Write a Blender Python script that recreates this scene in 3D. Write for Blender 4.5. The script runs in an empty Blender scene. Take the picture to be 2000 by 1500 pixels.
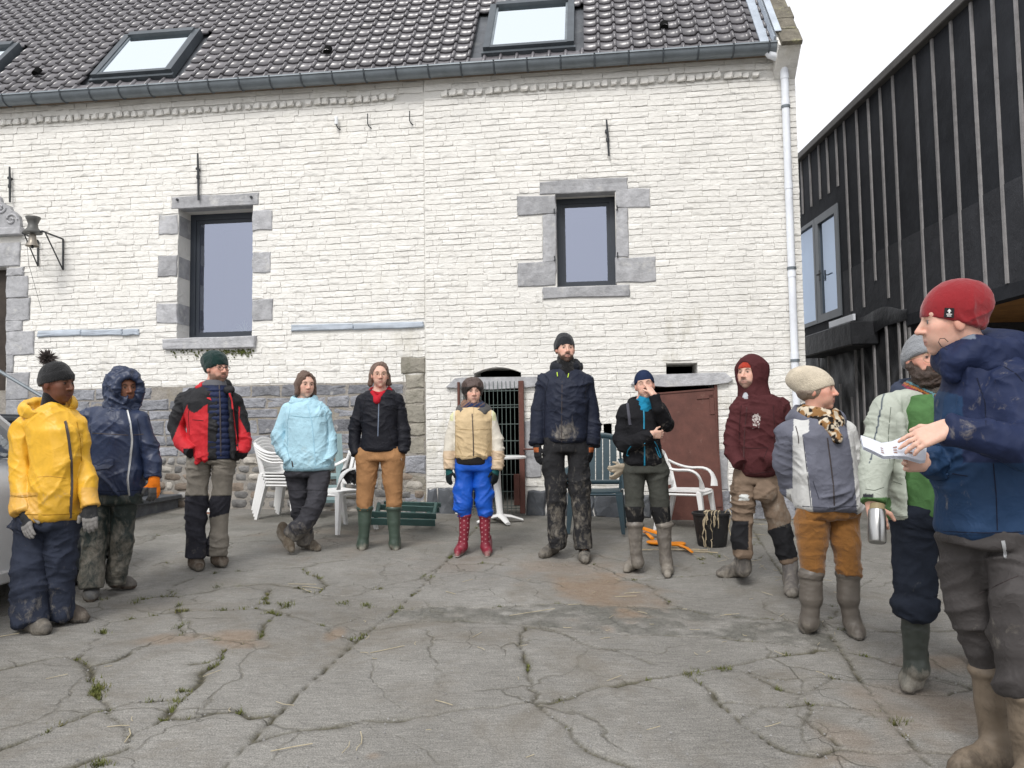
import bpy, bmesh, math, random
import numpy as np
from mathutils import Vector, Matrix
random.seed(7); RNG = np.random.default_rng(11)
SC = bpy.context.scene
COL = SC.collection
R = math.radians

# ------------------------------------------------------------------ camera
F = 1500.0; PITCH, ROLL = R(3.6), R(-0.78)
CAM = np.array([0.0, 0.0, 1.40])
_f = np.array([0, math.cos(PITCH), math.sin(PITCH)]); _r0 = np.array([1.0, 0, 0]); _u0 = np.array([0, -math.sin(PITCH), math.cos(PITCH)])
CR = math.cos(ROLL) * _r0 + math.sin(ROLL) * _u0
CU = -math.sin(ROLL) * _r0 + math.cos(ROLL) * _u0
CF = _f
cd = bpy.data.cameras.new('camera'); co = bpy.data.objects.new('camera', cd); COL.objects.link(co)
cd.sensor_width = 36; cd.lens = 27.0; cd.clip_start = 0.05; cd.clip_end = 2000
m = Matrix(((CR[0], CU[0], -CF[0]), (CR[1], CU[1], -CF[1]), (CR[2], CU[2], -CF[2]))).to_4x4(); m.translation = Vector(CAM)
co.matrix_world = m
SC.camera = co
# ------------------------------------------------------------------ sky, sun, exposure
SUN_EL, SUN_AZ = R(48), R(200)          # azimuth measured clockwise from +Y
w = bpy.data.worlds.new('World'); SC.world = w; w.use_nodes = True
nt = w.node_tree; nt.nodes.clear()
sky = nt.nodes.new('ShaderNodeTexSky'); sky.sky_type = 'NISHITA'; sky.sun_disc = False
sky.sun_elevation = SUN_EL; sky.sun_rotation = SUN_AZ; sky.air_density = 1.0; sky.dust_density = 4.0; sky.ozone_density = 1.0
hsv = nt.nodes.new('ShaderNodeHueSaturation'); hsv.inputs['Saturation'].default_value = 0.22
mixs = nt.nodes.new('ShaderNodeMix'); mixs.data_type = 'RGBA'; mixs.inputs[0].default_value = 0.72
mixs.inputs[7].default_value = (9.9, 10.0, 10.4, 1)     # even cloud layer over the clear sky
bg = nt.nodes.new('ShaderNodeBackground'); bg.inputs[1].default_value = 0.108
wo = nt.nodes.new('ShaderNodeOutputWorld')
nt.links.new(sky.outputs[0], hsv.inputs['Color']); nt.links.new(hsv.outputs[0], mixs.inputs[6])
nt.links.new(mixs.outputs[2], bg.inputs[0]); nt.links.new(bg.outputs[0], wo.inputs[0])
sl = bpy.data.lights.new('sun', 'SUN'); sl.energy = 1.45; sl.angle = R(16); sl.color = (1.0, 0.97, 0.93)
so = bpy.data.objects.new('sun', sl); COL.objects.link(so)
so.rotation_euler = (R(90) - SUN_EL, 0, -SUN_AZ + math.pi)
SC.view_settings.view_transform = 'Standard'; SC.view_settings.look = 'None'
SC.view_settings.exposure = 0.42; SC.view_settings.gamma = 1.0; SC.view_settings.use_curve_mapping = False
SC.render.engine = 'CYCLES'; SC.cycles.use_denoising = True
SC.cycles.max_bounces = 5; SC.cycles.diffuse_bounces = 3; SC.cycles.glossy_bounces = 3; SC.cycles.transparent_max_bounces = 8

# ------------------------------------------------------------------ geometry of the place
GB, GC = 0.045, 0.018                    # the yard rises towards the house and to the left
def G(x, y): return GB * y - GC * x
def ray(px, py): return CF + CR * ((px - 1000) / F) + CU * ((750 - py) / F)
def at(px, py, Y):
    d = ray(px, py); return CAM + d * ((Y - CAM[1]) / d[1])
def gnd(px, py):
    d = ray(px, py); t = -CAM[2] / (d[2] - GB * d[1] + GC * d[0]); return CAM + t * d
TH = R(6.5); WU = np.array([math.cos(TH), -math.sin(TH), 0]); WN = np.array([-math.sin(TH), -math.cos(TH), 0]); WO = np.array([0, 9.3, 0])
def W(px, py, off=0.0):                  # where a line of sight meets the facade plane: along the wall, height
    d = ray(px, py); t = ((WO + off * WN - CAM) @ WN) / (d @ WN); P = CAM + t * d
    return float((P - WO) @ WU), float(P[2])
def WR(x0, y0, x1, y1, off=0.0):         # rectangle on the facade -> s0, s1, z0, z1
    xc, yc = (x0 + x1) / 2, (y0 + y1) / 2
    return W(x0, yc, off)[0], W(x1, yc, off)[0], W(xc, y1, off)[1], W(xc, y0, off)[1]
def wz(s, z, v=0.0):                     # house local -> world
    return WO + WU * s - WN * v + np.array([0, 0, z])
def gz(s, v=0.0):                        # ground height at house coords
    p = wz(s, 0, v); return G(p[0], p[1])

# ------------------------------------------------------------------ object helpers
def link(name, me, parent=None, mat=None):
    o = bpy.data.objects.new(name, me); COL.objects.link(o)
    if parent is not None: o.parent = parent
    if mat is not None and me is not None:
        if not me.materials: me.materials.append(mat)
    return o
def tag(o, label=None, cat=None, group=None, kind=None):
    if label: o['label'] = label
    if cat: o['category'] = cat
    if group: o['group'] = group
    if kind: o['kind'] = kind
    return o
def empty(name, loc=(0, 0, 0), rz=0.0):
    o = bpy.data.objects.new(name, None); COL.objects.link(o); o.location = loc; o.rotation_euler = (0, 0, rz); o.empty_display_size = .1
    return o
class MB:
    def __init__(s): s.v = []; s.f = []
    def add(s, vs, fs):
        n = len(s.v); s.v += [tuple(map(float, p)) for p in vs]; s.f += [tuple(i + n for i in q) for q in fs]; return s
    def hexa(s, p):                       # 8 corners: 0-3 one face, 4-7 opposite
        return s.add(p, [(0, 1, 2, 3), (7, 6, 5, 4), (0, 4, 5, 1), (1, 5, 6, 2), (2, 6, 7, 3), (3, 7, 4, 0)])
    def box(s, x0, x1, y0, y1, z0, z1, b=0.0):
        if b <= 0:
            return s.hexa([(x0, y0, z0), (x0, y1, z0), (x1, y1, z0), (x1, y0, z0), (x0, y0, z1), (x0, y1, z1), (x1, y1, z1), (x1, y0, z1)])
        bm = bmesh.new(); bmesh.ops.create_cube(bm, size=1)
        for v in bm.verts: v.co = Vector(((x0 + x1) / 2 + v.co.x * (x1 - x0), (y0 + y1) / 2 + v.co.y * (y1 - y0), (z0 + z1) / 2 + v.co.z * (z1 - z0)))
        bmesh.ops.bevel(bm, geom=bm.edges[:], offset=b, segments=1, affect='EDGES')
        bm.verts.index_update()
        s.add([v.co[:] for v in bm.verts], [[v.index for v in f.verts] for f in bm.faces]); bm.free(); return s
    def tube(s, pts, r, n=8, cap=True, flat=None, up=(0, 0, 1)):
        pts = [np.array(p, float) for p in pts]; k = len(pts); rs = r if hasattr(r, '__len__') else [r] * k
        base = len(s.v); ref = np.array(up, float)
        for i, p in enumerate(pts):
            t = pts[min(i + 1, k - 1)] - pts[max(i - 1, 0)]; t /= np.linalg.norm(t) + 1e-9
            a = np.cross(t, ref)
            if np.linalg.norm(a) < 1e-3: a = np.cross(t, (1, 0.2, 0))
            a /= np.linalg.norm(a); b = np.cross(a, t); fl = 1.0 if flat is None else flat
            for j in range(n):
                q = 2 * math.pi * j / n; s.v.append(tuple(p + rs[i] * (a * math.cos(q) + b * math.sin(q) * fl)))
        for i in range(k - 1):
            for j in range(n):
                s.f.append((base + i * n + j, base + i * n + (j + 1) % n, base + (i + 1) * n + (j + 1) % n, base + (i + 1) * n + j))
        if cap:
            s.f.append(tuple(base + j for j in range(n))[::-1]); s.f.append(tuple(base + (k - 1) * n + j for j in range(n)))
        return s
    def lathe(s, prof, c=(0, 0, 0), n=20):
        base = len(s.v)
        for r_, z in prof:
            for j in range(n):
                q = 2 * math.pi * j / n; s.v.append((c[0] + r_ * math.cos(q), c[1] + r_ * math.sin(q), c[2] + z))
        for i in range(len(prof) - 1):
            for j in range(n): s.f.append((base + i * n + j, base + i * n + (j + 1) % n, base + (i + 1) * n + (j + 1) % n, base + (i + 1) * n + j))
        return s
    def prism(s, poly, y0, y1):           # polygon in x,z extruded along y
        n = len(poly)
        return s.add([(p[0], y0, p[1]) for p in poly] + [(p[0], y1, p[1]) for p in poly],
                     [tuple(range(n)), tuple(range(2 * n - 1, n - 1, -1))] + [(i, i + n, (i + 1) % n + n, (i + 1) % n) for i in range(n)])
    def mesh(s, smooth=False):
        me = bpy.data.meshes.new('m'); me.from_pydata(s.v, [], s.f); me.validate()
        bm = bmesh.new(); bm.from_mesh(me); bmesh.ops.recalc_face_normals(bm, faces=bm.faces); bm.to_mesh(me); bm.free()
        if smooth:
            me.polygons.foreach_set('use_smooth', [True] * len(me.polygons))
            try: me.set_sharp_from_angle(angle=R(42))
            except Exception: pass
        return me
    def build(s, name, mat, parent=None, smooth=False):
        me = s.mesh(smooth); return link(name, me, parent, mat)

# ------------------------------------------------------------------ materials
def nodes(name):
    mt = bpy.data.materials.new(name); mt.use_nodes = True; t = mt.node_tree; b = t.nodes['Principled BSDF']; return mt, t, b
def NN(t, kind, **kw):
    n = t.nodes.new(kind)
    for k, v in kw.items(): setattr(n, k, v)
    return n
def L(t, a, b): t.links.new(a, b)
def noise(t, vec, scale, detail=4, rough=.6, dist=0.0):
    n = NN(t, 'ShaderNodeTexNoise'); n.inputs['Scale'].default_value = scale; n.inputs['Detail'].default_value = detail
    n.inputs['Roughness'].default_value = rough; n.inputs['Distortion'].default_value = dist; L(t, vec, n.inputs['Vector']); return n.outputs['Fac']
def ramp(t, fac, stops):
    r_ = NN(t, 'ShaderNodeValToRGB'); e = r_.color_ramp.elements
    while len(e) < len(stops): e.new(.5)
    for i, (p, c) in enumerate(stops):
        e[i].position = p; e[i].color = tuple(c) + ((1,) if len(c) == 3 else ())
    L(t, fac, r_.inputs[0]); return r_.outputs[0]
def mixc(t, fac, a, b, mode='MIX'):
    n = NN(t, 'ShaderNodeMix', data_type='RGBA', blend_type=mode)
    for i, x in ((0, fac), (6, a), (7, b)):
        if hasattr(x, 'is_linked') or hasattr(x, 'links'): L(t, x, n.inputs[i])
        elif i == 0: n.inputs[0].default_value = x
        else: n.inputs[i].default_value = tuple(x) + ((1,) if len(x) == 3 else ())
    return n.outputs[2]
def math_(t, op, a, b=None):
    n = NN(t, 'ShaderNodeMath', operation=op)
    for i, x in enumerate((a, b)):
        if x is None: continue
        if hasattr(x, 'links'): L(t, x, n.inputs[i])
        else: n.inputs[i].default_value = x
    return n.outputs[0]
def bump(t, b, h, strength=.3, dist=.02):
    n = NN(t, 'ShaderNodeBump'); n.inputs['Strength'].default_value = strength; n.inputs['Distance'].default_value = dist
    L(t, h, n.inputs['Height']); L(t, n.outputs[0], b.inputs['Normal']); return n
def posn(t): return NN(t, 'ShaderNodeNewGeometry').outputs['Position']
def objc(t): return NN(t, 'ShaderNodeTexCoord').outputs['Object']
def sc3(c, k): return tuple(min(1, x * k) for x in c)
def pmat(name, col, rough=.8, var=.18, scale=6, bs=60, bstr=.25, bd=.006, spec=.3, metal=0.0, rnd=0.0, world=True, col2=None, dirt=None):
    mt, t, b = nodes(name); v = posn(t) if world else objc(t)
    n1 = noise(t, v, scale, 5, .65)
    c = ramp(t, n1, [(.28, sc3(col, 1 - var)), (.72, sc3(col2 or col, 1 + var))])
    if rnd:
        oi = NN(t, 'ShaderNodeObjectInfo').outputs['Random']
        k = ramp(t, oi, [(0, (1 - rnd,) * 3), (1, (1 + rnd,) * 3)]); c = mixc(t, 1.0, c, k, 'MULTIPLY')
    if dirt:
        dn = noise(t, v, dirt[1], 6, .7); f = ramp(t, dn, [(dirt[2], (0, 0, 0)), (dirt[2] + .15, (1, 1, 1))]); c = mixc(t, f, c, dirt[0])
    L(t, c, b.inputs['Base Color']); b.inputs['Roughness'].default_value = rough; b.inputs['Specular IOR Level'].default_value = spec; b.inputs['Metallic'].default_value = metal
    if bstr: bump(t, b, noise(t, v, bs, 4, .6), bstr, bd)
    return mt
M = {}
def whitewash(name, base, dirtk):
    mt, t, b = nodes(name); v = posn(t)
    c = ramp(t, noise(t, v, 2.2, 5, .7), [(.3, sc3(base, .93)), (.7, sc3(base, 1.03))])
    st = NN(t, 'ShaderNodeMapping'); st.inputs['Scale'].default_value = (1.2, 1.2, .5); L(t, v, st.inputs[0])
    f = ramp(t, noise(t, st.outputs[0], 2.6, 7, .75), [(.54, (0, 0, 0)), (.80, (1, 1, 1))])
    sep = NN(t, 'ShaderNodeSeparateXYZ'); L(t, v, sep.inputs[0])
    low = ramp(t, math_(t, 'MULTIPLY', sep.outputs[2], 1 / 6.0), [(.12, (1, 1, 1)), (.36, (1, 1, 1)), (.455, (.8, .8, .8)), (.50, (.28, .28, .28)), (.8, (.2, .2, .2)), (.97, (.7, .7, .7))])
    f2 = mixc(t, 1.0, f, low, 'MULTIPLY')
    c = mixc(t, f2, c, dirtk)
    f3 = ramp(t, noise(t, v, 9, 6, .7), [(.62, (0, 0, 0)), (.78, (.5, .5, .5))])
    c = mixc(t, f3, c, sc3(base, .80))
    L(t, c, b.inputs['Base Color']); b.inputs['Roughness'].default_value = .9; b.inputs['Specular IOR Level'].default_value = .15
    st2 = NN(t, 'ShaderNodeMapping'); st2.inputs['Scale'].default_value = (1, 1, 1.8); L(t, v, st2.inputs[0])
    h = math_(t, 'ADD', noise(t, st2.outputs[0], 10, 4, .6, .6), math_(t, 'MULTIPLY', noise(t, v, 70, 3, .6), .22))
    bump(t, b, h, .85, .02); return mt
M['wash'] = whitewash('whitewash', (.81, .793, .75), (.48, .45, .36))
M['mortar'] = whitewash('whitewash_joint', (.755, .74, .70), (.42, .395, .33))
M['stone'] = pmat('blue_stone', (.385, .387, .40), .8, .26, 8, 26, .8, .014, rnd=.16, dirt=((.52, .515, .50), 6, .56))
M['ashlar'] = pmat('grey_ashlar', (.25, .255, .275), .85, .34, 7, 18, 1.0, .028, rnd=.30, dirt=((.50, .49, .47), 8, .60))
M['ashlar2'] = pmat('brown_quoin', (.30, .28, .235), .9, .25, 7, 25, .8, .02, rnd=.2, dirt=((.20, .19, .15), 5, .56))
M['rubA'] = pmat('rubble_grey', (.22, .215, .208), .9, .35, 9, 22, .9, .02, rnd=.35)
M['rubB'] = pmat('rubble_brown', (.21, .172, .138), .9, .35, 9, 22, .9, .02, rnd=.3)
M['rubC'] = pmat('rubble_pale', (.38, .355, .315), .9, .3, 9, 22, .8, .02, rnd=.25)
M['rubD'] = pmat('rubble_brick', (.24, .12, .085), .9, .3, 9, 22, .8, .02, rnd=.2)
M['lime'] = pmat('lime_mortar', (.30, .278, .25), .95, .25, 9, 30, .9, .02, dirt=((.28, .25, .20), 4, .52))
M['slate'] = pmat('dark_slate', (.10, .108, .12), .55, .35, 5, 30, .5, .008, rnd=.15, dirt=((.17, .175, .175), 6, .56))
M['tile'] = pmat('glazed_tile', (.105, .099, .107), .28, .18, 5, 40, .10, .003, spec=.85, rnd=.22, dirt=((.125, .118, .124), 3, .6))
M['zinc'] = pmat('weathered_zinc', (.165, .19, .21), .45, .22, 4, 20, .1, .003, spec=.5, metal=.25)
M['zincd'] = pmat('zinc_bracket', (.075, .088, .10), .5, .2, 5, 20, .1, .003, spec=.5, metal=.25)
M['lead'] = pmat('pale_lead', (.42, .47, .53), .5, .2, 5, 15, .2, .004, spec=.5)
M['pvc'] = pmat('pale_pipe', (.78, .81, .86), .45, .10, 3, 20, .05, .003, dirt=((.40, .39, .36), 4, .66))
M['iron'] = pmat('black_iron', (.035, .038, .042), .55, .3, 12, 60, .3, .003, spec=.4)
M['frame'] = pmat('anthracite_frame', (.036, .043, .055), .4, .08, 3, 60, .03, .001, spec=.4)
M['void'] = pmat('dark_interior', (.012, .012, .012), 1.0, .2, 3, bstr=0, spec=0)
M['timber'] = pmat('sawn_timber', (.20, .155, .115), .85, .2, 8, 40, .3, .004)
def glass(name, tint, refl, back=(.02, .024, .032)):
    mt, t, b = nodes(name); out = t.nodes['Material Output']
    g = NN(t, 'ShaderNodeBsdfGlossy'); g.inputs['Color'].default_value = tint + (1,); g.inputs['Roughness'].default_value = .02
    nz = noise(t, posn(t), 1.3, 1, .4); bn = NN(t, 'ShaderNodeBump'); bn.inputs['Strength'].default_value = .04; bn.inputs['Distance'].default_value = .05; L(t, nz, bn.inputs['Height']); L(t, bn.outputs[0], g.inputs['Normal'])
    tr = NN(t, 'ShaderNodeBsdfTransparent'); tr.inputs['Color'].default_value = (.75, .8, .85, 1)
    mx = NN(t, 'ShaderNodeMixShader'); mx.inputs[0].default_value = refl
    L(t, tr.outputs[0], mx.inputs[1]); L(t, g.outputs[0], mx.inputs[2]); L(t, mx.outputs[0], out.inputs['Surface']); return mt
M['glass'] = glass('coated_glass', (.43, .465, .575), .60)
M['glass_sky'] = glass('roof_glass', (.86, .93, .96), .93)
M['glass_pale'] = glass('pale_glass', (.70, .80, .95), .38)
# ================================================================== FARMHOUSE
house = empty('farmhouse', WO, -TH)
tag(house, 'long whitewashed brick farmhouse with dark tiled roof, grey stone plinth and two dark windows', 'house')
S_L, S_R, S_J = -10.2, 3.44, -1.065
Z_EAVE = 5.74
PROUD = -0.02                                  # the right wing stands 2 cm proud (local y is into the house)
def yface(s): return PROUD if s > S_J else 0.0
# --- openings: (s0, s1, z0, z1)
def rect(x0, y0, x1, y1): return WR(x0, y0, x1, y1)
oL = rect(347, 404, 493, 660)                  # big window
oR = rect(1086, 376, 1203, 559)                # small window
oG = rect(906, 752, 1024, 1030); oG = (oG[0], oG[1], -.2, oG[3])
oD = rect(1274, 751, 1400, 1030); oD = (oD[0], oD[1], -.2, oD[3])
oF = rect(-110, 524, 13, 806)                  # front door at the left
vA = rect(926, 717, 1018, 738); vB = rect(1301, 709, 1362, 731); vC = rect(1179, 827, 1195, 850)
OPEN = [oL, oR, oG, oD, oF, vA, vB, vC]
def wall_sheet(s0, s1, z0, z1, y):
    xs = sorted({s0, s1} | {v for o in OPEN for v in o[:2] if s0 < v < s1}); zs = sorted({z0, z1} | {v for o in OPEN for v in o[2:] if z0 < v < z1})
    mb = MB()
    for i in range(len(xs) - 1):
        for j in range(len(zs) - 1):
            a, b, c, d = xs[i], xs[i + 1], zs[j], zs[j + 1]; mx, mz = (a + b) / 2, (c + d) / 2
            if any(o[0] < mx < o[1] and o[2] < mz < o[3] for o in OPEN): continue
            mb.add([(a, y, c), (b, y, c), (b, y, d), (a, y, d)], [(0, 1, 2, 3)])
    return mb
wm = wall_sheet(S_L, S_J, -.3, Z_EAVE + .25, .006)
wm2 = wall_sheet(S_J, S_R, -.3, Z_EAVE + .25, PROUD + .006)
wm.add(wm2.v, wm2.f)
wm.add([(S_J, .006, -.3), (S_J, PROUD + .006, -.3), (S_J, PROUD + .006, 6), (S_J, .006, 6)], [(0, 1, 2, 3)])
def reveal(o, depth):
    a, b, c, d = o; y = yface((a + b) / 2) + .005
    wm.add([(a, y, c), (a, depth, c), (a, depth, d), (a, y, d)], [(0, 1, 2, 3)]); wm.add([(b, y, c), (b, depth, c), (b, depth, d), (b, y, d)], [(0, 1, 2, 3)])
    wm.add([(a, y, d), (b, y, d), (b, depth, d), (a, depth, d)], [(0, 1, 2, 3)]); wm.add([(a, y, c), (b, y, c), (b, depth, c), (a, depth, c)], [(0, 1, 2, 3)])
for o in OPEN: reveal(o, .55)
wm.box(S_R - .35, S_R - .004, .02, 4.9, -.3, 5.9)            # gable end
wm.box(S_L, S_L + .3, .02, 4.9, -.3, 5.9); wm.box(S_L, S_R - .01, 4.9, 5.1, -.3, 5.9)
wall = wm.build('wall', M['mortar'], house)
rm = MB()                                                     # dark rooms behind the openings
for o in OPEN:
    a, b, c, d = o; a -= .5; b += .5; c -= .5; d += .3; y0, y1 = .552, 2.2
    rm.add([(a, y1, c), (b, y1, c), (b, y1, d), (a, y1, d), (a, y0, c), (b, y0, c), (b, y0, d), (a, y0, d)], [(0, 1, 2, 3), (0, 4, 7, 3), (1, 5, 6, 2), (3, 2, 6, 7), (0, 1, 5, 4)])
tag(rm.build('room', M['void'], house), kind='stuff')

# --- stones that interrupt the brickwork
EXC = []                                        # (s0, s1, z0, z1)
def stone_mesh(a, b, c, d, y0, y1, j=.006, ch=.008):
    j *= 1.5; ch *= 1.3
    """a dressed block: front face y0 (towards the yard), back y1, slightly uneven edges and a chamfer"""
    n = 3; P = []; rr = lambda k=j: random.uniform(-k, k)
    out = []
    for t in range(n): out.append((a + (b - a) * t / n, c))
    for t in range(n): out.append((b, c + (d - c) * t / n))
    for t in range(n): out.append((b - (b - a) * t / n, d))
    for t in range(n): out.append((a, d - (d - c) * t / n))
    out = [(x + rr(), z + rr()) for x, z in out]; cx, cz = (a + b) / 2, (c + d) / 2; k = len(out)
    inn = []
    for x, z in out:
        dx, dz = cx - x, cz - z; inn.append((x + math.copysign(min(abs(dx), ch), dx) if abs(dx) > (b - a) * .25 else x, z + math.copysign(min(abs(dz), ch), dz) if abs(dz) > (d - c) * .25 else z))
    v = [(x, y1, z) for x, z in out] + [(x, y0 + ch, z) for x, z in out] + [(x, y0 + rr(j * .5), z) for x, z in inn] + [(cx + rr(), y0 + rr(j * .7), cz + rr())]
    f = []
    for i in range(k):
        q = (i + 1) % k; f += [(i, q, k + q, k + i), (k + i, k + q, 2 * k + q, 2 * k + i), (2 * k + i, 2 * k + q, 3 * k)]
    mb = MB(); mb.add(v, f); return mb
def stone(name, r, mat, parent, proud=.012, deep=.12, j=.006, ch=.008, exc=True, label=None):
    a, b, c, d = r; y = yface((a + b) / 2)
    o = stone_mesh(a, b, c, d, y - proud, y + deep, j, ch).build(name, M[mat], parent)
    if exc: EXC.append((a - .004, b + .004, c - .004, d + .004))
    return o
def win(name, o, depth, fw, stones, sill, glassm, label):
    root = empty(name); root.parent = house; root['label'] = label
    a, b, c, d = o
    fr = MB(); y0, y1 = depth, depth + .07
    fr.box(a, a + fw, y0, y1, c, d); fr.box(b - fw, b, y0, y1, c, d); fr.box(a + fw, b - fw, y0, y1, d - fw, d); fr.box(a + fw, b - fw, y0, y1, c, c + fw)
    f2 = fw * .62; y2, y3 = depth + .018, depth + .06
    A, B, C_, D = a + fw, b - fw, c + fw, d - fw
    fo = fr.build('window_frame', M['frame'], root)
    sa = MB(); sa.box(A, A + f2, y2, y3, C_, D); sa.box(B - f2, B, y2, y3, C_, D); sa.box(A + f2, B - f2, y2, y3, D - f2, D); sa.box(A + f2, B - f2, y2, y3, C_, C_ + f2)
    sa.build('sash', M['frame'], root)
    g = MB(); g.add([(A + f2, y2 + .015, C_ + f2), (B - f2, y2 + .015, C_ + f2), (B - f2, y2 + .015, D - f2), (A + f2, y2 + .015, D - f2)], [(0, 1, 2, 3)])
    g.build('pane', M[glassm], root)
    EXC.append(o)
    for nm, r in stones: stone(nm, WR(*r), 'stone', root, .010, .14)
    return root
wl = win('tall_window', oL, .30, .075, [('lintel', (335, 381, 506, 404)), ('jamb_stone', (311, 420, 347, 458)), ('jamb_stone', (309, 500, 347, 540)), ('jamb_stone', (306, 592, 347, 631)),
    ('jamb_stone', (493, 411, 532, 450)), ('jamb_stone', (493, 493, 528, 533)), ('jamb_stone', (493, 585, 533, 626))], None, 'glass', 'tall anthracite window set deep in its reveal')
sl_ = WR(322, 660, 500, 682); stone('sill', sl_, 'stone', wl, .06, .30)
for r in ((347, 420, 347, 458), (347, 500, 347, 540), (347, 592, 347, 631)):      # jamb blocks turn into the reveal
    z0, z1 = W(347, r[3])[1], W(347, r[1])[1]; mb = MB(); mb.box(oL[0] - .02, oL[0] + .006, .02, .29, z0, z1, .004); mb.build('jamb_return', M['stone'], wl)
wr = win('small_window', oR, .22, .065, [('lintel', (1055, 352, 1226, 377)), ('jamb_stone', (1011, 383, 1086, 420)), ('jamb_stone', (1203, 370, 1270, 407)),
    ('jamb_stone', (1060, 420, 1086, 512)), ('jamb_stone', (1203, 407, 1227, 503)), ('jamb_stone', (1011, 512, 1086, 560)), ('jamb_stone', (1203, 503, 1280, 552))], None, 'glass', 'small anthracite window in a full stone surround')
stone('sill', WR(1060, 559, 1230, 582), 'stone', wr, .015, .25)
for px, py in ((1205, 412), (1206, 503), (1083, 418), (1084, 510)):
    s_, z_ = W(px, py); mb = MB(); mb.tube([(s_, -.03, z_), (s_, -.055, z_), (s_, -.055, z_ + .05)], .009, 6); mb.build('hinge_pin', M['iron'], wr)
for px, py in ((348, 391), (492, 386)):
    s_, z_ = W(px, py); mb = MB(); mb.tube([(s_, -.008, z_), (s_, -.035, z_)], .017, 6); mb.build('hinge_pin', M['iron'], wl)
# plant and cup on the inner sill of the tall window
pl = MB(); c0 = np.array([oL[0] + .62, .62, oL[2] + .12])
for i in range(22):
    a_ = random.uniform(-1, 1); l_ = random.uniform(.18, .34); y_ = random.uniform(-.5, .5)
    pts = [c0 + np.array([a_ * l_ * t, y_ * .1 * t, l_ * (1.15 * t - (.5 + abs(a_) * .5) * t * t)]) for t in np.linspace(0, 1, 6)]
    pl.tube(pts, [.008, .009, .008, .006, .004, .002], 4, flat=.3)
plo = pl.build('spider_plant', pmat('plant_leaf', (.42, .48, .36), .6, .2, 9, bstr=0)); plo.matrix_parent_inverse = Matrix()
plo.location = WO; plo.rotation_euler = (0, 0, -TH); tag(plo, 'pale spider plant behind the glass of the tall window', 'plant')
# string-course strips
for r in ((75, 645, 160, 657), (161, 644, 240, 656), (241, 643, 272, 655), (570, 633, 690, 645), (691, 630, 828, 642)):
    stone('string_course_stone', WR(*r), 'lead' if r[0] < 700 else 'stone', house, .03, .1, .004)
# front-door surround and leaf
fd = empty('front_door'); fd.parent = house; fd['label'] = 'dark wooden front door in a grey dressed stone surround'
mb = MB(); mb.box(oF[0], oF[1], .16, .20, oF[2], oF[3])
for i in range(4): mb.box(oF[0] + i * .2 + .02, oF[0] + i * .2 + .19, .145, .165, oF[2] + .03, oF[3] - .03, .004)
mb.build('leaf', pmat('dark_oak', (.045, .035, .028), .6, .3, 7, 30, .4, .006), fd)
for r in ((-40, 477, 40, 523), (13, 523, 47, 539), (13, 539, 55, 583), (13, 583, 59, 627), (13, 627, 44, 648), (13, 648, 67, 693), (13, 693, 27, 728), (13, 728, 57, 780), (13, 780, 50, 812)):
    if r[0] < 0: r = (-137, 477, 40, 523)
    stone('surround_stone', WR(*r), 'stone', fd, .02, .16)
    if r[0] > 0: stone('surround_stone', WR(-97 - r[2], r[1] + 3, -97 - r[0], r[3] + 3), 'stone', fd, .02, .16)
r = WR(-141, 450, 44, 465); mb = MB(); mb.box(r[0], r[1] + .03, -.09, .05, r[2], r[3], .01); mb.build('cornice', M['stone'], fd); EXC.append(r)
# carved pediment: scroll outline with raised volutes
def sz(px, py): return W(px, py)
_po = ((45, 438), (42, 424), (33, 415), (27, 412), (24, 404), (14, 400), (8, 396), (6, 388), (-4, 380), (-20, 372), (-48, 366)); pd = [sz(-141, 450), sz(44, 450)] + [sz(x, y) for x, y in _po] + [sz(-97 - x, y + 3) for x, y in _po[-2::-1]]
mb = MB(); mb.prism([(a, b) for a, b in pd], -.05, .05); ped = mb.build('pediment', M['stone'], fd)
for cx, cy, r0, dr in ((28, 431, 12, 1), (6, 408, 11, -1), (-14, 425, 14, 1), (-125, 434, 12, -1), (-103, 411, 11, 1), (-83, 428, 14, -1)):
    pts = []
    for i in range(26):
        q = i / 25 * 2.6 * math.pi * dr; rr = r0 * (1 - i / 30); a, b = sz(cx + rr * math.cos(q), cy - rr * math.sin(q)); pts.append((a, -.056, b))
    mb = MB(); mb.tube(pts, .014, 6); mb.build('scroll_carving', M['stone'], ped, True)
EXC.append((sz(-141, 450)[0], sz(44, 450)[0], sz(0, 465)[1], sz(0, 402)[1]))
# --- plinth: coursed ashlar, then rubble, on the left wing
zt = 2.06; rows = [(751, 774), (774, 797), (797, 817), (817, 847), (847, 868), (868, 889)]
zr = [W(600, y)[1] for y in (750, 774, 797, 817, 847, 868, 889)]
sq0 = W(791, 800)[0]
for i in range(6):
    s = S_L + random.uniform(0, .3)
    while s < sq0 - .02:
        l_ = random.uniform(.26, .52); e = min(s + l_, sq0 - .006)
        if e - s > .08 and not (s < oF[1] + .28 and zr[i] > .9 and e > oF[0]):
            stone('ashlar_block', (s + .005, e - .005, zr[i + 1] + .005, zr[i] - .005), 'ashlar', house, random.uniform(.004, .022), .1, .007, .012, False)
        s = e
        if sq0 - .02 - s < .1: break
EXC.append((S_L, sq0, -1, zr[0]))
# quoin column where the two wings meet
zq = W(810, 697)[1]; z = zq; k = 0
while z > gz(-1.2) - .05:
    h = random.uniform(.13, .24); x0 = sq0 - (0.0 if k % 2 else random.uniform(.0, .06)); y_ = random.random()
    stone('quoin_block', (x0 + .004, S_J - .012, z - h + .005, z - .004), 'ashlar2' if z > 1.35 or y_ < .3 else 'ashlar', house, random.uniform(.008, .025), .1, .008, .012, False)
    z -= h; k += 1
EXC.append((sq0 - .02, S_J, -1, zq))
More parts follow.
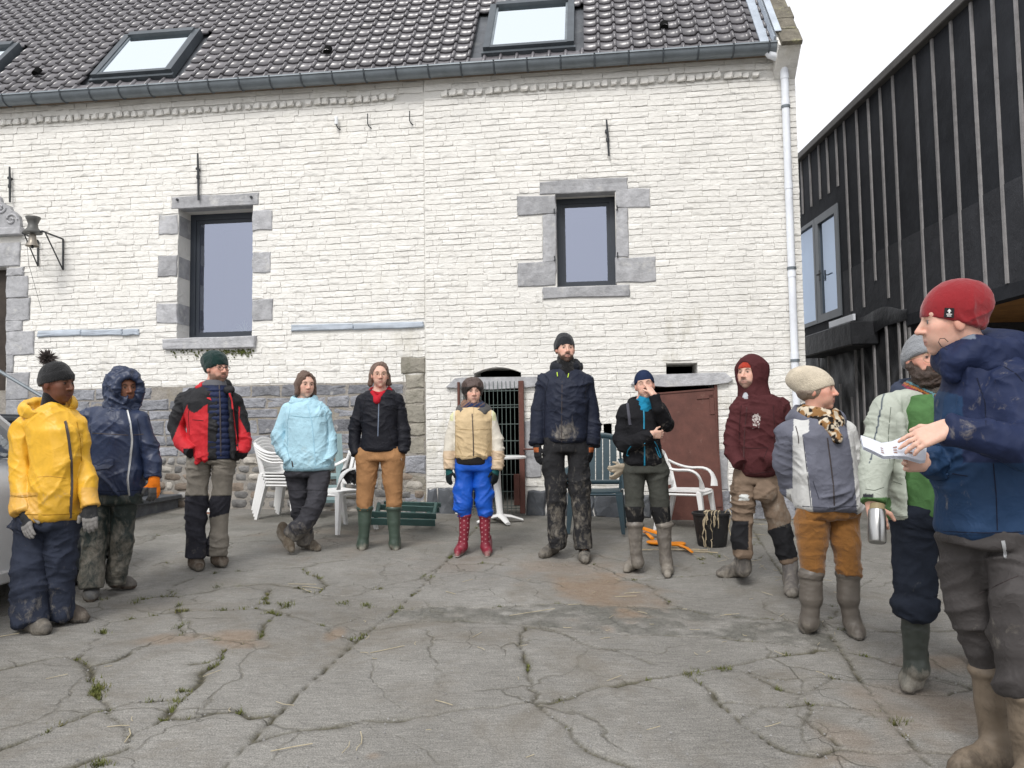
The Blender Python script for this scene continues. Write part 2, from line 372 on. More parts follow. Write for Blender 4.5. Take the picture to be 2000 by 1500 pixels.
# rubble: irregular rounded field stones set in lime mortar
def rubble(cx, cz, a, b, y, mat, d=.05):
    n = 9; ph = random.uniform(0, 6.28); ring = []
    for i in range(n):
        q = 2 * math.pi * i / n; k = random.uniform(.74, 1.06); c_, s_ = math.cos(q), math.sin(q); p = 2 / 3.4
        ring.append((cx + a * k * math.copysign(abs(c_) ** p, c_), cz + b * k * math.copysign(abs(s_) ** p, s_)))
    v = [(x, y + .05, z) for x, z in ring] + [(cx + (x - cx) * .95, y - d * .35, cz + (z - cz) * .95) for x, z in ring] + [(cx + (x - cx) * .6, y - d * random.uniform(.8, 1), cz + (z - cz) * .6) for x, z in ring] + [(cx, y - d, cz)]
    f = []
    for i in range(n):
        q = (i + 1) % n; f += [(i, q, n + q, n + i), (n + i, n + q, 2 * n + q, 2 * n + i), (2 * n + i, 2 * n + q, 3 * n)]
    mb = MB(); mb.add(v, f); return mb.build('rubble_stone', M[mat], house, True)
z = zr[6]
while z > .36:
    h = random.uniform(.065, .125); s = -5.6 + random.uniform(0, .1)
    while s < S_J - .05:
        l_ = random.uniform(.09, .30); q = random.random()
        mt_ = 'rubA' if q < .55 else 'rubB' if q < .82 else 'rubC' if q < .97 else 'rubD'
        e = min(s + l_, S_J - .02)
        if z - h > gz(s) - .1 and s < sq0 - .05 or z < .9:
            rubble((s + e) / 2, z - h / 2 + random.uniform(-.01, .01), (e - s) / 2 * .96, h / 2 * .97, 0, mt_, random.uniform(.018, .035))
        s = e
    z -= h
mb = MB(); mb.box(S_L, S_J - .004, -.006, .05, -.3, zr[0]); mb.build('plinth_mortar', M['lime'], house)
# --- right wing base stones
for r in ((834, 955, 856, 1012), (857, 953, 889, 1012), (1030, 957, 1066, 1012), (1068, 962, 1110, 1012), (1112, 966, 1160, 1012), (1162, 964, 1215, 1012), (1217, 968, 1272, 1012), (1401, 958, 1428, 1016), (1430, 962, 1470, 1016), (1472, 955, 1512, 1016), (1514, 960, 1556, 1016)):
    stone('base_stone', WR(*r), 'ashlar' if r[0] > 1390 else 'slate', house, random.uniform(.02, .04), .1, .012, .018)
stone('jamb_block', WR(1026, 822, 1057, 933), 'stone', house, .012, .1); stone('jamb_block', WR(1401, 880, 1421, 956), 'stone', house, .008, .1)
def lintel(pts, name='door_lintel'):
    mb = MB(); mb.prism([W(*p) for p in pts], PROUD - .05, .1); o = mb.build(name, M['stone'], house); xs = [W(*p)[0] for p in pts]; zs = [W(*p)[1] for p in pts]; EXC.append((min(xs) + .05, max(xs) - .05, min(zs), max(zs))); return o
lintel([(873, 757), (890, 740), (905, 738), (1064, 736), (1068, 752), (1030, 757), (960, 761)])
lintel([(1232, 751), (1244, 736), (1262, 733), (1414, 728), (1430, 742), (1420, 748), (1390, 752), (1300, 756)])
# ragged arch over the first vent
a, b, c, d = vA; mb = MB()
arc = [(a + (b - a) * t, c + (d - c) * (.28 + .72 * math.sin(math.pi * (.08 + .84 * t)))) for t in np.linspace(0, 1, 9)]
for i in range(8): mb.prism([arc[i], arc[i + 1], (arc[i + 1][0], d + .03), (arc[i][0], d + .03)], PROUD + .004, .2)
mb.build('arch_infill', M['wash'], house)
for o in (oG, oD, vA, vB, vC, oF): EXC.append(o)
# --- wire gate
gt = empty('wire_gate'); gt.parent = house; gt['label'] = 'rusty framed gate with dark welded wire mesh'
M['rust'] = pmat('rust_red_steel', (.115, .045, .034), .6, .25, 6, 30, .3, .004, spec=.35, dirt=((.19, .11, .085), 7, .60))
a, _, _, _ = WR(902, 745, 1016, 1008); zb = gz(0) + .02; ztop = W(960, 746)[1]; b = W(1016, 880)[0]; yy = PROUD - .07
mb = MB(); mb.box(b, W(1026, 880)[0], yy - .02, yy + .03, zb, ztop, .003); mb.build('gate_post', M['rust'], gt)
mb = MB(); mb.box(a - .03, a, yy - .02, yy + .02, zb, ztop, .003); mb.build('gate_post', M['rust'], gt)
mb = MB(); mb.box(W(1006, 960)[0], b - .002, yy - .03, yy + .02, W(1010, 985)[1], W(1010, 925)[1], .003); mb.build('lock_box', M['rust'], gt)
mb = MB(); s_, z_ = W(1030, 877); mb.tube([(s_ - .04, yy - .03, z_), (s_ + .10, yy - .03, z_)], .012, 6); mb.build('bolt', M['rust'], gt)
M['wire'] = pmat('green_wire', (.10, .13, .12), .5, .2, 8, bstr=0, spec=.4)
n = 14
for i in range(n + 1):
    x = a + (b - a) * i / n; mb = MB(); mb.tube([(x, yy, zb), (x, yy, ztop)], .0042, 5); mb.build('vertical_wire', M['wire'], gt)
for z_ in np.concatenate([np.arange(zb + .06, ztop, .2), np.arange(zb + .09, ztop, .6)]):
    mb = MB(); mb.tube([(a, yy - .006, z_), (b, yy - .006, z_)], .0042, 5); mb.build('horizontal_wire', M['wire'], gt)
# --- red steel door, sagging open on its hinges
rd = empty('steel_door'); rd.parent = house; rd['label'] = 'rust red sheet steel door hanging slightly askew'
def hp(px, py, off): s_, z_ = W(px, py, off); return np.array([s_, -off, z_])
q = [hp(1276, 768, .03), hp(1396, 758, .03), hp(1414, 1016, .16), hp(1288, 1024, .16)]
nrm = np.cross(q[1] - q[0], q[3] - q[0]); nrm /= np.linalg.norm(nrm); nrm *= math.copysign(1, nrm[1])
mb = MB(); mb.hexa([tuple(p) for p in q] + [tuple(p + nrm * .03) for p in q]); mb.build('door_leaf', M['rust'], rd)
def onleaf(u, v): return q[0] * (1 - u) * (1 - v) + q[1] * u * (1 - v) + q[2] * u * v + q[3] * (1 - u) * v
for u0, u1, v0, v1 in ((.70, .98, .05, .075), (.90, .97, .05, .2), (.90, .985, .72, .90), (0, .02, 0, 1), (.98, 1, 0, 1), (0, 1, .0, .012)):
    p = [onleaf(u0, v0), onleaf(u1, v0), onleaf(u1, v1), onleaf(u0, v1)]; mb = MB(); mb.hexa([tuple(x - nrm * .012) for x in p] + [tuple(x + nrm * .004) for x in p]); mb.build('door_strap', M['rust'], rd)
mb = MB(); mb.box(W(1398, 880)[0], W(1404, 880)[0], PROUD - .02, .05, gz(2.4), W(1400, 752)[1]); mb.build('door_jamb', M['rust'], rd)

# --- bricks -----------------------------------------------------------
def brick_variant(seed, ch=.10, j=.05):
    """unit brick 1 x 1 (x, z), y = how far it stands out (unit)"""
    rd_ = random.Random(seed); rr = lambda k: rd_.uniform(-k, k)
    out = [(0, 0), (.33, 0), (.67, 0), (1, 0), (1, .5), (1, 1), (.67, 1), (.33, 1), (0, 1), (0, .5)]
    cx = lambda x: .006 if x == 0 else .994 if x == 1 else x
    cz = lambda z: .06 if z == 0 else .945 if z == 1 else z
    o1 = [(x + rr(.006), z + rr(.06)) for x, z in out]
    i1 = [(cx(x) + rr(.02), cz(z) + rr(.07)) for x, z in out]
    k = len(out)
    v = [(x, .6, z) for x, z in o1] + [(x, -.5 + rr(.22), z) for x, z in i1] + [(.3, -.52 + rr(.22), .5 + rr(.12)), (.7, -.52 + rr(.22), .5 + rr(.12))]
    f = [(i, (i + 1) % k, k + (i + 1) % k, k + i) for i in range(k)]
    A, B = 2 * k, 2 * k + 1
    for i in range(k):
        q_ = (i + 1) % k; mid = (out[i][0] + out[q_][0]) / 2; f.append((k + i, k + q_, A if mid < .5 else B))
    f += [(k + 1, k + 2, B, A)][:0]
    f.append((A, k + 1, k + 2)) if False else None
    return v, [x for x in f if x]
def fixtop(v, f):                              # close the strip between the two crown points
    k = 10; A, B = 20, 21
    f = [x for x in f if x not in ((k + 1, k + 2, A), (k + 1, k + 2, B), (k + 6, k + 7, A), (k + 6, k + 7, B))]
    return f + [(k + 1, k + 2, B, A), (k + 6, k + 7, A, B)]
VAR = []
for i in range(14):
    v, f = brick_variant(i); VAR.append((v, fixtop(v, f)))
VM = []
for v, f in VAR:
    mb = MB(); mb.add(v, f); me = mb.mesh(True); me.materials.append(M['wash']); VM.append(me)
bricks = []
def sub(iv, ex):
    res = [iv]
    for e in ex:
        nr = []
        for a_, b_ in res:
            if e[1] <= a_ or e[0] >= b_: nr.append((a_, b_)); continue
            if e[0] > a_: nr.append((a_, e[0]))
            if e[1] < b_: nr.append((e[1], b_))
        res = nr
    return [x for x in res if x[1] - x[0] > .025]
def lay(s0, s1, z0, z1, y, lmin, lmax, hmean):
    z = z0; row = 0
    while z < z1 - .03:
        h = hmean * random.uniform(.9, 1.1); h = min(h, z1 - z)
        for a_, b_ in sub((s0, s1), [(e[0], e[1]) for e in EXC if e[2] < z + h * .75 and e[3] > z + h * .25]):
            s = a_ - (random.uniform(0, .12) if True else 0); first = True
            while s < b_ - .012:
                l_ = random.uniform(lmin, lmax) if random.random() > .25 else random.uniform(lmin * .5, lmin * .7)
                e = s + l_
                if b_ - e < .05: e = b_
                a2 = max(s, a_)
                if e - a2 > .02:
                    dz = .010 * math.sin(a2 * 1.3 + row * .12) + .005 * math.sin(a2 * 3.7 + row * .6) + random.uniform(-.002, .002)
                    bricks.append((a2, min(e, b_) - .0005, z + .003 + dz, z + h - .003 + dz, y + random.uniform(-.003, .004)))
                s = e; first = False
        z += h; row += 1
Z_DENT = 5.60
lay(S_L, S_J - .008, zr[0] + .002, Z_DENT - .01, 0.0, .17, .27, .077)
lay(S_J + .012, S_R, .30, Z_DENT - .01, PROUD, .19, .25, .074)
lay(S_L, S_J - .008, 5.69, Z_EAVE + .16, -.006, .3, .5, .08)
lay(S_J + .012, S_R, 5.69, Z_EAVE + .16, PROUD - .006, .3, .5, .08)
def place_brick(o, b):
    o.location = (b[0], b[4], b[2]); o.scale = (b[1] - b[0], .0072, b[3] - b[2])
def bscore(b):
    P = wz((b[0] + b[1]) / 2, (b[2] + b[3]) / 2); d = np.linalg.norm(P - CAM)
    ok = b[2] > 2.05 and b[0] > -6.5
    return (0 if ok else 100) + d - 2.2 * (b[1] - b[0])
bricks.sort(key=bscore)
for i, b in enumerate(bricks[:300]):
    o = bpy.data.objects.new('brick', VM[i % 14]); COL.objects.link(o); o.parent = wall; place_brick(o, b)
bv = []; bf = []; n0 = 0
for i, b in enumerate(bricks[300:]):
    v, f = VAR[(i * 5) % 14]; a = np.array(v) * (b[1] - b[0], .0072, b[3] - b[2]) + (b[0], b[4], b[2])
    bv.append(a); bf += [tuple(k + n0 for k in q_) for q_ in f]; n0 += len(v)
mb = MB(); mb.v = [tuple(p) for p in np.concatenate(bv)]; mb.f = bf
tag(mb.build('brickwork', M['wash'], wall, True), kind='stuff')
# dentil frieze: small bricks set on edge under the eave
dvar = []
for i in range(5):
    mb = MB(); mb.box(0, .08, -.026, .02, 0, .075, .010); me = mb.mesh(True)
    for v in me.vertices: v.co += Vector((random.uniform(-.008, .008), random.uniform(-.012, .012), random.uniform(-.008, .008)))
    me.materials.append(M['wash']); dvar.append(me)
s = S_L; i = 0
while s < 2.95:
    if not (-1.45 < s < -.95):
        o = bpy.data.objects.new('dentil_brick', dvar[i % 5]); COL.objects.link(o); o.parent = wall; o.location = (s, yface(s) - .01, Z_DENT + random.uniform(-.008, .012)); o.rotation_euler = (0, random.uniform(-.1, .1), random.uniform(-.42, -.12)); o.scale = (random.uniform(.95, 1.3), random.uniform(.6, 1.1), random.uniform(.75, 1.05))
    s += .105 + random.uniform(-.008, .02); i += 1
# --- iron wall anchors and hooks
for px, y0, y1 in ((391, 302, 393), (1186, 238, 308), (25, 328, 397)):
    s_, z1_ = W(px, y0); _, z0_ = W(px, y1); y_ = yface(s_) - .045; zm = z0_ + (z1_ - z0_) * .62
    mb = MB(); mb.tube([(s_ + .01, y_, z0_), (s_, y_, zm), (s_ - .01, y_, z1_)], [.013, .016, .011], 6); mb.tube([(s_ - .012, y_ - .012, zm + .03), (s_ - .012, y_ + .06, zm + .03)], .02, 8); mb.tube([(s_, y_, zm - .06), (s_, y_, zm - .10)], .022, 8)
    mb.build('wall_anchor', M['iron'], house)
for px, y0, y1, cap in ((657, 228, 250, 1), (718, 222, 247, 0), (800, 217, 241, 0)):
    s_, z1_ = W(px, y0, .06); _, z0_ = W(px, y1, .04)
    mb = MB(); mb.tube([(s_ + .03, .0, z0_ - .01), (s_ + .012, -.05, z0_), (s_, -.06, z0_ + .03), (s_, -.06, z1_)], .0075, 6); ho = mb.build('wire_hook', M['iron'], house)
    if cap: mb = MB(); mb.lathe([(.0, .0), (.024, .0), (.026, .02), (.022, .06), (.025, .075), (.018, .1), (0, .105)], (s_, -.06, z1_ - .1), 10); mb.build('insulator', pmat('white_porcelain', (.8, .82, .83), .25, .05, 3, bstr=0), ho, True)

# --- roof ---------------------------------------------------------------
PT = R(52); RU = (0, math.cos(PT), math.sin(PT)); RN = (0, -math.sin(PT), math.cos(PT))
RO = (0, -.10, 5.93)                            # eave line
def rp(s, t, n=0.0): return (s, RO[1] + RU[1] * t + RN[1] * n, RO[2] + RU[2] * t + RN[2] * n)
def RW(px, py, n=0.0):                          # sight line -> roof plane (s, t)
    d = ray(px, py); dl = np.array([d @ WU, -(d @ WN), d[2]]); c = CAM - WO; cl = np.array([c @ WU, -(c @ WN), c[2]])
    Nn = np.array(RN); p0 = np.array(rp(0, 0, n)); t = ((p0 - cl) @ Nn) / (dl @ Nn); P = cl + dl * t
    return float(P[0]), float((P - np.array(RO)) @ np.array(RU))
TW, TG = .203, .222; NR = 19
roof = empty('roof'); roof.parent = house
T_RIDGE = NR * TG
mb = MB(); mb.add([rp(S_L, 0, -.04), rp(S_R - .22, 0, -.04), rp(S_R - .22, T_RIDGE, -.04), rp(S_L, T_RIDGE, -.04)], [(0, 1, 2, 3)])
ry = rp(0, T_RIDGE)[1]; rz_ = rp(0, T_RIDGE)[2]
mb.add([(S_L, ry, rz_), (S_R - .22, ry, rz_), (S_R - .22, 2 * ry + .1, 5.93), (S_L, 2 * ry + .1, 5.93)], [(0, 1, 2, 3)])
mb.build('roof_deck', M['slate'], roof)
def tile_mesh():
    prof = [(0, .006), (.015, .001), (.07, -.003), (.13, .0), (.158, .004), (.163, .020), (.174, .032), (.190, .031), (.201, .018), (.206, .004)]
    v = []; n = len(prof)
    for (t, lift) in ((-.040, .026), (TG, .004)):
        for x, h in prof: v.append((x, t - (.012 if .02 < x < .14 and t < 0 else 0), h + lift))
    for x, h in prof: v.append((x, -.040 - (.012 if .02 < x < .14 else 0) + .004, h + .026 - .018))
    f = [(i, i + 1, n + i + 1, n + i) for i in range(n - 1)] + [(2 * n + i, 2 * n + i + 1, i + 1, i) for i in range(n - 1)]
    vv = [(x, RU[1] * t + RN[1] * h, RU[2] * t + RN[2] * h) for x, t, h in v]
    mb = MB(); mb.add(vv, f); return mb
tm = tile_mesh(); tme = bpy.data.meshes.new('t'); tme.from_pydata(tm.v, [], tm.f); tme.materials.append(M['tile']); tme.polygons.foreach_set('use_smooth', [False] * len(tme.polygons))
for p in tme.polygons: p.use_smooth = p.index < 9
tme.update()
# skylights: corner pixels
SK = []
for nm, pts, lab in (('a', ((180, 150), (336, 144), (393, 62), (248, 74)), 'skylight at the left between two rows of dark tiles'), ('b', ((943, 99), (1121, 88), (1122, 4), (960, 14)), 'skylight above the small window'), ('c', None, 'skylight cut by the left edge')):
    if pts: q_ = [RW(*p, n=.05) for p in pts]; s0 = (q_[0][0] + q_[3][0]) / 2; s1 = (q_[1][0] + q_[2][0]) / 2; t0 = (q_[0][1] + q_[1][1]) / 2; t1 = (q_[2][1] + q_[3][1]) / 2
    else: s1 = RW(30, 100, .05)[0]; s0 = s1 - 1.05; t0, t1 = SK[0][2], SK[0][3]
    SK.append((s0, s1, t0, t1, lab))
VENT = [RW(76, 150), RW(642, 108), RW(1297, 60)]
tiles = []
ncol = int((S_R - .24 - S_L) / TW)
for r_ in range(NR):
    for c_ in range(ncol):
        s = S_R - .26 - (c_ + 1) * TW; t = r_ * TG
        if any(a - TW * .8 < s < b - .03 and t0 - TG * .85 < t < t1 - .02 for a, b, t0, t1, _ in SK): continue
        tiles.append((s, t))
def tscore(p):
    P = wz(p[0], 0) ; d = math.hypot(P[0], P[1] + p[1]) + p[1] * 2.2; return d if p[1] < 2.4 else d + 50
tiles.sort(key=tscore)
tv = np.array(tm.v); 
for s, t in tiles[:300]:
    o = bpy.data.objects.new('roof_tile', tme); COL.objects.link(o); o.parent = roof; o.location = rp(s, t + random.uniform(-.006, .006), random.uniform(-.003, .003)); o.rotation_euler = (0, random.uniform(-.012, .012), random.uniform(-.006, .006))
bv, bf, n0 = [], [], 0
for s, t in tiles[300:]:
    bv.append(tv + np.array(rp(s, t + random.uniform(-.006, .006), random.uniform(-.003, .003)))); bf += [tuple(k + n0 for k in q_) for q_ in tm.f]; n0 += len(tv)
me = bpy.data.meshes.new('t'); me.from_pydata(np.concatenate(bv).tolist(), [], bf); me.materials.append(M['tile']); me.polygons.foreach_set('use_smooth', [i % 18 < 9 for i in range(len(me.polygons))])
tag(link('roof_tiling', me, roof), kind='stuff')
for s, t in VENT:
    mb = MB(); mb.add([rp(s + .055 * math.cos(q_), t + (.07 if i == 1 else -.04) , .05 + .055 * math.sin(q_)) for i in (0, 1) for q_ in np.linspace(0, math.pi, 7)], [(i, i + 1, 8 + i, 7 + i) for i in range(6)])
    mb.add([rp(s - .05, t - .035, .045), rp(s + .05, t - .035, .045), rp(s + .045, t - .03, .08), rp(s, t - .03, .098), rp(s - .045, t - .03, .08)], [(0, 1, 2, 3, 4)])
    mb.build('vent_tile', M['void'], roof, False)
def rbox(mb, s0, s1, t0, t1, n0, n1): mb.hexa([rp(s0, t0, n0), rp(s1, t0, n0), rp(s1, t1, n0), rp(s0, t1, n0), rp(s0, t0, n1), rp(s1, t0, n1), rp(s1, t1, n1), rp(s0, t1, n1)])
for s0, s1, t0, t1, lab in SK:
    sk = empty('skylight'); sk.parent = house; sk['label'] = lab
    fr = MB(); k = .085; rbox(fr, s0, s0 + k, t0, t1, -.02, .10); rbox(fr, s1 - k, s1, t0, t1, -.02, .10); rbox(fr, s0 + k, s1 - k, t1 - k, t1 + .01, -.02, .125); rbox(fr, s0 + k, s1 - k, t0, t0 + .06, -.02, .095); rbox(fr, s0 - .02, s1 + .02, t0 - .06, t0 - .001, -.02, .05)
    fr.build('skylight_frame', M['zincd'], sk)
    tr = MB(); rbox(tr, s0 + k, s0 + k + .03, t0 + .06, t1 - k, .0, .085); rbox(tr, s1 - k - .03, s1 - k, t0 + .06, t1 - k, .0, .085); tr.build('sash', M['zinc'], sk)
    p = MB(); p.add([rp(s0 + k + .03, t0 + .06, .075), rp(s1 - k - .03, t0 + .06, .075), rp(s1 - k - .03, t1 - k, .075), rp(s0 + k + .03, t1 - k, .075)], [(0, 1, 2, 3)]); p.build('pane', M['glass_sky'], sk)
    p = MB(); rbox(p, s0 + k, s1 - k, t0 + .06, t1 - k, -.03, -.02); p.build('pane_backing', M['void'], sk)
# --- gutter, brackets, downpipe
gut = empty('gutter'); gut.parent = house
gy, gzc, gr = -.185, 5.885, .097; S_G = 3.20
mb = MB(); pr = [(gr * math.cos(q_), gr * math.sin(q_)) for q_ in np.linspace(math.pi, 2 * math.pi, 11)]
pr = [(-gr - .012, .012), (-gr - .014, -.004)] + pr + [(gr, .06)]; pr2 = [(x * .94, z_ + .006) for x, z_ in reversed(pr)]
pp = pr + pr2
for i, sx in enumerate((S_L, S_G)): mb.v += [(sx, gy + x, gzc + z_) for x, z_ in pp]
n = len(pp); mb.f += [(i, (i + 1) % n, n + (i + 1) % n, n + i) for i in range(n)] + [tuple(n + i for i in range(len(pr)))]
mb.build('gutter_trough', M['zinc'], gut, True)
s = 3.1
while s > S_L:
    mb = MB(); pts = [(s, gy + (gr + .005) * math.cos(q_), gzc + (gr + .005) * math.sin(q_)) for q_ in np.linspace(math.pi, 1.9 * math.pi, 9)]; mb.tube([(s, gy - gr - .02, gzc + .014)] + pts, .011, 4); mb.build('gutter_bracket', M['zincd'], gut); s -= .405
mb = MB(); mb.box(S_L, S_R - .25, -.085, -.03, Z_EAVE + .09, Z_EAVE + .17); mb.build('eave_board', M['timber'], house)
dp = empty('downpipe'); dp.parent = house
sx = 3.30; yy = -.10; zb = gz(sx, -.1)
mb = MB(); mb.tube([(3.10, gy + .0, gzc - .06), (3.13, gy, gzc - .10), (3.2, gy + .01, gzc - .125), (sx - .03, yy - .03, gzc - .13), (sx, yy, gzc - .16), (sx, yy, gzc - .32)], [.05, .05, .049, .047, .047, .047], 14); mb.build('elbow', M['pvc'], dp, True)
cuts = [gzc - .30, W(1537, 195, .1)[1], W(1541, 358, .1)[1], W(1546, 530, .1)[1], W(1550, 690, .1)[1], zb + .02]
for a_, b_ in zip(cuts[:-1], cuts[1:]):
    mb = MB(); mb.tube([(sx, yy, a_), (sx, yy, a_ - .07), (sx, yy, a_ - .071), (sx, yy, b_ - .01)], [.049, .049, .044, .044], 14); mb.build('pipe_length', M['pvc'], dp, True)
for z_ in (cuts[1] - .1, cuts[3] + .02, cuts[4] - .1):
    mb = MB(); mb.tube([(sx, yy, z_), (sx, yy, z_ + .03)], .053, 14); mb.tube([(sx, yy + .04, z_ + .015), (sx, 0, z_ + .015)], .008, 5); mb.build('pipe_clip', M['zinc'], dp)
# --- gable parapet with mossy coping and lead flashing
M['moss_stone'] = pmat('mossy_coping', (.16, .145, .115), .95, .4, 9, 18, 1.0, .03, dirt=((.33, .32, .18), 8, .56))
mb = MB(); rbox(mb, S_R - .25, S_R, -.25, T_RIDGE + .1, -.5, .13); par = mb.build('parapet', M['wash'], house)
t = -.28
while t < T_RIDGE:
    mb = MB(); e = t + random.uniform(.24, .34); rbox(mb, S_R - .235 + random.uniform(-.008, .008), S_R + random.uniform(-.01, .012), t, e - .012, .131, .17 + random.uniform(0, .02)); mb.build('coping_stone', M['moss_stone'], house); t = e
mb = MB(); rbox(mb, S_R - .275, S_R - .252, -.05, T_RIDGE, -.02, .14); rbox(mb, S_R - .275, S_R - .20, -.05, T_RIDGE, .196, .203); rbox(mb, S_R - .40, S_R - .276, -.05, T_RIDGE, .01, .035); mb.build('lead_flashing', M['lead'], house)
# corner bricks under the parapet
z = 5.98
# moss and grime streaks under the sill
M['moss'] = pmat('moss', (.085, .10, .025), 1.0, .4, 18, 60, .9, .02, dirt=((.19, .18, .06), 12, .55))
mo = MB()
for i in range(230):
    px = random.gauss(400, 42) if i % 2 else random.gauss(470, 20); py = 683 + abs(random.gauss(0, 7))
    if not 325 < px < 498: continue
    s_, z_ = W(px, py); k = random.uniform(.006, .02); mo.add([(s_ + k * a * random.uniform(.6, 1), -.012 - (.012 if a == 0 else 0) * 1, z_ + k * b * random.uniform(.6, 1)) for a, b in ((-1, 0), (0, -1), (1, 0), (0, 1), (0, 0))], [(0, 1, 4), (1, 2, 4), (2, 3, 4), (3, 0, 4)])
mob = mo.build('sill_moss', M['moss'], house, True); tag(mob, kind='stuff')

# ================================================================== bell on its iron bracket
bl = empty('wall_bell', wz(*W(97, 470)), -TH); tag(bl, 'small bronze bell under a tin cap on a black iron wall bracket', 'bell')
bs_, bz_ = W(97, 470)
def bp(px, py, off): s_, z_ = W(px, py, off); return (s_ - bs_, -off, z_ - bz_)
for x0 in (0, 1):
    xw = (74, 123)[x0]; top = bp(xw, (470, 467)[x0], .02); bot = bp(xw, 527 if x0 else 520, .02); out_ = bp((44, 84)[x0], (455, 452)[x0], .42)
    mb = MB(); mb.tube([top, bot], .011, 6); mb.tube([bot, tuple(np.array(out_) * .9 + np.array(top) * .1)], .009, 6); mb.tube([top, out_], .011, 6); mb.build('bracket_arm', M['iron'], bl)
a_ = np.array(bp(44, 455, .42)); b_ = np.array(bp(84, 452, .42)); mid = (a_ + b_) / 2
mb = MB(); mb.tube([a_, b_], .016, 6); mb.build('cross_bar', M['iron'], bl)
mb = MB(); mb.lathe([(.0, .19), (.085, .19), (.088, .18), (.07, .14), (.055, .10), (.062, .05), (.095, .01), (.11, -.005), (.108, -.02), (0, -.02)], tuple(mid + (0, 0, .005)), 18); mb.build('tin_cap', pmat('dull_tin', (.12, .12, .115), .5, .3, 9, 30, .3, .004, metal=.3, world=False), bl, True)
mb = MB(); mb.lathe([(.0, -.02), (.03, -.022), (.04, -.045), (.046, -.10), (.055, -.14), (.075, -.165), (.082, -.18), (.074, -.178), (.05, -.14), (0, -.06)], tuple(mid), 20); mb.build('bell', pmat('grey_bronze', (.30, .27, .23), .4, .2, 6, bstr=0, metal=.5, world=False), bl, True)
mb = MB(); mb.lathe([(0, -.16), (.012, -.17), (.018, -.19), (.012, -.205), (0, -.21)], tuple(mid), 8); mb.build('clapper', M['iron'], bl, True)
mb = MB(); p = np.array(bp(52, 470, .36)); mb.tube([p, p + (.0, .05, -.3), (p[0] - .02, -.04, p[2] - .85)], .003, 4); mb.build('bell_cord', M['iron'], bl)

# ================================================================== stone steps rising to the front door, with handrail
st = empty('door_steps', wz(-4.2, gz(-4.2)), -TH); tag(st, 'dark slate steps climbing left along the farmhouse plinth', 'steps')
zs0 = gz(-4.2)
for i in range(7):
    x1 = -.30 * i + .0; z1_ = .165 * (i + 1); dd = random.uniform(-.02, .02)
    mb = MB(); mb.box(x1 - .46, x1 + dd, -1.45 + dd, -.035, z1_ - .055, z1_, .008); mb.build('tread', M['slate'], st)
    mb = MB(); mb.box(x1 - .34, x1 - .05, -1.38, -.03, z1_ - .24 if i else -.1, z1_ - .056); mb.build('riser', M['slate'], st)
mb = MB(); mb.box(-4.4, -2.11, -1.45, -.03, 1.10, 1.20, .008); mb.build('landing', M['slate'], st)
mb = MB(); mb.box(-4.4, -2.15, -1.38, -.03, -.1, 1.098); mb.build('landing_base', M['slate'], st)
hr = empty('handrail', wz(-4.9, gz(-4.9), -.9), -TH); tag(hr, 'grey steel handrail sloping down beside the front door', 'handrail')
h0 = at(-60, 690, 8.9); h1 = at(112, 792, 8.75); hl = np.array(hr.location)
def hloc(P): d = P - hl; return (d @ WU, -(d @ WN), d[2])
mb = MB(); mb.tube([hloc(h0), hloc(h1)], .021, 8); mb.build('rail', M['zinc'], hr, True)
mb = MB(); p = hloc(h1); mb.tube([p, (p[0], p[1], -.05)], .018, 8); mb.build('post', M['zinc'], hr, True)
mb = MB(); p = hloc(h0); mb.tube([p, (p[0], p[1], -.02)], .018, 8); mb.build('post', M['zinc'], hr, True)

# ================================================================== black timber-frame building
XB = 5.3
bb = empty('black_building', (XB, 10.5, G(XB, 10.5))); tag(bb, 'unfinished black membrane-clad building with vertical timber battens', 'building')
zg = G(XB, 10.5)
def BP(px, py, off=0.0):                        # on the wall plane x = XB - off -> (y, z) local
    d = ray(px, py); t = (XB - off) / d[0]; P = CAM + t * d; return P[1] - 10.5, P[2] - zg
M['membrane'] = pmat('black_membrane', (.026, .028, .033), .8, .30, 2.5, 9, .3, .02, spec=.18)
M['membrane2'] = pmat('wrinkled_membrane', (.022, .023, .026), .5, .3, 3, 7, .45, .03, spec=.35)
M['batten'] = pmat('grey_batten', (.27, .262, .262), .85, .22, 9, 50, .3, .004, rnd=.12, dirt=((.13, .115, .11), 16, .62))
ZT = BP(1560, 318)[1]; ZL = BP(1960, 562)[1]; YB = BP(1772, 640)[0]       # roof edge, underside of upper floor, start of the open bay
Y1, Y0b = 6.0, -9.0                                             # far and near ends (local y)
wy0, wy1 = BP(1641, 500)[0], BP(1560, 560)[0] + .6; wzt, wzb = BP(1641, 393)[1], BP(1641, 617)[1]
mb = MB()
def bq(y0, y1, z0, z1, x=0.0): mb.add([(x, y0, z0), (x, y1, z0), (x, y1, z1), (x, y0, z1)], [(0, 1, 2, 3)])
bq(Y0b, wy0, ZL, ZT); bq(wy0, wy1, wzt, ZT); bq(wy1, Y1, ZL, ZT); bq(wy0, wy1, ZL, wzb)
mb.add([(0, Y0b, ZT), (0, Y1, ZT), (7, Y1, ZT + .4), (7, Y0b, ZT + .4)], [(0, 1, 2, 3)])
mb.add([(0, Y1, -.5), (7, Y1, -.5), (7, Y1, ZT), (0, Y1, ZT)], [(0, 1, 2, 3)])
mb.add([(wy0 * 0, wy0, wzb), (.12, wy0, wzb), (.12, wy0, wzt), (0, wy0, wzt)], [(0, 1, 2, 3)])
mb.build('upper_wall', M['membrane'], bb)
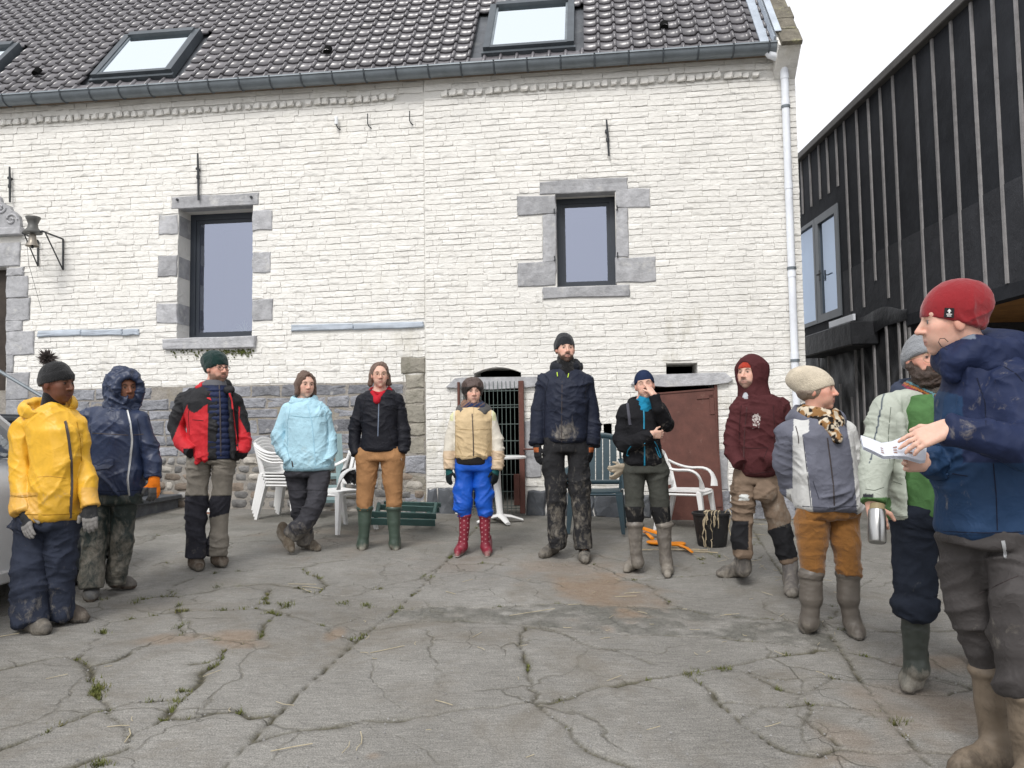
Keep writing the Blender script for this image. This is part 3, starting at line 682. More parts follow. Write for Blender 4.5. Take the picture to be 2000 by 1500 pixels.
# lower wall, sheet of loose foil with real folds
fo = MB(); ny, nz = 70, 40; y_lo, y_hi = YB, Y1
for j in range(nz + 1):
    for i in range(ny + 1):
        y_ = y_lo + (y_hi - y_lo) * i / ny; z_ = -.4 + (ZL + .25 + .4) * j / nz
        w_ = .018 * math.sin(y_ * 9 + 2.2 * math.sin(z_ * 3)) + .02 * math.sin(z_ * 7 + y_ * 3.0) + .012 * math.sin(y_ * 21 - z_ * 11)
        if j == nz: w_ = -.03
        fo.v.append((.06 + w_ * .9, y_, z_))
for j in range(nz):
    for i in range(ny): k = j * (ny + 1) + i; fo.f.append((k, k + 1, k + ny + 2, k + ny + 1))
fo.build('foil_sheet', M['membrane2'], bb, True)
mb = MB()                                                     # folded foil apron where the upper wall ends
for j in range(4):
    for i in range(61):
        y_ = YB - .05 + (Y1 - YB) * i / 60; q_ = j / 3; z_ = ZL + .16 - .22 * q_ + .06 * math.sin(y_ * 2.1 + j) + .03 * math.sin(y_ * 5.3); mb.v.append((-.012 - .014 * math.sin(q_ * 3) + .008 * math.sin(y_ * 8), y_, z_))
for j in range(3):
    for i in range(60): k = j * 61 + i; mb.f.append((k, k + 1, k + 62, k + 61))
mb.build('foil_apron', M['membrane2'], bb, True)
# open bay under the upper floor: timber ceiling, dark back wall
mb = MB(); mb.add([(0, Y0b, ZL - .1), (0, YB, ZL - .1), (6.5, YB, ZL - .1), (6.5, Y0b, ZL - .1)], [(0, 1, 2, 3)]); mb.build('bay_ceiling', pmat('orange_osb', (.36, .18, .065), .7, .3, 7, 40, .3, .005), bb)
mb = MB(); mb.add([(6.5, Y0b, -1), (6.5, YB, -1), (6.5, YB, ZL), (6.5, Y0b, ZL)], [(0, 1, 2, 3)]); mb.add([(.06, YB, -1), (6.5, YB, -1), (6.5, YB, ZL), (.06, YB, ZL)], [(0, 1, 2, 3)]); mb.build('bay_wall', M['membrane2'], bb)
mb = MB(); mb.box(-.01, .14, Y0b, YB, ZL - .13, ZL + .02); mb.build('floor_beam', M['membrane'], bb)
mb = MB(); mb.box(-.10, .05, Y0b, Y1, ZT - .02, ZT + .10, .01); mb.build('roof_edge', pmat('dark_trim', (.11, .105, .10), .6, .2, 4, 20, .2, .004), bb)
# window: fixed pane and opening sash with handle
wn = empty('wide_window'); wn.parent = bb; wn['label'] = 'grey framed two-part window reflecting pale sky'
M['alu'] = pmat('grey_aluminium', (.13, .145, .16), .45, .1, 4, bstr=0, spec=.4)
ym = BP(1595, 500)[0]
def wfr(y0, y1, k, name='window_frame'):
    mb = MB(); x0, x1 = -.02, .06; mb.box(x0, x1, y0, y0 + k, wzb, wzt); mb.box(x0, x1, y1 - k, y1, wzb, wzt); mb.box(x0, x1, y0 + k, y1 - k, wzt - k, wzt); mb.box(x0, x1, y0 + k, y1 - k, wzb, wzb + k); mb.build(name, M['alu'], wn)
    mb = MB(); mb.add([(.02, y0 + k, wzb + k), (.02, y1 - k, wzb + k), (.02, y1 - k, wzt - k), (.02, y0 + k, wzt - k)], [(0, 1, 2, 3)]); mb.build('pane', M['glass_pale'], wn)
wfr(wy0, ym, .13, 'sash'); wfr(ym + .02, wy1, .07)
mb = MB(); mb.add([(.1, wy0 + .01, wzb), (.1, wy1, wzb), (.1, wy1, wzt), (.1, wy0 + .01, wzt)], [(0, 1, 2, 3)]); mb.build('pane_backing', pmat('sky_tone_backing', (.62, .70, .80), .8, .08, 2, bstr=0), wn)  # added pale sheet behind the panes; its colour stands in for reflected sky
hy, hz = BP(1604, 540)[0], BP(1604, 537)[1]
mb = MB(); mb.box(-.035, -.02, hy - .02, hy + .02, hz - .10, hz + .08); mb.tube([(-.04, hy, hz), (-.075, hy, hz), (-.075, hy - .17, hz)], .012, 6); mb.build('handle', M['iron'], wn)
mb = MB(); a_ = BP(1620, 636, .06); b_ = BP(1667, 613, .06); mb.box(-.07, -.03, b_[0], a_[0], wzb - .16, wzb - .06, .003); mb.build('white_rail', M['pvc'], bb)
# dark wrapped canopy box below the window
c0, c1 = BP(1664, 660, .35)[0], BP(1572, 660, .35)[0] + .3
mb = MB(); mb.box(-.36, .05, c0, c1, BP(1600, 690, .36)[1], BP(1600, 647, .36)[1] , .02); mb.build('wrapped_canopy', M['membrane2'], bb)
# battens: (pixel x, top y or None for the roof edge, bottom y)
bt = [(1570, None, 418), (1586, None, 404), (1604, None, 389), (1620, None, 378), (1638, None, 364), (1665, None, 608), (1690, None, 600), (1712, None, 548), (1738, None, 582), (1766, None, 616)]
for top, bot in ((1788, 660), (1823, 615), (1862, 600), (1903, 580), (1946, 560), (1992, 545), (2045, 520), (2105, 500), (2175, 470)): bt.append((top + 25, None, bot))
def batten(y_, z0, z1, x=-.012, w_=.021):
    mb = MB(); zc = z0
    jw = random.uniform(-.012, .012)
    mb.hexa([(x - .012, y_ - w_ + jw, z0), (x + .010, y_ - w_ + jw, z0), (x + .010, y_ + w_ + jw, z0), (x - .012, y_ + w_ + jw, z0), (x - .012, y_ - w_, z1), (x + .010, y_ - w_, z1), (x + .010, y_ + w_, z1), (x - .012, y_ + w_, z1)])
    mb.build('batten', M['batten'], bb)
for px, t_, b_ in bt:
    y_ = BP(px, b_)[0]; z0 = max(BP(px, b_)[1], ZL + .03); batten(y_, z0, ZT - .03)
for px, y0_, y1_ in ((1661, 625, 690), (1674, 622, 900), (1697, 615, 900), (1722, 606, 900), (1746, 600, 900), (1758, 590, 900), (1768, 640, 900), (1592, 690, 820), (1611, 690, 820), (1634, 750, 900), (1657, 775, 900)):
    y_ = BP(px, y0_, .05)[0]; batten(y_, -.3, min(BP(px, y0_, .05)[1], ZL + .10), .005)
# overlapping membrane laps on the upper wall
mb = MB()
for y0, y1, z0 in ((Y0b, -2.0, 3.6), (-2.0, .6, 3.55), (.6, 1.6, 3.5)):
    mb.add([(-.004, y0, z0 - 1.1), (-.004, y1, z0 - 1.1), (-.008, y1, z0), (-.008, y0, z0)], [(0, 1, 2, 3)])
mb.build('membrane_lap', pmat('membrane_lap', (.040, .042, .048), .75, .25, 2.5, 9, .4, .03, spec=.25), bb)
# ================================================================== THE YARD
CRK = [  # (width in m, pixel polyline)
 (.014, [(940, 1020), (900, 1062), (867, 1100), (780, 1187), (745, 1212), (695, 1252), (620, 1322), (542, 1395), (485, 1452), (425, 1508)]),
 (.022, [(485, 1452), (565, 1430), (640, 1420), (710, 1405), (760, 1404), (850, 1395), (900, 1385), (1000, 1374), (1040, 1368)]),
 (.024, [(1040, 1368), (1052, 1350), (1034, 1322), (1022, 1282), (1014, 1246), (1027, 1225)]),
 (.026, [(1040, 1368), (1070, 1371), (1150, 1345), (1250, 1330), (1310, 1320), (1350, 1312), (1440, 1297), (1500, 1282), (1592, 1267), (1645, 1270)]),
 (.022, [(1040, 1368), (1080, 1400), (1130, 1450), (1180, 1475), (1230, 1492), (1260, 1520)]),
 (.016, [(780, 1187), (900, 1187), (1050, 1178), (1150, 1184), (1260, 1185), (1335, 1187), (1380, 1202), (1450, 1207), (1520, 1210), (1605, 1216)]),
 (.010, [(745, 1212), (830, 1214), (900, 1212), (1027, 1225), (1100, 1235), (1200, 1240), (1330, 1244), (1480, 1252), (1645, 1270)]),
 (.016, [(1470, 1035), (1500, 1080), (1535, 1130), (1605, 1215), (1645, 1270), (1680, 1325), (1720, 1375), (1752, 1422), (1790, 1465), (1825, 1515)]),
 (.014, [(1027, 1225), (1090, 1238), (1160, 1266), (1230, 1282), (1275, 1297)]),
 (.022, [(1345, 1315), (1365, 1335), (1400, 1370), (1440, 1400), (1500, 1378)]),
 (.014, [(1440, 1400), (1480, 1430), (1540, 1465), (1600, 1475), (1640, 1462), (1720, 1475), (1790, 1465)]),
 (.016, [(1460, 1310), (1500, 1323), (1560, 1322), (1625, 1320), (1680, 1325)]),
 (.012, [(1460, 1310), (1520, 1345), (1560, 1352), (1600, 1338), (1625, 1320)]),
 (.013, [(1400, 1370), (1470, 1376), (1540, 1380), (1580, 1372), (1640, 1378), (1720, 1388)]),
 (.02, [(1580, 1372), (1575, 1400), (1600, 1425), (1640, 1455)]),
 (.014, [(1645, 1230), (1700, 1232), (1770, 1233), (1880, 1230), (2010, 1226)]),
 (.014, [(1660, 1272), (1710, 1282), (1770, 1300), (1840, 1325), (1900, 1340), (2010, 1372)]),
 (.014, [(1680, 1325), (1760, 1350), (1850, 1355), (1920, 1332), (2010, 1320)]),
 (.02, [(1752, 1422), (1800, 1470), (1850, 1472), (1930, 1480), (2010, 1495)]),
 (.012, [(1605, 1215), (1640, 1190), (1690, 1140), (1760, 1096), (1900, 1080)]),
 (.012, [(1535, 1130), (1610, 1108), (1690, 1092), (1800, 1090), (1990, 1082)]),
 (.012, [(1500, 1080), (1420, 1120), (1300, 1128), (1210, 1132), (1200, 1140)]),
 (.012, [(1335, 1187), (1290, 1165), (1262, 1140), (1230, 1130), (1160, 1100), (1060, 1108), (960, 1100), (867, 1100)]),
 # left part
 (.024, [(-30, 1480), (40, 1448), (90, 1430), (150, 1402), (180, 1388), (215, 1385)]),
 (.03, [(215, 1385), (195, 1362), (192, 1335), (180, 1310), (172, 1298), (150, 1285)]),
 (.02, [(150, 1285), (110, 1282), (60, 1292), (-30, 1310)]),
 (.02, [(150, 1285), (180, 1262), (200, 1230), (215, 1212), (180, 1205), (120, 1200)]),
 (.016, [(172, 1298), (225, 1290), (250, 1278), (290, 1260), (330, 1250), (350, 1240)]),
 (.022, [(350, 1240), (420, 1250), (455, 1252), (505, 1250), (440, 1270), (425, 1285), (405, 1294), (375, 1296)]),
 (.032, [(440, 1270), (425, 1295), (395, 1320), (380, 1342), (355, 1365), (335, 1385), (320, 1405)]),
 (.02, [(215, 1385), (260, 1370), (325, 1366), (355, 1365)]),
 (.024, [(320, 1405), (370, 1402), (420, 1393), (465, 1390), (490, 1402), (542, 1395)]),
 (.024, [(320, 1405), (290, 1422), (255, 1435), (245, 1460), (225, 1468), (150, 1490), (100, 1510)]),
 (.016, [(215, 1385), (225, 1405), (245, 1420), (248, 1445)]),
 (.022, [(350, 1240), (360, 1215), (345, 1190), (300, 1200), (215, 1212)]),
 (.02, [(260, 1172), (300, 1165), (345, 1165), (390, 1158), (430, 1150), (520, 1140), (590, 1150), (620, 1160), (640, 1140), (600, 1118), (592, 1112)]),
 (.014, [(325, 1163), (350, 1140), (380, 1125), (430, 1115), (480, 1115), (590, 1108), (640, 1098), (690, 1094)]),
 (.02, [(345, 1190), (420, 1190), (500, 1186), (540, 1190), (515, 1225), (512, 1232), (505, 1250)]),
 (.014, [(540, 1190), (570, 1170), (620, 1160), (690, 1162), (760, 1140), (820, 1128), (867, 1100)]),
 (.02, [(500, 1186), (520, 1165), (530, 1150)]),
 (.02, [(645, 1225), (655, 1240), (695, 1252)]),
 (.012, [(540, 1190), (600, 1212), (645, 1225), (700, 1205), (745, 1212)]),
 (.012, [(300, 1105), (320, 1098), (360, 1108), (410, 1112)]),
 (.010, [(240, 1072), (280, 1060), (310, 1045), (345, 1042)]),
 (.012, [(1640, 1190), (1560, 1165), (1535, 1130)]),
]
def jag(P, seed, step=.05, amp=.014):
    rd_ = random.Random(seed); out = [P[0]]
    for a, b in zip(P[:-1], P[1:]):
        n = max(1, int(np.linalg.norm(b - a) / step)); d = (b - a) / (np.linalg.norm(b - a) + 1e-9); nr = np.array([-d[1], d[0]])
        for i in range(1, n + 1):
            q = a + (b - a) * i / n
            if i < n: q = q + nr * rd_.gauss(0, amp) + d * rd_.gauss(0, amp * .6)
            out.append(q)
    return out
def axis(lo, hi, f):
    v = [lo]
    while v[-1] < hi: v.append(v[-1] + f(v[-1]))
    return np.array(v)
GX = axis(-5.4, 5.25, lambda x: .0165); GY = axis(2.1, 9.2, lambda y: .0075 + .0022 * (y - 2.1))
gx, gy = np.meshgrid(GX, GY)
dist = np.full(gx.shape, 9.0, np.float32); wid = np.full(gx.shape, .015, np.float32)
CRKW = []
for k, (wd, pl) in enumerate(CRK):
    P = [gnd(x, y)[:2] for x, y in pl]; wd *= .58; straight = k in (0, 7)
    J = jag(P, k, .06, .004 if straight else .013); CRKW.append((wd, J))
    for a, b in zip(J[:-1], J[1:]):
        mgn = .10; x0, x1 = min(a[0], b[0]) - mgn, max(a[0], b[0]) + mgn; y0, y1 = min(a[1], b[1]) - mgn, max(a[1], b[1]) + mgn
        i0, i1 = np.searchsorted(GX, (x0, x1)); j0, j1 = np.searchsorted(GY, (y0, y1))
        if i1 <= i0 or j1 <= j0: continue
        X = gx[j0:j1, i0:i1]; Y = gy[j0:j1, i0:i1]; d = b - a; L2 = d @ d + 1e-9
        t = np.clip(((X - a[0]) * d[0] + (Y - a[1]) * d[1]) / L2, 0, 1)
        D = np.hypot(X - a[0] - t * d[0], Y - a[1] - t * d[1]); S = dist[j0:j1, i0:i1]
        mk = D < S; S[mk] = D[mk]; wid[j0:j1, i0:i1][mk] = wd
def vnoise(P, seed=0):
    """smooth value noise on points (N,3) in 0..1"""
    i = np.floor(P).astype(np.int64); f = (P - i).astype(np.float32); f = f * f * (3 - 2 * f); r = 0
    def h(a, b, c):
        n = (a * 73856093) ^ (b * 19349663) ^ (c * 83492791) ^ (seed * 2654435761); n = (n ^ (n >> 13)) * 1274126177; n = n ^ (n >> 16); return ((n & 0xffff) / 65535.0).astype(np.float32)
    for dx in (0, 1):
        for dy in (0, 1):
            for dz in (0, 1):
                wgt = (f[:, 0] if dx else 1 - f[:, 0]) * (f[:, 1] if dy else 1 - f[:, 1]) * (f[:, 2] if dz else 1 - f[:, 2]); r = r + wgt * h(i[:, 0] + dx, i[:, 1] + dy, i[:, 2] + dz)
    return r
Pg = np.stack([gx.ravel(), gy.ravel(), np.zeros(gx.size)], 1)
n1 = vnoise(Pg * 2.1).reshape(gx.shape); n2 = vnoise(Pg * 14, 3).reshape(gx.shape); n3 = vnoise(Pg * 45, 5).reshape(gx.shape); n4 = vnoise(Pg * 5.5, 8).reshape(gx.shape)
wv = wid * (.35 + 1.3 * n2)                                     # uneven crack width
groove = np.clip(1 - dist / np.maximum(wv, .004), 0, 1)
spall = np.clip(1 - dist / (wid * 6.5), 0, 1) ** 2 * np.clip((n4 - .5) * 4, 0, 1)
gz_ = G(gx, gy) + (n1 - .5) * .02 + (n2 - .5) * .004 + (n3 - .5) * .0022 - groove ** .8 * .015 - spall * .010
# rough patched strip between the two cross cracks
ps = np.array([gnd(x, y)[:2] for x, y in ((745, 1214), (780, 1189), (1050, 1180), (1335, 1189), (1520, 1212), (1605, 1218), (1640, 1268), (1480, 1250), (1330, 1242), (1200, 1238), (1027, 1223))])
def inpoly(X, Y, p):
    r = np.zeros(X.shape, bool); j = len(p) - 1
    for i in range(len(p)):
        c = (p[i, 1] > Y) != (p[j, 1] > Y); xx = (p[j, 0] - p[i, 0]) * (Y - p[i, 1]) / (p[j, 1] - p[i, 1] + 1e-12) + p[i, 0]; r ^= c & (X < xx); j = i
    return r
patch = inpoly(gx, gy, ps).astype(np.float32)
gz_ += patch * ((n3 - .5) * .010 + (n2 - .5) * .010 - .004)
# label slabs
blk = dist < .011
blk = blk[:-1, :-1] | blk[1:, 1:] | blk[:-1, 1:] | blk[1:, :-1]
lab = np.where(blk, -1, 0); ny, nx = lab.shape; cur = 0; sizes = []
for sj in range(0, ny, 9):
    for si in range(0, nx, 9):
        if lab[sj, si] != 0: continue
        cur += 1; lab[sj, si] = cur; stack = [(sj, si)]; cnt = 0
        while stack:
            j, i = stack.pop(); cnt += 1
            if i and lab[j, i - 1] == 0: lab[j, i - 1] = cur; stack.append((j, i - 1))
            if i < nx - 1 and lab[j, i + 1] == 0: lab[j, i + 1] = cur; stack.append((j, i + 1))
            if j and lab[j - 1, i] == 0: lab[j - 1, i] = cur; stack.append((j - 1, i))
            if j < ny - 1 and lab[j + 1, i] == 0: lab[j + 1, i] = cur; stack.append((j + 1, i))
        sizes.append(cnt)
small = [k + 1 for k, c in enumerate(sizes) if c < 500]
for k in small: lab[lab == k] = -1
lab[lab == 0] = -1
for _ in range(60):
    un = lab == -1
    if not un.any(): break
    for sh, ax in ((1, 0), (-1, 0), (1, 1), (-1, 1)):
        r = np.roll(lab, sh, ax); t = un & (r > 0) & (lab == -1); lab[t] = r[t]
lab[lab < 0] = 1
# concrete material
def concrete():
    mt, t, b = nodes('worn_concrete'); v = posn(t)
    base = ramp(t, noise(t, v, .9, 6, .65), [(.3, (.185, .177, .161)), (.7, (.30, .29, .27))])
    sp = ramp(t, noise(t, v, 160, 3, .7), [(.35, (.62, .62, .62)), (.65, (1.32, 1.32, 1.3))]); c = mixc(t, 1.0, base, sp, 'MULTIPLY')
    st = NN(t, 'ShaderNodeMapping'); st.inputs['Scale'].default_value = (1.4, 9, 1); st.inputs['Rotation'].default_value = (0, 0, .12); L(t, v, st.inputs[0])
    br = ramp(t, noise(t, st.outputs[0], 7, 5, .7), [(.32, (.78, .78, .78)), (.68, (1.16, 1.16, 1.16))]); c = mixc(t, 1.0, c, br, 'MULTIPLY')
    stain = ramp(t, noise(t, v, 1.4, 6, .7, .6), [(.50, (0, 0, 0)), (.68, (1, 1, 1))]); c = mixc(t, math_(t, 'MULTIPLY', stain, .62), c, (.155, .135, .105))
    damp = ramp(t, noise(t, v, .55, 4, .6, .3), [(.45, (0, 0, 0)), (.62, (1, 1, 1))])
    at_ = NN(t, 'ShaderNodeAttribute', attribute_name='soil'); sp_ = NN(t, 'ShaderNodeSeparateColor'); L(t, at_.outputs['Color'], sp_.inputs[0])
    soilc = ramp(t, noise(t, v, 30, 4, .7), [(.35, (.04, .036, .024)), (.65, (.115, .105, .066))])
    c = mixc(t, sp_.outputs[1], c, ramp(t, noise(t, v, 26, 4, .7), [(.35, (.20, .115, .055)), (.65, (.27, .19, .12))]))       # rust / clay film
    c = mixc(t, sp_.outputs[2], c, ramp(t, noise(t, v, 40, 5, .75), [(.3, (.07, .072, .062)), (.7, (.19, .182, .16))]))     # rough old patch / algae film
    wn_ = NN(t, 'ShaderNodeTexNoise'); wn_.inputs['Scale'].default_value = 2.6; wn_.inputs['Detail'].default_value = 5; L(t, v, wn_.inputs['Vector']); va = NN(t, 'ShaderNodeVectorMath', operation='MULTIPLY_ADD'); L(t, wn_.outputs['Color'], va.inputs[0]); va.inputs[1].default_value = (.45, .45, 0); L(t, v, va.inputs[2]); lines = None
    for sc_, wd_, ms_, lo_ in ((1.15, .016, .8, .44), (3.2, .022, 1.1, .52)):
        vo = NN(t, 'ShaderNodeTexVoronoi', feature='DISTANCE_TO_EDGE', voronoi_dimensions='2D'); vo.inputs['Scale'].default_value = sc_; L(t, va.outputs[0], vo.inputs['Vector'])
        ln = mixc(t, 1.0, ramp(t, vo.outputs['Distance'], [(0, (1, 1, 1)), (wd_, (0, 0, 0))]), ramp(t, noise(t, v, ms_, 5, .65), [(lo_, (0, 0, 0)), (lo_ + .12, (1, 1, 1))]), 'MULTIPLY'); lines = ln if lines is None else mixc(t, 1.0, lines, ln, 'ADD')
    c = mixc(t, math_(t, 'MULTIPLY', lines, .5), c, soilc)
    c = mixc(t, sp_.outputs[0], c, soilc)
    L(t, c, b.inputs['Base Color'])
    L(t, ramp(t, damp, [(0, (.82,) * 3), (1, (.62,) * 3)]), b.inputs['Roughness']); b.inputs['Specular IOR Level'].default_value = .35
    h = math_(t, 'ADD', noise(t, v, 110, 4, .7), math_(t, 'MULTIPLY', noise(t, v, 22, 4, .6), 1.2)); h = math_(t, 'SUBTRACT', h, math_(t, 'MULTIPLY', lines, 1.2)); bump(t, b, h, .7, .010); return mt
M['concrete'] = concrete()
soil = np.clip(groove * 1.5, 0, 1) * .85 * (.45 + .9 * n4) + spall * .5; soil = np.clip(soil, 0, 1)
rustc = np.zeros_like(gx)
for (x, y, rx, ry, k) in ((1190, 1150, 90, 38, .85), (1120, 1110, 120, 22, .45), (1290, 1175, 45, 14, .5), (475, 1245, 55, 14, .75), (330, 1252, 45, 10, .6), (660, 1237, 18, 10, .7), (730, 1474, 16, 8, .6), (920, 1100, 90, 14, .25), (1800, 1295, 90, 16, .5), (1620, 1480, 90, 30, .45), (1640, 1440, 50, 26, .4), (1880, 1400, 160, 70, .45), (690, 1050, 150, 22, .3)):
    c = gnd(x, y); e1 = abs(gnd(x + rx, y)[0] - c[0]); e2 = abs(gnd(x, y - ry)[1] - c[1])
    q = np.hypot((gx - c[0]) / e1, (gy - c[1]) / e2) + (n4 - .5) * 1.3 + (n2 - .5) * .5; rustc = np.maximum(rustc, np.clip(1.35 - q, 0, 1) * k * .72)
alg = np.clip((gy - 6.4) / 2.0, 0, 1) * np.clip((n4 * .5 + n1 * .6 - .30) * 2.2, .12, .85)
alg = np.maximum(alg, patch * np.clip(.35 + (n2 - .4) * 1.8 + (n4 - .5), 0, .85))
ground = MB()
g0 = 60.0
xa, xb, ya, yb = GX[0], GX[-1], GY[0], GY[-1]
def gp(x, y, dz=-.0): return (x, y, G(max(min(x, 12), -12), max(min(y, 12), -4)) + dz)
xs = [-400, -60, -12, xa + .01, xb - .01, 12, 60, 400]; ys = [-400, -60, -4, ya + .01, yb - .01, 12, 60, 400]
for y in ys:
    for x in xs: ground.v.append(gp(x, y, -.004))
for j in range(7):
    for i in range(7):
        if i == 3 and j == 3: continue
        ground.f.append((j * 8 + i, j * 8 + i + 1, j * 8 + i + 9, j * 8 + i + 8))
go = ground.build('ground', M['concrete']); tag(go, kind='structure')
mb = MB(); mb.add([gp(xa, ya, -.12), gp(xb, ya, -.12), gp(xb, yb, -.12), gp(xa, yb, -.12)], [(0, 1, 2, 3)]); so_ = mb.build('subsoil', pmat('subsoil', (.06, .05, .038), 1, .3, 8), go)
VI = np.arange(gx.size).reshape(gx.shape)
allv = np.stack([gx.ravel(), gy.ravel(), gz_.ravel()], 1); cols = np.stack([soil.ravel(), rustc.ravel(), alg.ravel(), np.ones(gx.size)], 1).astype(np.float32)
for k in np.unique(lab):
    jj, ii = np.nonzero(lab == k); q = np.stack([VI[jj, ii], VI[jj, ii + 1], VI[jj + 1, ii + 1], VI[jj + 1, ii]], 1)
    u, inv = np.unique(q, return_inverse=True); q = inv.reshape(q.shape)
    me = bpy.data.meshes.new('slab'); me.vertices.add(len(u)); me.vertices.foreach_set('co', allv[u].ravel()); me.loops.add(q.size); me.loops.foreach_set('vertex_index', q.ravel().astype(np.int32))
    me.polygons.add(len(q)); me.polygons.foreach_set('loop_start', np.arange(0, q.size, 4, dtype=np.int32)); me.polygons.foreach_set('use_smooth', np.ones(len(q), bool)); me.update(calc_edges=True)
    ca = me.attributes.new('soil', 'FLOAT_COLOR', 'POINT'); ca.data.foreach_set('color', cols[u].ravel())
    link('concrete_slab', me, go, M['concrete'])
# moss cushions and grass in the cracks (uncountable)
mo = MB(); rg = random.Random(5)
M['grass'] = pmat('crack_moss', (.10, .112, .030), .95, .45, 14, bstr=0, dirt=((.15, .135, .045), 9, .5))
def tuft(x, y, n, h):
    for _ in range(n):
        a = rg.uniform(0, 6.28); r_ = abs(rg.gauss(0, .022)); px, py = x + r_ * math.cos(a), y + r_ * math.sin(a); z = G(px, py) - .012
        b = rg.uniform(0, 6.28); hh = h * rg.uniform(.4, 1.2); w_ = rg.uniform(.002, .0045); lx, ly = math.cos(b) * hh * .8, math.sin(b) * hh * .8
        mo.add([(px - w_ * math.sin(b), py + w_ * math.cos(b), z), (px + w_ * math.sin(b), py - w_ * math.cos(b), z), (px + lx, py + ly, z + hh)], [(0, 1, 2)])
for k, (wd, J) in enumerate(CRKW):
    dens = .42 if k in (23, 24, 29, 30, 34, 35, 37, 39) else .22 if k in (3, 9, 28, 31, 32, 38) else .07
    for q in J:
        if rg.random() < dens: tuft(q[0], q[1], rg.randint(10, 34), rg.uniform(.012, .03))
for px, py, n in ((192, 1345, 90), (190, 1355, 90), (365, 1350, 60), (350, 1370, 60), (350, 1222, 70), (440, 1272, 60), (520, 1172, 60), (530, 1195, 60), (555, 1180, 60), (590, 1150, 50), (670, 1175, 60), (720, 1183, 90), (345, 1165, 60), (430, 1150, 70), (350, 1190, 50), (200, 1232, 50), (195, 1490, 70), (1410, 1310, 70), (1370, 1318, 50), (1350, 1322, 50), (1750, 1412, 70), (1440, 1118, 30), (1370, 1095, 60), (1480, 1060, 40), (190, 1165, 40), (260, 1172, 40), (1400, 1085, 60)):
    for _ in range(3): P = gnd(px + rg.gauss(0, 7), py + rg.gauss(0, 3)); tuft(P[0], P[1], n // 2, rg.uniform(.016, .035))
tag(mo.build('crack_moss', M['grass']), 'low green moss and grass growing in the concrete cracks', 'moss', kind='stuff')
# straw
M['straw'] = pmat('straw', (.42, .365, .25), .7, .25, 20, bstr=0)
def straw_at(mb, px, py, ln, ang, r_=.0022, z=.006):
    P = gnd(px, py); dx, dy = math.cos(ang) * ln / 2, math.sin(ang) * ln / 2; b_ = rg.uniform(-.01, .01)
    q = [(P[0] - dx, P[1] - dy), (P[0] + b_, P[1] + b_), (P[0] + dx, P[1] + dy)]; mb.tube([(x, y, G(x, y) + z + .003 * i) for i, (x, y) in enumerate(q)], r_, 5)
for px, py, ln, a in ((757, 1271, .20, .55), (570, 1464, .16, .35), (867, 1376, .11, -.7), (1040, 1198, .33, .45), (610, 1150, .2, -.5), (590, 1143, .22, -.15), (248, 1440, .12, 1.9), (18, 1243, .1, .5), (1222, 1167, .15, 0), (880, 1160, .12, -.9), (705, 1445, .1, 1.8), (1235, 1160, .12, .1), (600, 1155, .16, -.9)):
    mb = MB(); straw_at(mb, px, py, ln, a); s_ = mb.build('straw_stalk', M['straw'], go)
mb = MB()
for i in range(150):
    q = rg.random(); px, py = (rg.gauss(1560, 55), 1008 + abs(rg.gauss(0, 16))) if q < .35 else (rg.gauss(1450, 60), rg.gauss(1085, 18)) if q < .55 else (rg.uniform(700, 1650), rg.uniform(1130, 1290)) if q < .8 else (rg.uniform(50, 1950), rg.uniform(1050, 1500))
    straw_at(mb, px, py, rg.uniform(.03, .14) * (1.6 if q < .55 else .7), rg.uniform(0, 6.28), .0016, rg.uniform(.004, .05 if q < .35 else .01))
tag(mb.build('loose_straw', M['straw']), 'loose straw scattered over the yard and by the farmhouse base', 'straw', kind='stuff')
# pebbles and grit along the cracks
mb = MB()
for i in range(700):
    if i < 420:
        wd, J = CRKW[rg.randrange(len(CRKW))]; q = J[rg.randrange(len(J))]; x, y = q[0] + rg.gauss(0, .03), q[1] + rg.gauss(0, .03)
    else: P = gnd(rg.uniform(0, 2000), 1060 + 440 * rg.random()); x, y = P[0], P[1]
    r_ = rg.uniform(.002, .007); z = G(x, y)
    mb.add([(x + r_ * rg.uniform(.6, 1.2), y, z), (x - r_, y + r_ * .5, z), (x, y - r_ * rg.uniform(.6, 1.2), z), (x, y + r_ * .3, z + r_ * 1.1)], [(0, 1, 3), (1, 2, 3), (2, 0, 3)])
tag(mb.build('grit', M['rubA']), 'fine grit and pebbles lying along the cracks', 'grit', kind='stuff')
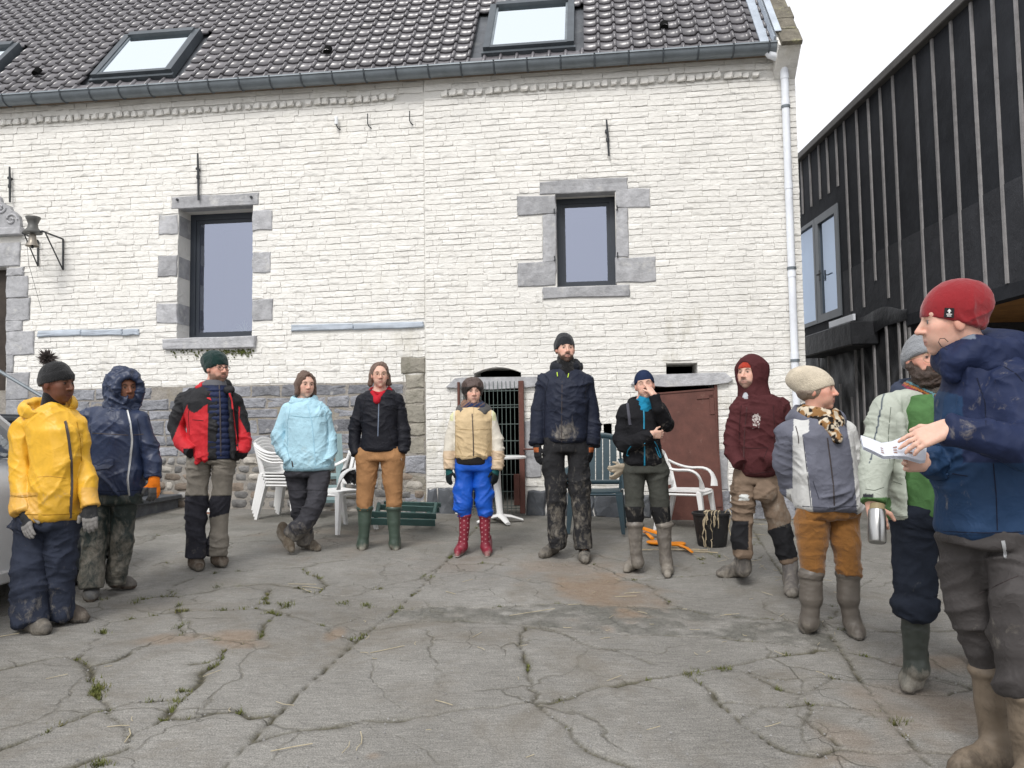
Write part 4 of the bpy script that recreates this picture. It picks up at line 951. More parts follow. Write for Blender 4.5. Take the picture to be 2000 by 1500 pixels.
# ================================================================== SCULPTING: smooth-blended volumes turned into one surface
f32 = np.float32
def smin(a, b, k):
    if k <= 0: return np.minimum(a, b)
    h = np.maximum(k - np.abs(a - b), 0) / k; return np.minimum(a, b) - h * h * k * .25
def axis_f(lo, hi, h, fine=()):
    v = [lo]
    while v[-1] < hi:
        s = h
        for a, b, hf in fine:
            if a - h < v[-1] < b: s = min(s, hf)
        v.append(v[-1] + s)
    return np.array(v, f32)
class Vol:
    def __init__(s, lo, hi, h, fine=((), (), ())):
        lo, hi = np.minimum(lo, hi), np.maximum(lo, hi); s.ax = [axis_f(lo[i], hi[i], h, fine[i]) for i in range(3)]; s.D = np.full([len(a) for a in s.ax], 1.0, f32)
    def sl(s, lo, hi):
        r = []
        for i in range(3):
            a, b = np.searchsorted(s.ax[i], (lo[i], hi[i])); r.append(slice(max(a - 1, 0), min(b + 1, len(s.ax[i]))))
        return tuple(r)
    def xyz(s, q): return s.ax[0][q[0]][:, None, None], s.ax[1][q[1]][None, :, None], s.ax[2][q[2]][None, None, :]
    def put(s, lo, hi, fn, k=.0, sub=False, inter=False):
        q = s.sl(lo, hi); A = s.D[q]
        if A.size == 0: return s
        d = fn(*s.xyz(q)).astype(f32)
        s.D[q] = -smin(-A, d, k) if sub else (np.maximum(A, d) if inter else smin(A, d, k)); return s
    def cap(s, a, b, ra, rb, k=.01, sub=False, flat=False):
        a = np.array(a, f32); b = np.array(b, f32); d = b - a; L2 = float(d @ d) + 1e-9; m_ = max(ra, rb) + k + .03
        dn = d / math.sqrt(L2)
        def fn(X, Y, Z):
            px, py, pz = X - a[0], Y - a[1], Z - a[2]; t0 = px * d[0] + py * d[1] + pz * d[2]; t = np.clip(t0 / L2, 0, 1)
            r = np.sqrt((px - t * d[0]) ** 2 + (py - t * d[1]) ** 2 + (pz - t * d[2]) ** 2) - (ra + (rb - ra) * t)
            if flat: r = np.maximum(r, (t0 / math.sqrt(L2)) - math.sqrt(L2))
            return r
        return s.put(np.minimum(a, b) - m_, np.maximum(a, b) + m_, fn, k, sub)
    def chain(s, P, k=.012, flat=True):
        for i in range(len(P) - 1): s.cap(P[i][0], P[i + 1][0], P[i][1], P[i + 1][1], k if i == 0 else .008, flat=(flat and i == len(P) - 2))
        return s
    def ell(s, c, r, Rm=None, k=.01, sub=False, cut=None):
        c = np.array(c, f32); r = np.array(r, f32); m_ = float(r.max()) + k + .03; Rm = np.eye(3) if Rm is None else np.array(Rm)
        def fn(X, Y, Z):
            px, py, pz = X - c[0], Y - c[1], Z - c[2]; q = [Rm[0][i] * px + Rm[1][i] * py + Rm[2][i] * pz for i in range(3)]
            l = np.sqrt((q[0] / r[0]) ** 2 + (q[1] / r[1]) ** 2 + (q[2] / r[2]) ** 2); l2 = np.sqrt((q[0] / r[0] ** 2) ** 2 + (q[1] / r[1] ** 2) ** 2 + (q[2] / r[2] ** 2) ** 2) + 1e-6
            d = l * (l - 1) / l2
            if cut is not None: d = np.maximum(d, -((X - cut[0][0]) * cut[1][0] + (Y - cut[0][1]) * cut[1][1] + (Z - cut[0][2]) * cut[1][2]))
            return d
        return s.put(c - m_, c + m_, fn, k, sub)
    def torus(s, c, R_, r, nrm=(0, 0, 1), sq=1.0, k=.01, sub=False, ry=None):
        c = np.array(c, f32); n = np.array(nrm, f32); n /= np.linalg.norm(n); m_ = R_ + r * max(1, 1 / sq) + .04
        def fn(X, Y, Z):
            px, py, pz = X - c[0], Y - c[1], Z - c[2]; h = px * n[0] + py * n[1] + pz * n[2]
            py2 = py if ry is None else py * (R_ / ry)
            rad = np.sqrt(np.maximum(px * px + py2 * py2 + pz * pz - h * h, 0)); return np.sqrt((rad - R_) ** 2 + (h * sq) ** 2) - r
        return s.put(c - m_, c + m_, fn, k, sub)
    def rows(s, rw, k=.01, p=2.3, cap=.02):
        rw = sorted(rw, key=lambda q: q[0]); z = np.array([q[0] for q in rw]); zz = np.linspace(z[0], z[-1], 240); ker = np.hanning(15); ker /= ker.sum(); T = []
        for i in range(1, 5):
            v = np.interp(zz, z, [q[i] for q in rw]); v = np.convolve(np.pad(v, 7, 'edge'), ker, 'valid'); T.append(v)
        mx = max(max(abs(T[0]) + T[2]), .1); my = max(max(abs(T[1]) + T[3]), .1)
        lo = (min(T[0] - T[2]) - .04, min(T[1] - T[3]) - .04, z[0] - .04); hi = (max(T[0] + T[2]) + .04, max(T[1] + T[3]) + .04, z[-1] + .04)
        def fn(X, Y, Z):
            cx, cy, a, b = (np.interp(Z.ravel(), zz, t).astype(f32)[None, None, :] for t in T)
            d = (((np.abs(X - cx) / a) ** p + (np.abs(Y - cy) / b) ** p) ** (1 / p) - 1) * np.minimum(a, b)
            e = np.maximum(z[0] - Z, Z - z[-1]); return -smin(-d, -e + 0 * d, cap)
        return s.put(lo, hi, fn, k)
    def mesh(s):
        D = s.D; x, y, z = s.ax; I = D < 0; nx, ny, nz = D.shape
        c = [I[i:nx - 1 + i, j:ny - 1 + j, k:nz - 1 + k] for i in (0, 1) for j in (0, 1) for k in (0, 1)]
        sm = sum(q.astype(np.int8) for q in c); act = (sm > 0) & (sm < 8); ii, jj, kk = np.nonzero(act); n = len(ii)
        V = np.zeros((n, 3)); cnt = np.zeros(n)
        E_ = []
        for ax in range(3):
            o1, o2 = [q for q in range(3) if q != ax]
            for u in (0, 1):
                for v in (0, 1):
                    a = [0, 0, 0]; a[o1] = u; a[o2] = v; b = list(a); b[ax] = 1; E_.append((a, b))
        for a, b in E_:
            da = D[ii + a[0], jj + a[1], kk + a[2]]; db = D[ii + b[0], jj + b[1], kk + b[2]]; w = (da < 0) != (db < 0); t = np.where(w, da / np.where(w, da - db, 1), 0)
            pa = np.stack([x[ii + a[0]], y[jj + a[1]], z[kk + a[2]]], 1); pb = np.stack([x[ii + b[0]], y[jj + b[1]], z[kk + b[2]]], 1)
            V += np.where(w[:, None], pa + (pb - pa) * t[:, None], 0); cnt += w
        V /= np.maximum(cnt, 1)[:, None]; idx = np.full(act.shape, -1, np.int64); idx[ii, jj, kk] = np.arange(n); Q = []
        for ax in range(3):
            A = np.moveaxis(I, ax, 0); X = np.moveaxis(idx, ax, 0); s0 = A[:-1] != A[1:]; s0[:, 0, :] = 0; s0[:, -1, :] = 0; s0[:, :, 0] = 0; s0[:, :, -1] = 0
            i, j, k = np.nonzero(s0); ins = A[i, j, k]; q = np.stack([X[i, j - 1, k - 1], X[i, j, k - 1], X[i, j, k], X[i, j - 1, k]], 1)
            fl = ins if ax != 1 else ~ins; q[~fl] = q[~fl][:, ::-1]; Q.append(q)
        Q = np.concatenate(Q); Q = Q[(Q >= 0).all(1)]; return V.astype(f32), Q
def relax(V, Q, it=1, lam=.5):
    for _ in range(it):
        S = np.zeros_like(V); C_ = np.zeros(len(V))
        for a, b in ((0, 1), (1, 2), (2, 3), (3, 0)):
            np.add.at(S, Q[:, a], V[Q[:, b]]); np.add.at(C_, Q[:, a], 1); np.add.at(S, Q[:, b], V[Q[:, a]]); np.add.at(C_, Q[:, b], 1)
        V = V + lam * (S / np.maximum(C_, 1)[:, None] - V)
    return V.astype(f32)
def vnormals(V, Q):
    n = np.cross(V[Q[:, 2]] - V[Q[:, 0]], V[Q[:, 3]] - V[Q[:, 1]]); N_ = np.zeros_like(V)
    for i in range(4): np.add.at(N_, Q[:, i], n)
    return N_ / (np.linalg.norm(N_, axis=1, keepdims=True) + 1e-12)
def ridged(P, seed): return 1 - np.abs(2 * vnoise(P, seed) - 1)
def folds(V, N_, amp, seed, fx=6.0, fz=15.0, tilt=.5):
    """cloth folds: sharp-crested ridges in two crossing directions, bent by a slow warp, over a soft sag"""
    w = (vnoise(V * 4.0, seed + 1) - .5) * .26; w2 = (vnoise(V * 5.0 + 9, seed + 2) - .5) * .24
    def layer(k, sg, q, sd): return ridged(np.stack([(V[:, 0] + sg * w) * fx * k, (V[:, 1] + w2) * fx * k, (V[:, 2] + w + sg * tilt * V[:, 0]) * fz * k], 1), sd) ** q
    m_ = np.clip(vnoise(V * 6.0 + 3, seed + 4) * 2.2 - .5, 0.15, 1)
    h = (layer(1.0, 1, 3.0, seed) * 1.0 + layer(1.5, -1, 3.0, seed + 7) * .55) * m_ + layer(2.6, 1, 2.5, seed + 13) * .36 * m_ + (vnoise(V * 7.5, seed + 5) - .5) * .7 - .35
    return V + N_ * (h * amp * 1.75)[:, None]
def quad_object(name, V, Q, col, mat, parent, smooth=True):
    me = bpy.data.meshes.new(name); me.vertices.add(len(V)); me.vertices.foreach_set('co', V.astype(f32).ravel()); me.loops.add(Q.size); me.loops.foreach_set('vertex_index', Q.ravel().astype(np.int32))
    me.polygons.add(len(Q)); me.polygons.foreach_set('loop_start', np.arange(0, Q.size, 4, dtype=np.int32)); me.polygons.foreach_set('use_smooth', np.full(len(Q), smooth)); me.update(calc_edges=True)
    if col is not None:
        c4 = np.ones((len(V), 4), f32)
        if col.shape[1] == 3: c4[:, :3] = col; c4[:, 3] = 0
        else: c4[:] = col
        ca = me.attributes.new('Col', 'FLOAT_COLOR', 'POINT'); ca.data.foreach_set('color', c4.ravel())
    return link(name, me, parent, mat)
def cloth(name, rough=.85, spec=.2, bs=30, bstr=.35, bd=.01, weave=0, rib=0, sheen=0.0, mudc=((.36, .33, .28), (.20, .175, .14)), var=.16):
    mt, t, b = nodes(name); v = posn(t); at_ = NN(t, 'ShaderNodeAttribute', attribute_name='Col')
    k = ramp(t, noise(t, v, 11, 5, .65), [(.3, (1 - var,) * 3), (.7, (1 + var,) * 3)]); c = mixc(t, 1.0, at_.outputs['Color'], k, 'MULTIPLY')
    st = NN(t, 'ShaderNodeMapping'); st.inputs['Scale'].default_value = (1, 1, .6); L(t, v, st.inputs[0])
    nz = noise(t, st.outputs[0], 17, 8, .72, .5); f = math_(t, 'SUBTRACT', math_(t, 'ADD', nz, at_.outputs['Alpha']), .93); f = math_(t, 'MULTIPLY', f, 4.5); n_ = NN(t, 'ShaderNodeClamp'); L(t, f, n_.inputs[0])
    mc = ramp(t, noise(t, v, 23, 4, .7), [(.35, mudc[1]), (.65, mudc[0])]); c = mixc(t, math_(t, 'MULTIPLY', n_.outputs[0], .62), c, mc)
    L(t, c, b.inputs['Base Color']); L(t, math_(t, 'ADD', math_(t, 'MULTIPLY', n_.outputs[0], .9 - rough), rough), b.inputs['Roughness']); b.inputs['Specular IOR Level'].default_value = spec
    if sheen: b.inputs['Sheen Weight'].default_value = sheen
    cr = math_(t, 'ABSOLUTE', math_(t, 'SUBTRACT', noise(t, v, bs * .42, 3, .55, .35), .5)); h = math_(t, 'SUBTRACT', math_(t, 'MULTIPLY', noise(t, v, bs * 3.5, 3, .6), .12), math_(t, 'MULTIPLY', math_(t, 'POWER', math_(t, 'SUBTRACT', 1.0, math_(t, 'MULTIPLY', cr, 5.0)), 2.0), -.45))
    if rib:
        wv = NN(t, 'ShaderNodeTexNoise'); wv.inputs['Scale'].default_value = rib; wv.inputs['Detail'].default_value = 1; L(t, v, wv.inputs['Vector']); h = math_(t, 'ADD', math_(t, 'MULTIPLY', wv.outputs['Fac'], 1.3), math_(t, 'MULTIPLY', h, .3))
    bump(t, b, h, bstr, bd); return mt
M['cloth'] = cloth('outdoor_cloth', .85, .12, 26, .34, .012)
M['rain'] = cloth('raincoat', .42, .35, 18, .32, .012, var=.10)
M['nylon'] = cloth('nylon_shell', .62, .2, 24, .36, .012, var=.12)
M['knit'] = cloth('knit_wool', .95, .1, 60, .8, .006, rib=190, sheen=.2)
M['rubber'] = cloth('rubber_boot', .42, .45, 30, .12, .004)
M['leather'] = cloth('worn_leather', .75, .25, 40, .5, .006)
def skinmat():
    mt, t, b = nodes('skin'); v = posn(t); at_ = NN(t, 'ShaderNodeAttribute', attribute_name='Col')
    k = ramp(t, noise(t, v, 40, 3, .6), [(.3, (.93, .91, .90)), (.7, (1.06, 1.04, 1.03))]); L(t, mixc(t, 1.0, at_.outputs['Color'], k, 'MULTIPLY'), b.inputs['Base Color'])
    b.inputs['Roughness'].default_value = .52; b.inputs['Specular IOR Level'].default_value = .35; b.inputs['Subsurface Weight'].default_value = .12; b.inputs['Subsurface Radius'].default_value = (.9, .35, .2); b.inputs['Subsurface Scale'].default_value = .008
    bump(t, b, noise(t, v, 220, 2, .5), .08, .002); return mt
M['skin'] = skinmat()
def hairmat():
    mt, t, b = nodes('hair'); v = posn(t); at_ = NN(t, 'ShaderNodeAttribute', attribute_name='Col'); st = NN(t, 'ShaderNodeMapping'); st.inputs['Scale'].default_value = (6, 6, .7); L(t, v, st.inputs[0]); n_ = noise(t, st.outputs[0], 45, 4, .7)
    L(t, mixc(t, 1.0, at_.outputs['Color'], ramp(t, n_, [(.3, (.55,) * 3), (.7, (1.5,) * 3)]), 'MULTIPLY'), b.inputs['Base Color']); b.inputs['Roughness'].default_value = .5; bump(t, b, n_, .8, .006); return mt
M['hair'] = hairmat()
M['eye'] = None
def eyemat():
    mt, t, b = nodes('eye'); at_ = NN(t, 'ShaderNodeAttribute', attribute_name='Col'); L(t, at_.outputs['Color'], b.inputs['Base Color']); b.inputs['Roughness'].default_value = .12; return mt
M['eye'] = eyemat()
M['metal'] = pmat('steel', (.45, .45, .44), .28, .1, 6, bstr=0, metal=1.0, spec=.5, world=False)
M['blackwire'] = pmat('thin_black_metal', (.02, .02, .02), .4, .05, 6, bstr=0, world=False)
M['zipm'] = pmat('zip_grey', (.42, .43, .44), .4, .1, 6, bstr=0, metal=.4)
M['zipd'] = pmat('zip_dark', (.05, .04, .04), .5, .1, 6, bstr=0)
M['goldwire'] = pmat('thin_gold_metal', (.45, .34, .22), .4, .05, 6, bstr=0, metal=.6, world=False)

def project(P):
    d = P - CAM; w = d @ CF; return 1000 + F * (d @ CR) / w, 750 - F * (d @ CU) / w
MUDDY = 0.0
class Person:
    def __init__(s, Y, fx, fy, label, group=None):
        g = gnd(fx, fy); s.Y = Y; p = at(fx, fy, Y); s.o = np.array([p[0], Y, G(p[0], Y)]); s.mpp = Y / F
        s.root = empty('person', s.o); tag(s.root, label, 'person', group or 'people standing in the yard'); s.seed = int(fx) % 97
    def pt(s, px, py, dd=0.0): return at(px, py, s.Y + dd) - s.o
    def gp(s, px, py): return gnd(px, py) - s.o
    def row(s, py, xl, xr, b, dd=0.0):
        a = s.pt(xl, py, dd); c = s.pt(xr, py, dd); m_ = (a + c) / 2; return (m_[2], m_[0], m_[1], abs(c[0] - a[0]) / 2 * .965, b * .92)
    def ch(s, L_): return [(s.pt(q[0], q[1], q[3] if len(q) > 3 else 0.0), q[2] * s.mpp * .90) for q in L_]
    def finish(s, name, V, mat, colf, parent=None, amp=.0, fx=6., fz=15., tilt=.5, rl=1, ampf=None, smooth=True):
        P, Q = V.mesh()
        if len(P) == 0: return None
        if name in ('boot', 'rubber_boot'):                       # keep the one connected piece
            lb = np.arange(len(P))
            for _ in range(400):
                m4 = lb[Q].min(1); n_ = lb.copy(); np.minimum.at(n_, Q.ravel(), np.repeat(m4, 4)); n_ = n_[n_]
                if (n_ == lb).all(): break
                lb = n_
            u_, c_ = np.unique(lb, return_counts=True); Q = Q[lb[Q[:, 0]] == u_[c_.argmax()]]; us, inv = np.unique(Q, return_inverse=True); P = P[us]; Q = inv.reshape(Q.shape)
        P = relax(P, Q, rl)
        N_ = vnormals(P, Q)
        if amp:
            P2 = folds(P, N_, amp, s.seed + len(name), fx, fz, tilt)
            if ampf is not None: k = ampf(P)[:, None]; P2 = P + (P2 - P) * k
            P = P2
        col = None
        if colf is not None:
            u, v = project(P + s.o)
            c = colf(u, v, P, N_) if callable(colf) else np.tile(np.array(colf, f32), (len(P), 1)); col = np.asarray(c, f32)
        return quad_object(name, P, Q, col, M[mat] if isinstance(mat, str) else mat, parent or s.root, smooth)
    # -------- head frame
    def set_head(s, px, py, yaw, pitch=0, roll=0, size=1.0, dd=0.0):
        ya, pi_, ro = R(yaw), R(pitch), R(roll)
        f = np.array([math.sin(ya) * math.cos(pi_), -math.cos(ya) * math.cos(pi_), math.sin(pi_)]); x = np.array([math.cos(ya), math.sin(ya), 0]); z = np.cross(f, x); z = z if z[2] > 0 else -z
        x2 = x * math.cos(ro) + z * math.sin(ro); z2 = -x * math.sin(ro) + z * math.cos(ro)
        s.hc = s.pt(px, py + 1, dd); s.hs = size * .97; s.hR = np.stack([x2, f, z2], 1)      # columns: local x, forward, up
    def hp(s, x, y, z): return s.hc + s.hR @ (np.array([x, y, z]) * s.hs)
    def hloc(s, P): return ((P - s.hc) @ s.hR) / s.hs
    def head(s, V, o=None):
        o = o or {}; h = s.hs; k = .02; E_ = lambda c, r, kk=k, sub=False: V.ell(s.hp(*c), np.array(r) * h, s.hR, kk * h, sub)
        jw = o.get('jaw', 1.0); nz = o.get('nose', 1.0)
        E_((0, -.018, .028), (.076, .096, .088)); E_((0, .026, -.022), (.062, .064, .078), .03); E_((0, .034, -.072), (.046 * jw, .048, .042), .03); E_((0, .068, -.100), (.017 * jw, .016, .015), .022)
        E_((0, .066, .034), (.052, .020, .018), .03)                                    # brow
        for q in (-1, 1):
            E_((q * .042, .058, -.018), (.020, .022, .020), .028); E_((q * .030, .060, -.055), (.020, .022, .022), .03)
            E_((q * .031, .101, .008), (.0155, .018, .010), .014, True)                  # eye socket
            E_((q * .031, .0735, .007), (.0150, .0135, .0125), .004)                     # lids
            E_((q * .0125 * nz, .096, -.030), (.0095 * nz, .010, .0075), .008)
            E_((q * .077, -.008, -.008), (.010, .019, .031), .008)                       # ear
        V.cap(s.hp(0, .086, .016), s.hp(0, .086 + .024 * nz, -.026), .0075 * h, .0115 * h, .012 * h)
        V.cap(s.hp(-.018, .084, -.0615), s.hp(.018, .084, -.0615), .0058 * h, .0058 * h, .007 * h); V.cap(s.hp(0, .090, -.0600), s.hp(0, .0895, -.0600), .0062 * h, .006 * h, .008 * h)
        V.cap(s.hp(-.015, .084, -.0720), s.hp(.015, .084, -.0720), .0066 * h, .0066 * h, .008 * h)
        V.cap(s.hp(-.022, .095, -.0665), s.hp(.022, .095, -.0665), .0016 * h, .0016 * h, .003, True)
        V.cap(s.hp(0, -.025, -.05), s.nk, .054 * h * o.get('neck', 1), .060 * h * o.get('neck', 1), .03)
    def facecol(s, skin, o=None):
        o = o or {}; skin = np.array(skin)
        def fn(u, v, P, N_):
            L_ = s.hloc(P); x, y, z = L_[:, 0], L_[:, 1], L_[:, 2]; ax = np.abs(x); c = np.tile(skin, (len(P), 1)); ishead = (np.abs(x) < .11) & (np.abs(y) < .14) & (np.abs(z) < .15)
            def blend(m_, colr): 
                mm = (np.clip(m_, 0, 1) * ishead)[:, None]; c[:] = c * (1 - mm) + np.array(colr) * mm
            red = o.get('flush', .35)
            blend(np.exp(-(((ax - .040) / .022) ** 2 + ((z + .022) / .022) ** 2)) * red * (y > .03), skin * (1.12, .74, .70)); blend(np.exp(-((ax / .018) ** 2 + ((z + .026) / .016) ** 2)) * red * (y > .07), skin * (1.10, .70, .64))
            blend(np.exp(-((ax - .082) / .02) ** 2) * .5, skin * (1.1, .72, .66))
            be = o.get('beard')
            if be is not None:
                colr, dens, up = be
                edge = -.040 + up - .020 * np.clip(ax / .05, 0, 1.4) + .05 * np.clip((ax - .052) / .02, 0, 1)
                m_ = np.clip((edge - z) / .012, 0, 1) * (y > -.02) * np.clip((z + .135) / .02, 0, 1); mous = np.clip(1 - ((ax / .030) ** 2 + ((z + .049) / .008) ** 2), 0, 1) * 2 * (y > .05)
                hole = np.clip(1.3 - ((ax / .024) ** 2 + ((z + .066) / .011) ** 2), 0, 1) * (y > .06); m_ = np.clip(np.maximum(m_, mous) - hole * 1.2, 0, 1); blend(m_ * dens, colr)
            blend((np.clip(1.35 - ((ax / .023) ** 2 + ((z + .0665) / .0105) ** 2), 0, 1) > .2) * (y > .066) * o.get('lipk', .75), o.get('lip', skin * (.92, .52, .50)))
            blend((ax < .022) * np.exp(-((z + .0665) / .0022) ** 2) * (y > .07) * .8, skin * .3)
            br = np.exp(-(((ax - .031) / .0165) ** 4 + ((z - .030 - .10 * (ax - .03) + .004 * ((ax - .031) / .012) ** 2) / .0048) ** 2)) * (y > .045); blend(br * 1.05, o.get('brow', (.05, .035, .025)))
            li = np.exp(-(((ax - .031) / .0145) ** 4 + ((z - .0125) / .0030) ** 2)) * (y > .05); blend(li * .85, (.03, .02, .018))
            li = np.exp(-(((ax - .031) / .014) ** 4 + ((z + .002) / .0032) ** 2)) * (y > .05); blend(li * .35, skin * .5)
            eb = np.clip(1.2 - (((ax - .031) / .0115) ** 2 + ((z - .006) / .0055) ** 2), 0, 1) * (y > .05)
            if not o.get('closed'):
                blend((eb > .45) * .55, (.34, .32, .30)); ir = np.clip(1.6 - (((ax - .031 - o.get('gaze', 0) * np.sign(x)) / .0062) ** 2 + ((z - .007) / .0062) ** 2), 0, 1); blend((ir > .3) * (y > .05), o.get('iris', (.06, .04, .03)))
            else: blend(np.exp(-(((ax - .031) / .0145) ** 4 + ((z - .004) / .0025) ** 2)) * (y > .05) * .8, skin * .25)
            blend(np.exp(-(((ax - .009) / .004) ** 2 + ((z + .0365) / .003) ** 2)) * (y > .07) * .7, skin * .25)
            return c
        return fn
    def hand(s, V, w, d, t, n, sz=1.0, curl=.5, infl=0.0, spread=1.0, k=.004, curls=None):
        d = np.array(d, float); d /= np.linalg.norm(d); t = np.array(t, float); t -= d * (t @ d); t /= np.linalg.norm(t); nn = np.cross(d, t); nn *= math.copysign(1, nn @ np.array(n, float)); w = np.array(w, float)
        offs = (-.030, -.010, .011, .032); ln = (.058, .072, .078, .070)
        for i, o_ in enumerate(offs): V.cap(w + t * o_ * .62 * sz - d * .01, w + d * (.088 - abs(o_) * .18) * sz + t * o_ * sz, (.0185 + infl) * sz, (.0125 + infl) * sz, .012)
        V.cap(w + t * .012 * sz, w + d * .04 * sz + t * .026 * sz + nn * .010 * sz, (.018 + infl) * sz, (.017 + infl) * sz, .012)
        for i, o_ in enumerate(offs):
            p = w + d * (.086 - abs(o_) * .18) * sz + t * o_ * sz; cu = curl if curls is None else curls[i]; sp = t * o_ * 1.6 * spread
            for j, (fr, an) in enumerate(((.42, .35), (.32, 1.0), (.26, 1.5))):
                a = an * cu; dr = (d + sp) * math.cos(a) + nn * math.sin(a); dr /= np.linalg.norm(dr); q = p + dr * ln[i] * fr * sz; r0 = (.0092, .0084, .0076, .0068)[j] + infl; r1 = (.0084, .0076, .0068)[j] + infl; V.cap(p, q, r0 * sz, r1 * sz, k if j == 0 else .004); p = q
        p = w + d * .028 * sz + t * .030 * sz + nn * .006 * sz
        for dr, l_, r0, r1 in ((d * .62 + t * .72 + nn * .25, .042, .0125, .0105), (d * .9 + t * .30 + nn * .35, .034, .0105, .0085)):
            dr = dr / np.linalg.norm(dr); q = p + dr * l_ * sz; V.cap(p, q, (r0 + infl) * sz, (r1 + infl) * sz, .006); p = q
    def beanie(s, col, fold=True, slouch=0.0, low=0.0, pom=None, mat='knit', h=.0055, tall=0.0, name='beanie', colf=None):
        V = Vol(s.hc - .24, s.hc + .26, h); zf, zb = .040 - low, -.030 - low
        p0 = s.hp(0, .09, zf); p1 = s.hp(0, -.115, zb); pn = np.cross(s.hR[:, 0], p0 - p1); pn /= np.linalg.norm(pn); pn *= math.copysign(1, pn @ s.hR[:, 2])
        V.ell(s.hp(0, -.016, .030), np.array((.089, .112, .108 + tall)) * s.hs, s.hR, .0)
        if slouch: V.ell(s.hp(0, -.055 - slouch * .35, .075), np.array((.075, .075 + slouch * .5, .062 + slouch * .25)) * s.hs, s.hR, .05)
        lo, hi = s.hc - .3, s.hc + .3
        V.put(lo, hi, lambda X, Y, Z: -((X - p0[0]) * pn[0] + (Y - p0[1]) * pn[1] + (Z - p0[2]) * pn[2]), 0, inter=True)
        if fold:
            B = Vol(s.hc - .24, s.hc + .26, h); B.ell(s.hp(0, -.016, .026), np.array((.093, .116, .112)) * s.hs, s.hR)
            B.put(lo, hi, lambda X, Y, Z: np.abs((X - p0[0]) * pn[0] + (Y - p0[1]) * pn[1] + (Z - p0[2]) * pn[2] - .024 * s.hs) - .026 * s.hs, 0, inter=True); V.D = smin(V.D, B.D, .008)
        o = s.finish(name, V, mat, colf or (lambda u, v, P, N_: np.tile(np.array(col), (len(P), 1))), amp=.004, fx=14, fz=12, rl=1)
        if pom is not None:
            mb = MB(); rd_ = random.Random(3); c = s.hp(*pom[0])
            for i in range(420):
                d = np.array([rd_.gauss(0, 1) for _ in range(3)]); d /= np.linalg.norm(d); e = np.array([rd_.gauss(0, 1) for _ in range(3)]); sd = np.cross(d, e); sd /= np.linalg.norm(sd) + 1e-9; l_ = pom[1] * rd_.uniform(.75, 1.15); mb.add([c + sd * .004, c - sd * .004, c + d * l_ + e * .006], [(0, 1, 2)]); mb.add([c + d * l_ * .4 + sd * .006, c + d * l_ * .4 - sd * .006, c + d * l_ + e * .01], [(0, 1, 2)])
            mb.build('pompom', pom[2], o)
        return o
    def glasses(s, mat='blackwire', r=.021, t=.0017, rect=False):
        mb = MB(); sx = 1.15 if rect else 1.0; sy = .85 if rect else 1.0
        for q in (-1, 1): mb.tube([s.hp(q * .032 + r * sx * math.cos(a), .100 - .12 * (r * abs(math.cos(a))) * (1 if q * math.cos(a) > 0 else 0), .002 + r * sy * math.sin(a)) for a in np.linspace(0, 2 * math.pi, 19)], t, 5, cap=False); mb.tube([s.hp(q * (.032 + r * sx), .096, .008), s.hp(q * .078, .06, .010), s.hp(q * .080, -.005, .006)], t, 5)
        mb.tube([s.hp(-.012, .102, .006), s.hp(0, .104, .009), s.hp(.012, .102, .006)], t, 5); mb.build('glasses', M[mat], s.root, True)
    def body(s, skin, o, arms, rows, legs, hands=(), h=.0085):
        """one continuous figure under the clothes: head, neck, trunk, arms with hands, legs"""
        pts = [s.hc + .15, s.hc - .15] + [p for c in arms + legs for p, r in c]; lo = np.min(pts, 0) - .16; hi = np.max(pts, 0) + .16; hc = s.hc
        fh = .0042 if s.Y > 4 else .0036
        fine = [[(hc[i] - .125, hc[i] + .125, fh)] for i in range(3)]
        for q in hands:
            if q.get('bare'):
                for i in range(3): fine[i].append((q['w'][i] - .10 + min(0, q['d'][i]) * .14, q['w'][i] + .10 + max(0, q['d'][i]) * .14, .0045))
        V = Vol(lo, hi, h, fine); s.head(V, o)
        rr = [(z, cx, cy, a * .66, b * .70) for z, cx, cy, a, b in rows[2:]]; V.rows(rr, .03, 2.3, .05)
        for c in arms: V.cap(s.nk - (0, 0, .05), c[0][0] - (0, 0, .02), .05, c[0][1] * .55, .04)
        zt = max(q[0] for q in rows)
        V.cap(s.nk, (rr[0][1], rr[0][2], zt - .16), .055, .07, .05)
        for c in arms:
            c2 = [(p, r * .68) for p, r in c]
            if not hands: c2[-1] = (c2[-2][0] * .75 + c2[-1][0] * .25, c2[-1][1] * .8)
            else: c2[-1] = (c2[-1][0], min(.026, c2[-1][1]))
            V.chain(c2, .04, False)
        for c in legs:
            c2 = [(p, r * .70) for p, r in c]; c2[-1] = (c2[-1][0] * .92 + c2[-2][0] * .08, .034); V.chain(c2, .04, False)
        for q in hands: s.hand(V, q['w'], q['d'], q['t'], q['n'], q.get('sz', 1) * (1 if q.get('bare') else .86), q.get('curl', .4), 0, q.get('spread', .6), curls=q.get('curls'))
        return s.finish('body', V, 'skin', s.facecol(skin, o), rl=1)
    def glove(s, q, colf, mat='cloth', h=.0045):
        w = np.array(q['w']); V = Vol(w - .22, w + .22, h); s.hand(V, w, q['d'], q['t'], q['n'], q.get('sz', 1), q.get('curl', .4), .0028, q.get('spread', .6), curls=q.get('curls')); d = np.array(q['d'], float); d /= np.linalg.norm(d)
        V.cap(w - d * .05, w + d * .02, .034 * q.get('sz', 1), .030 * q.get('sz', 1), .015); return s.finish('glove', V, mat, colf)
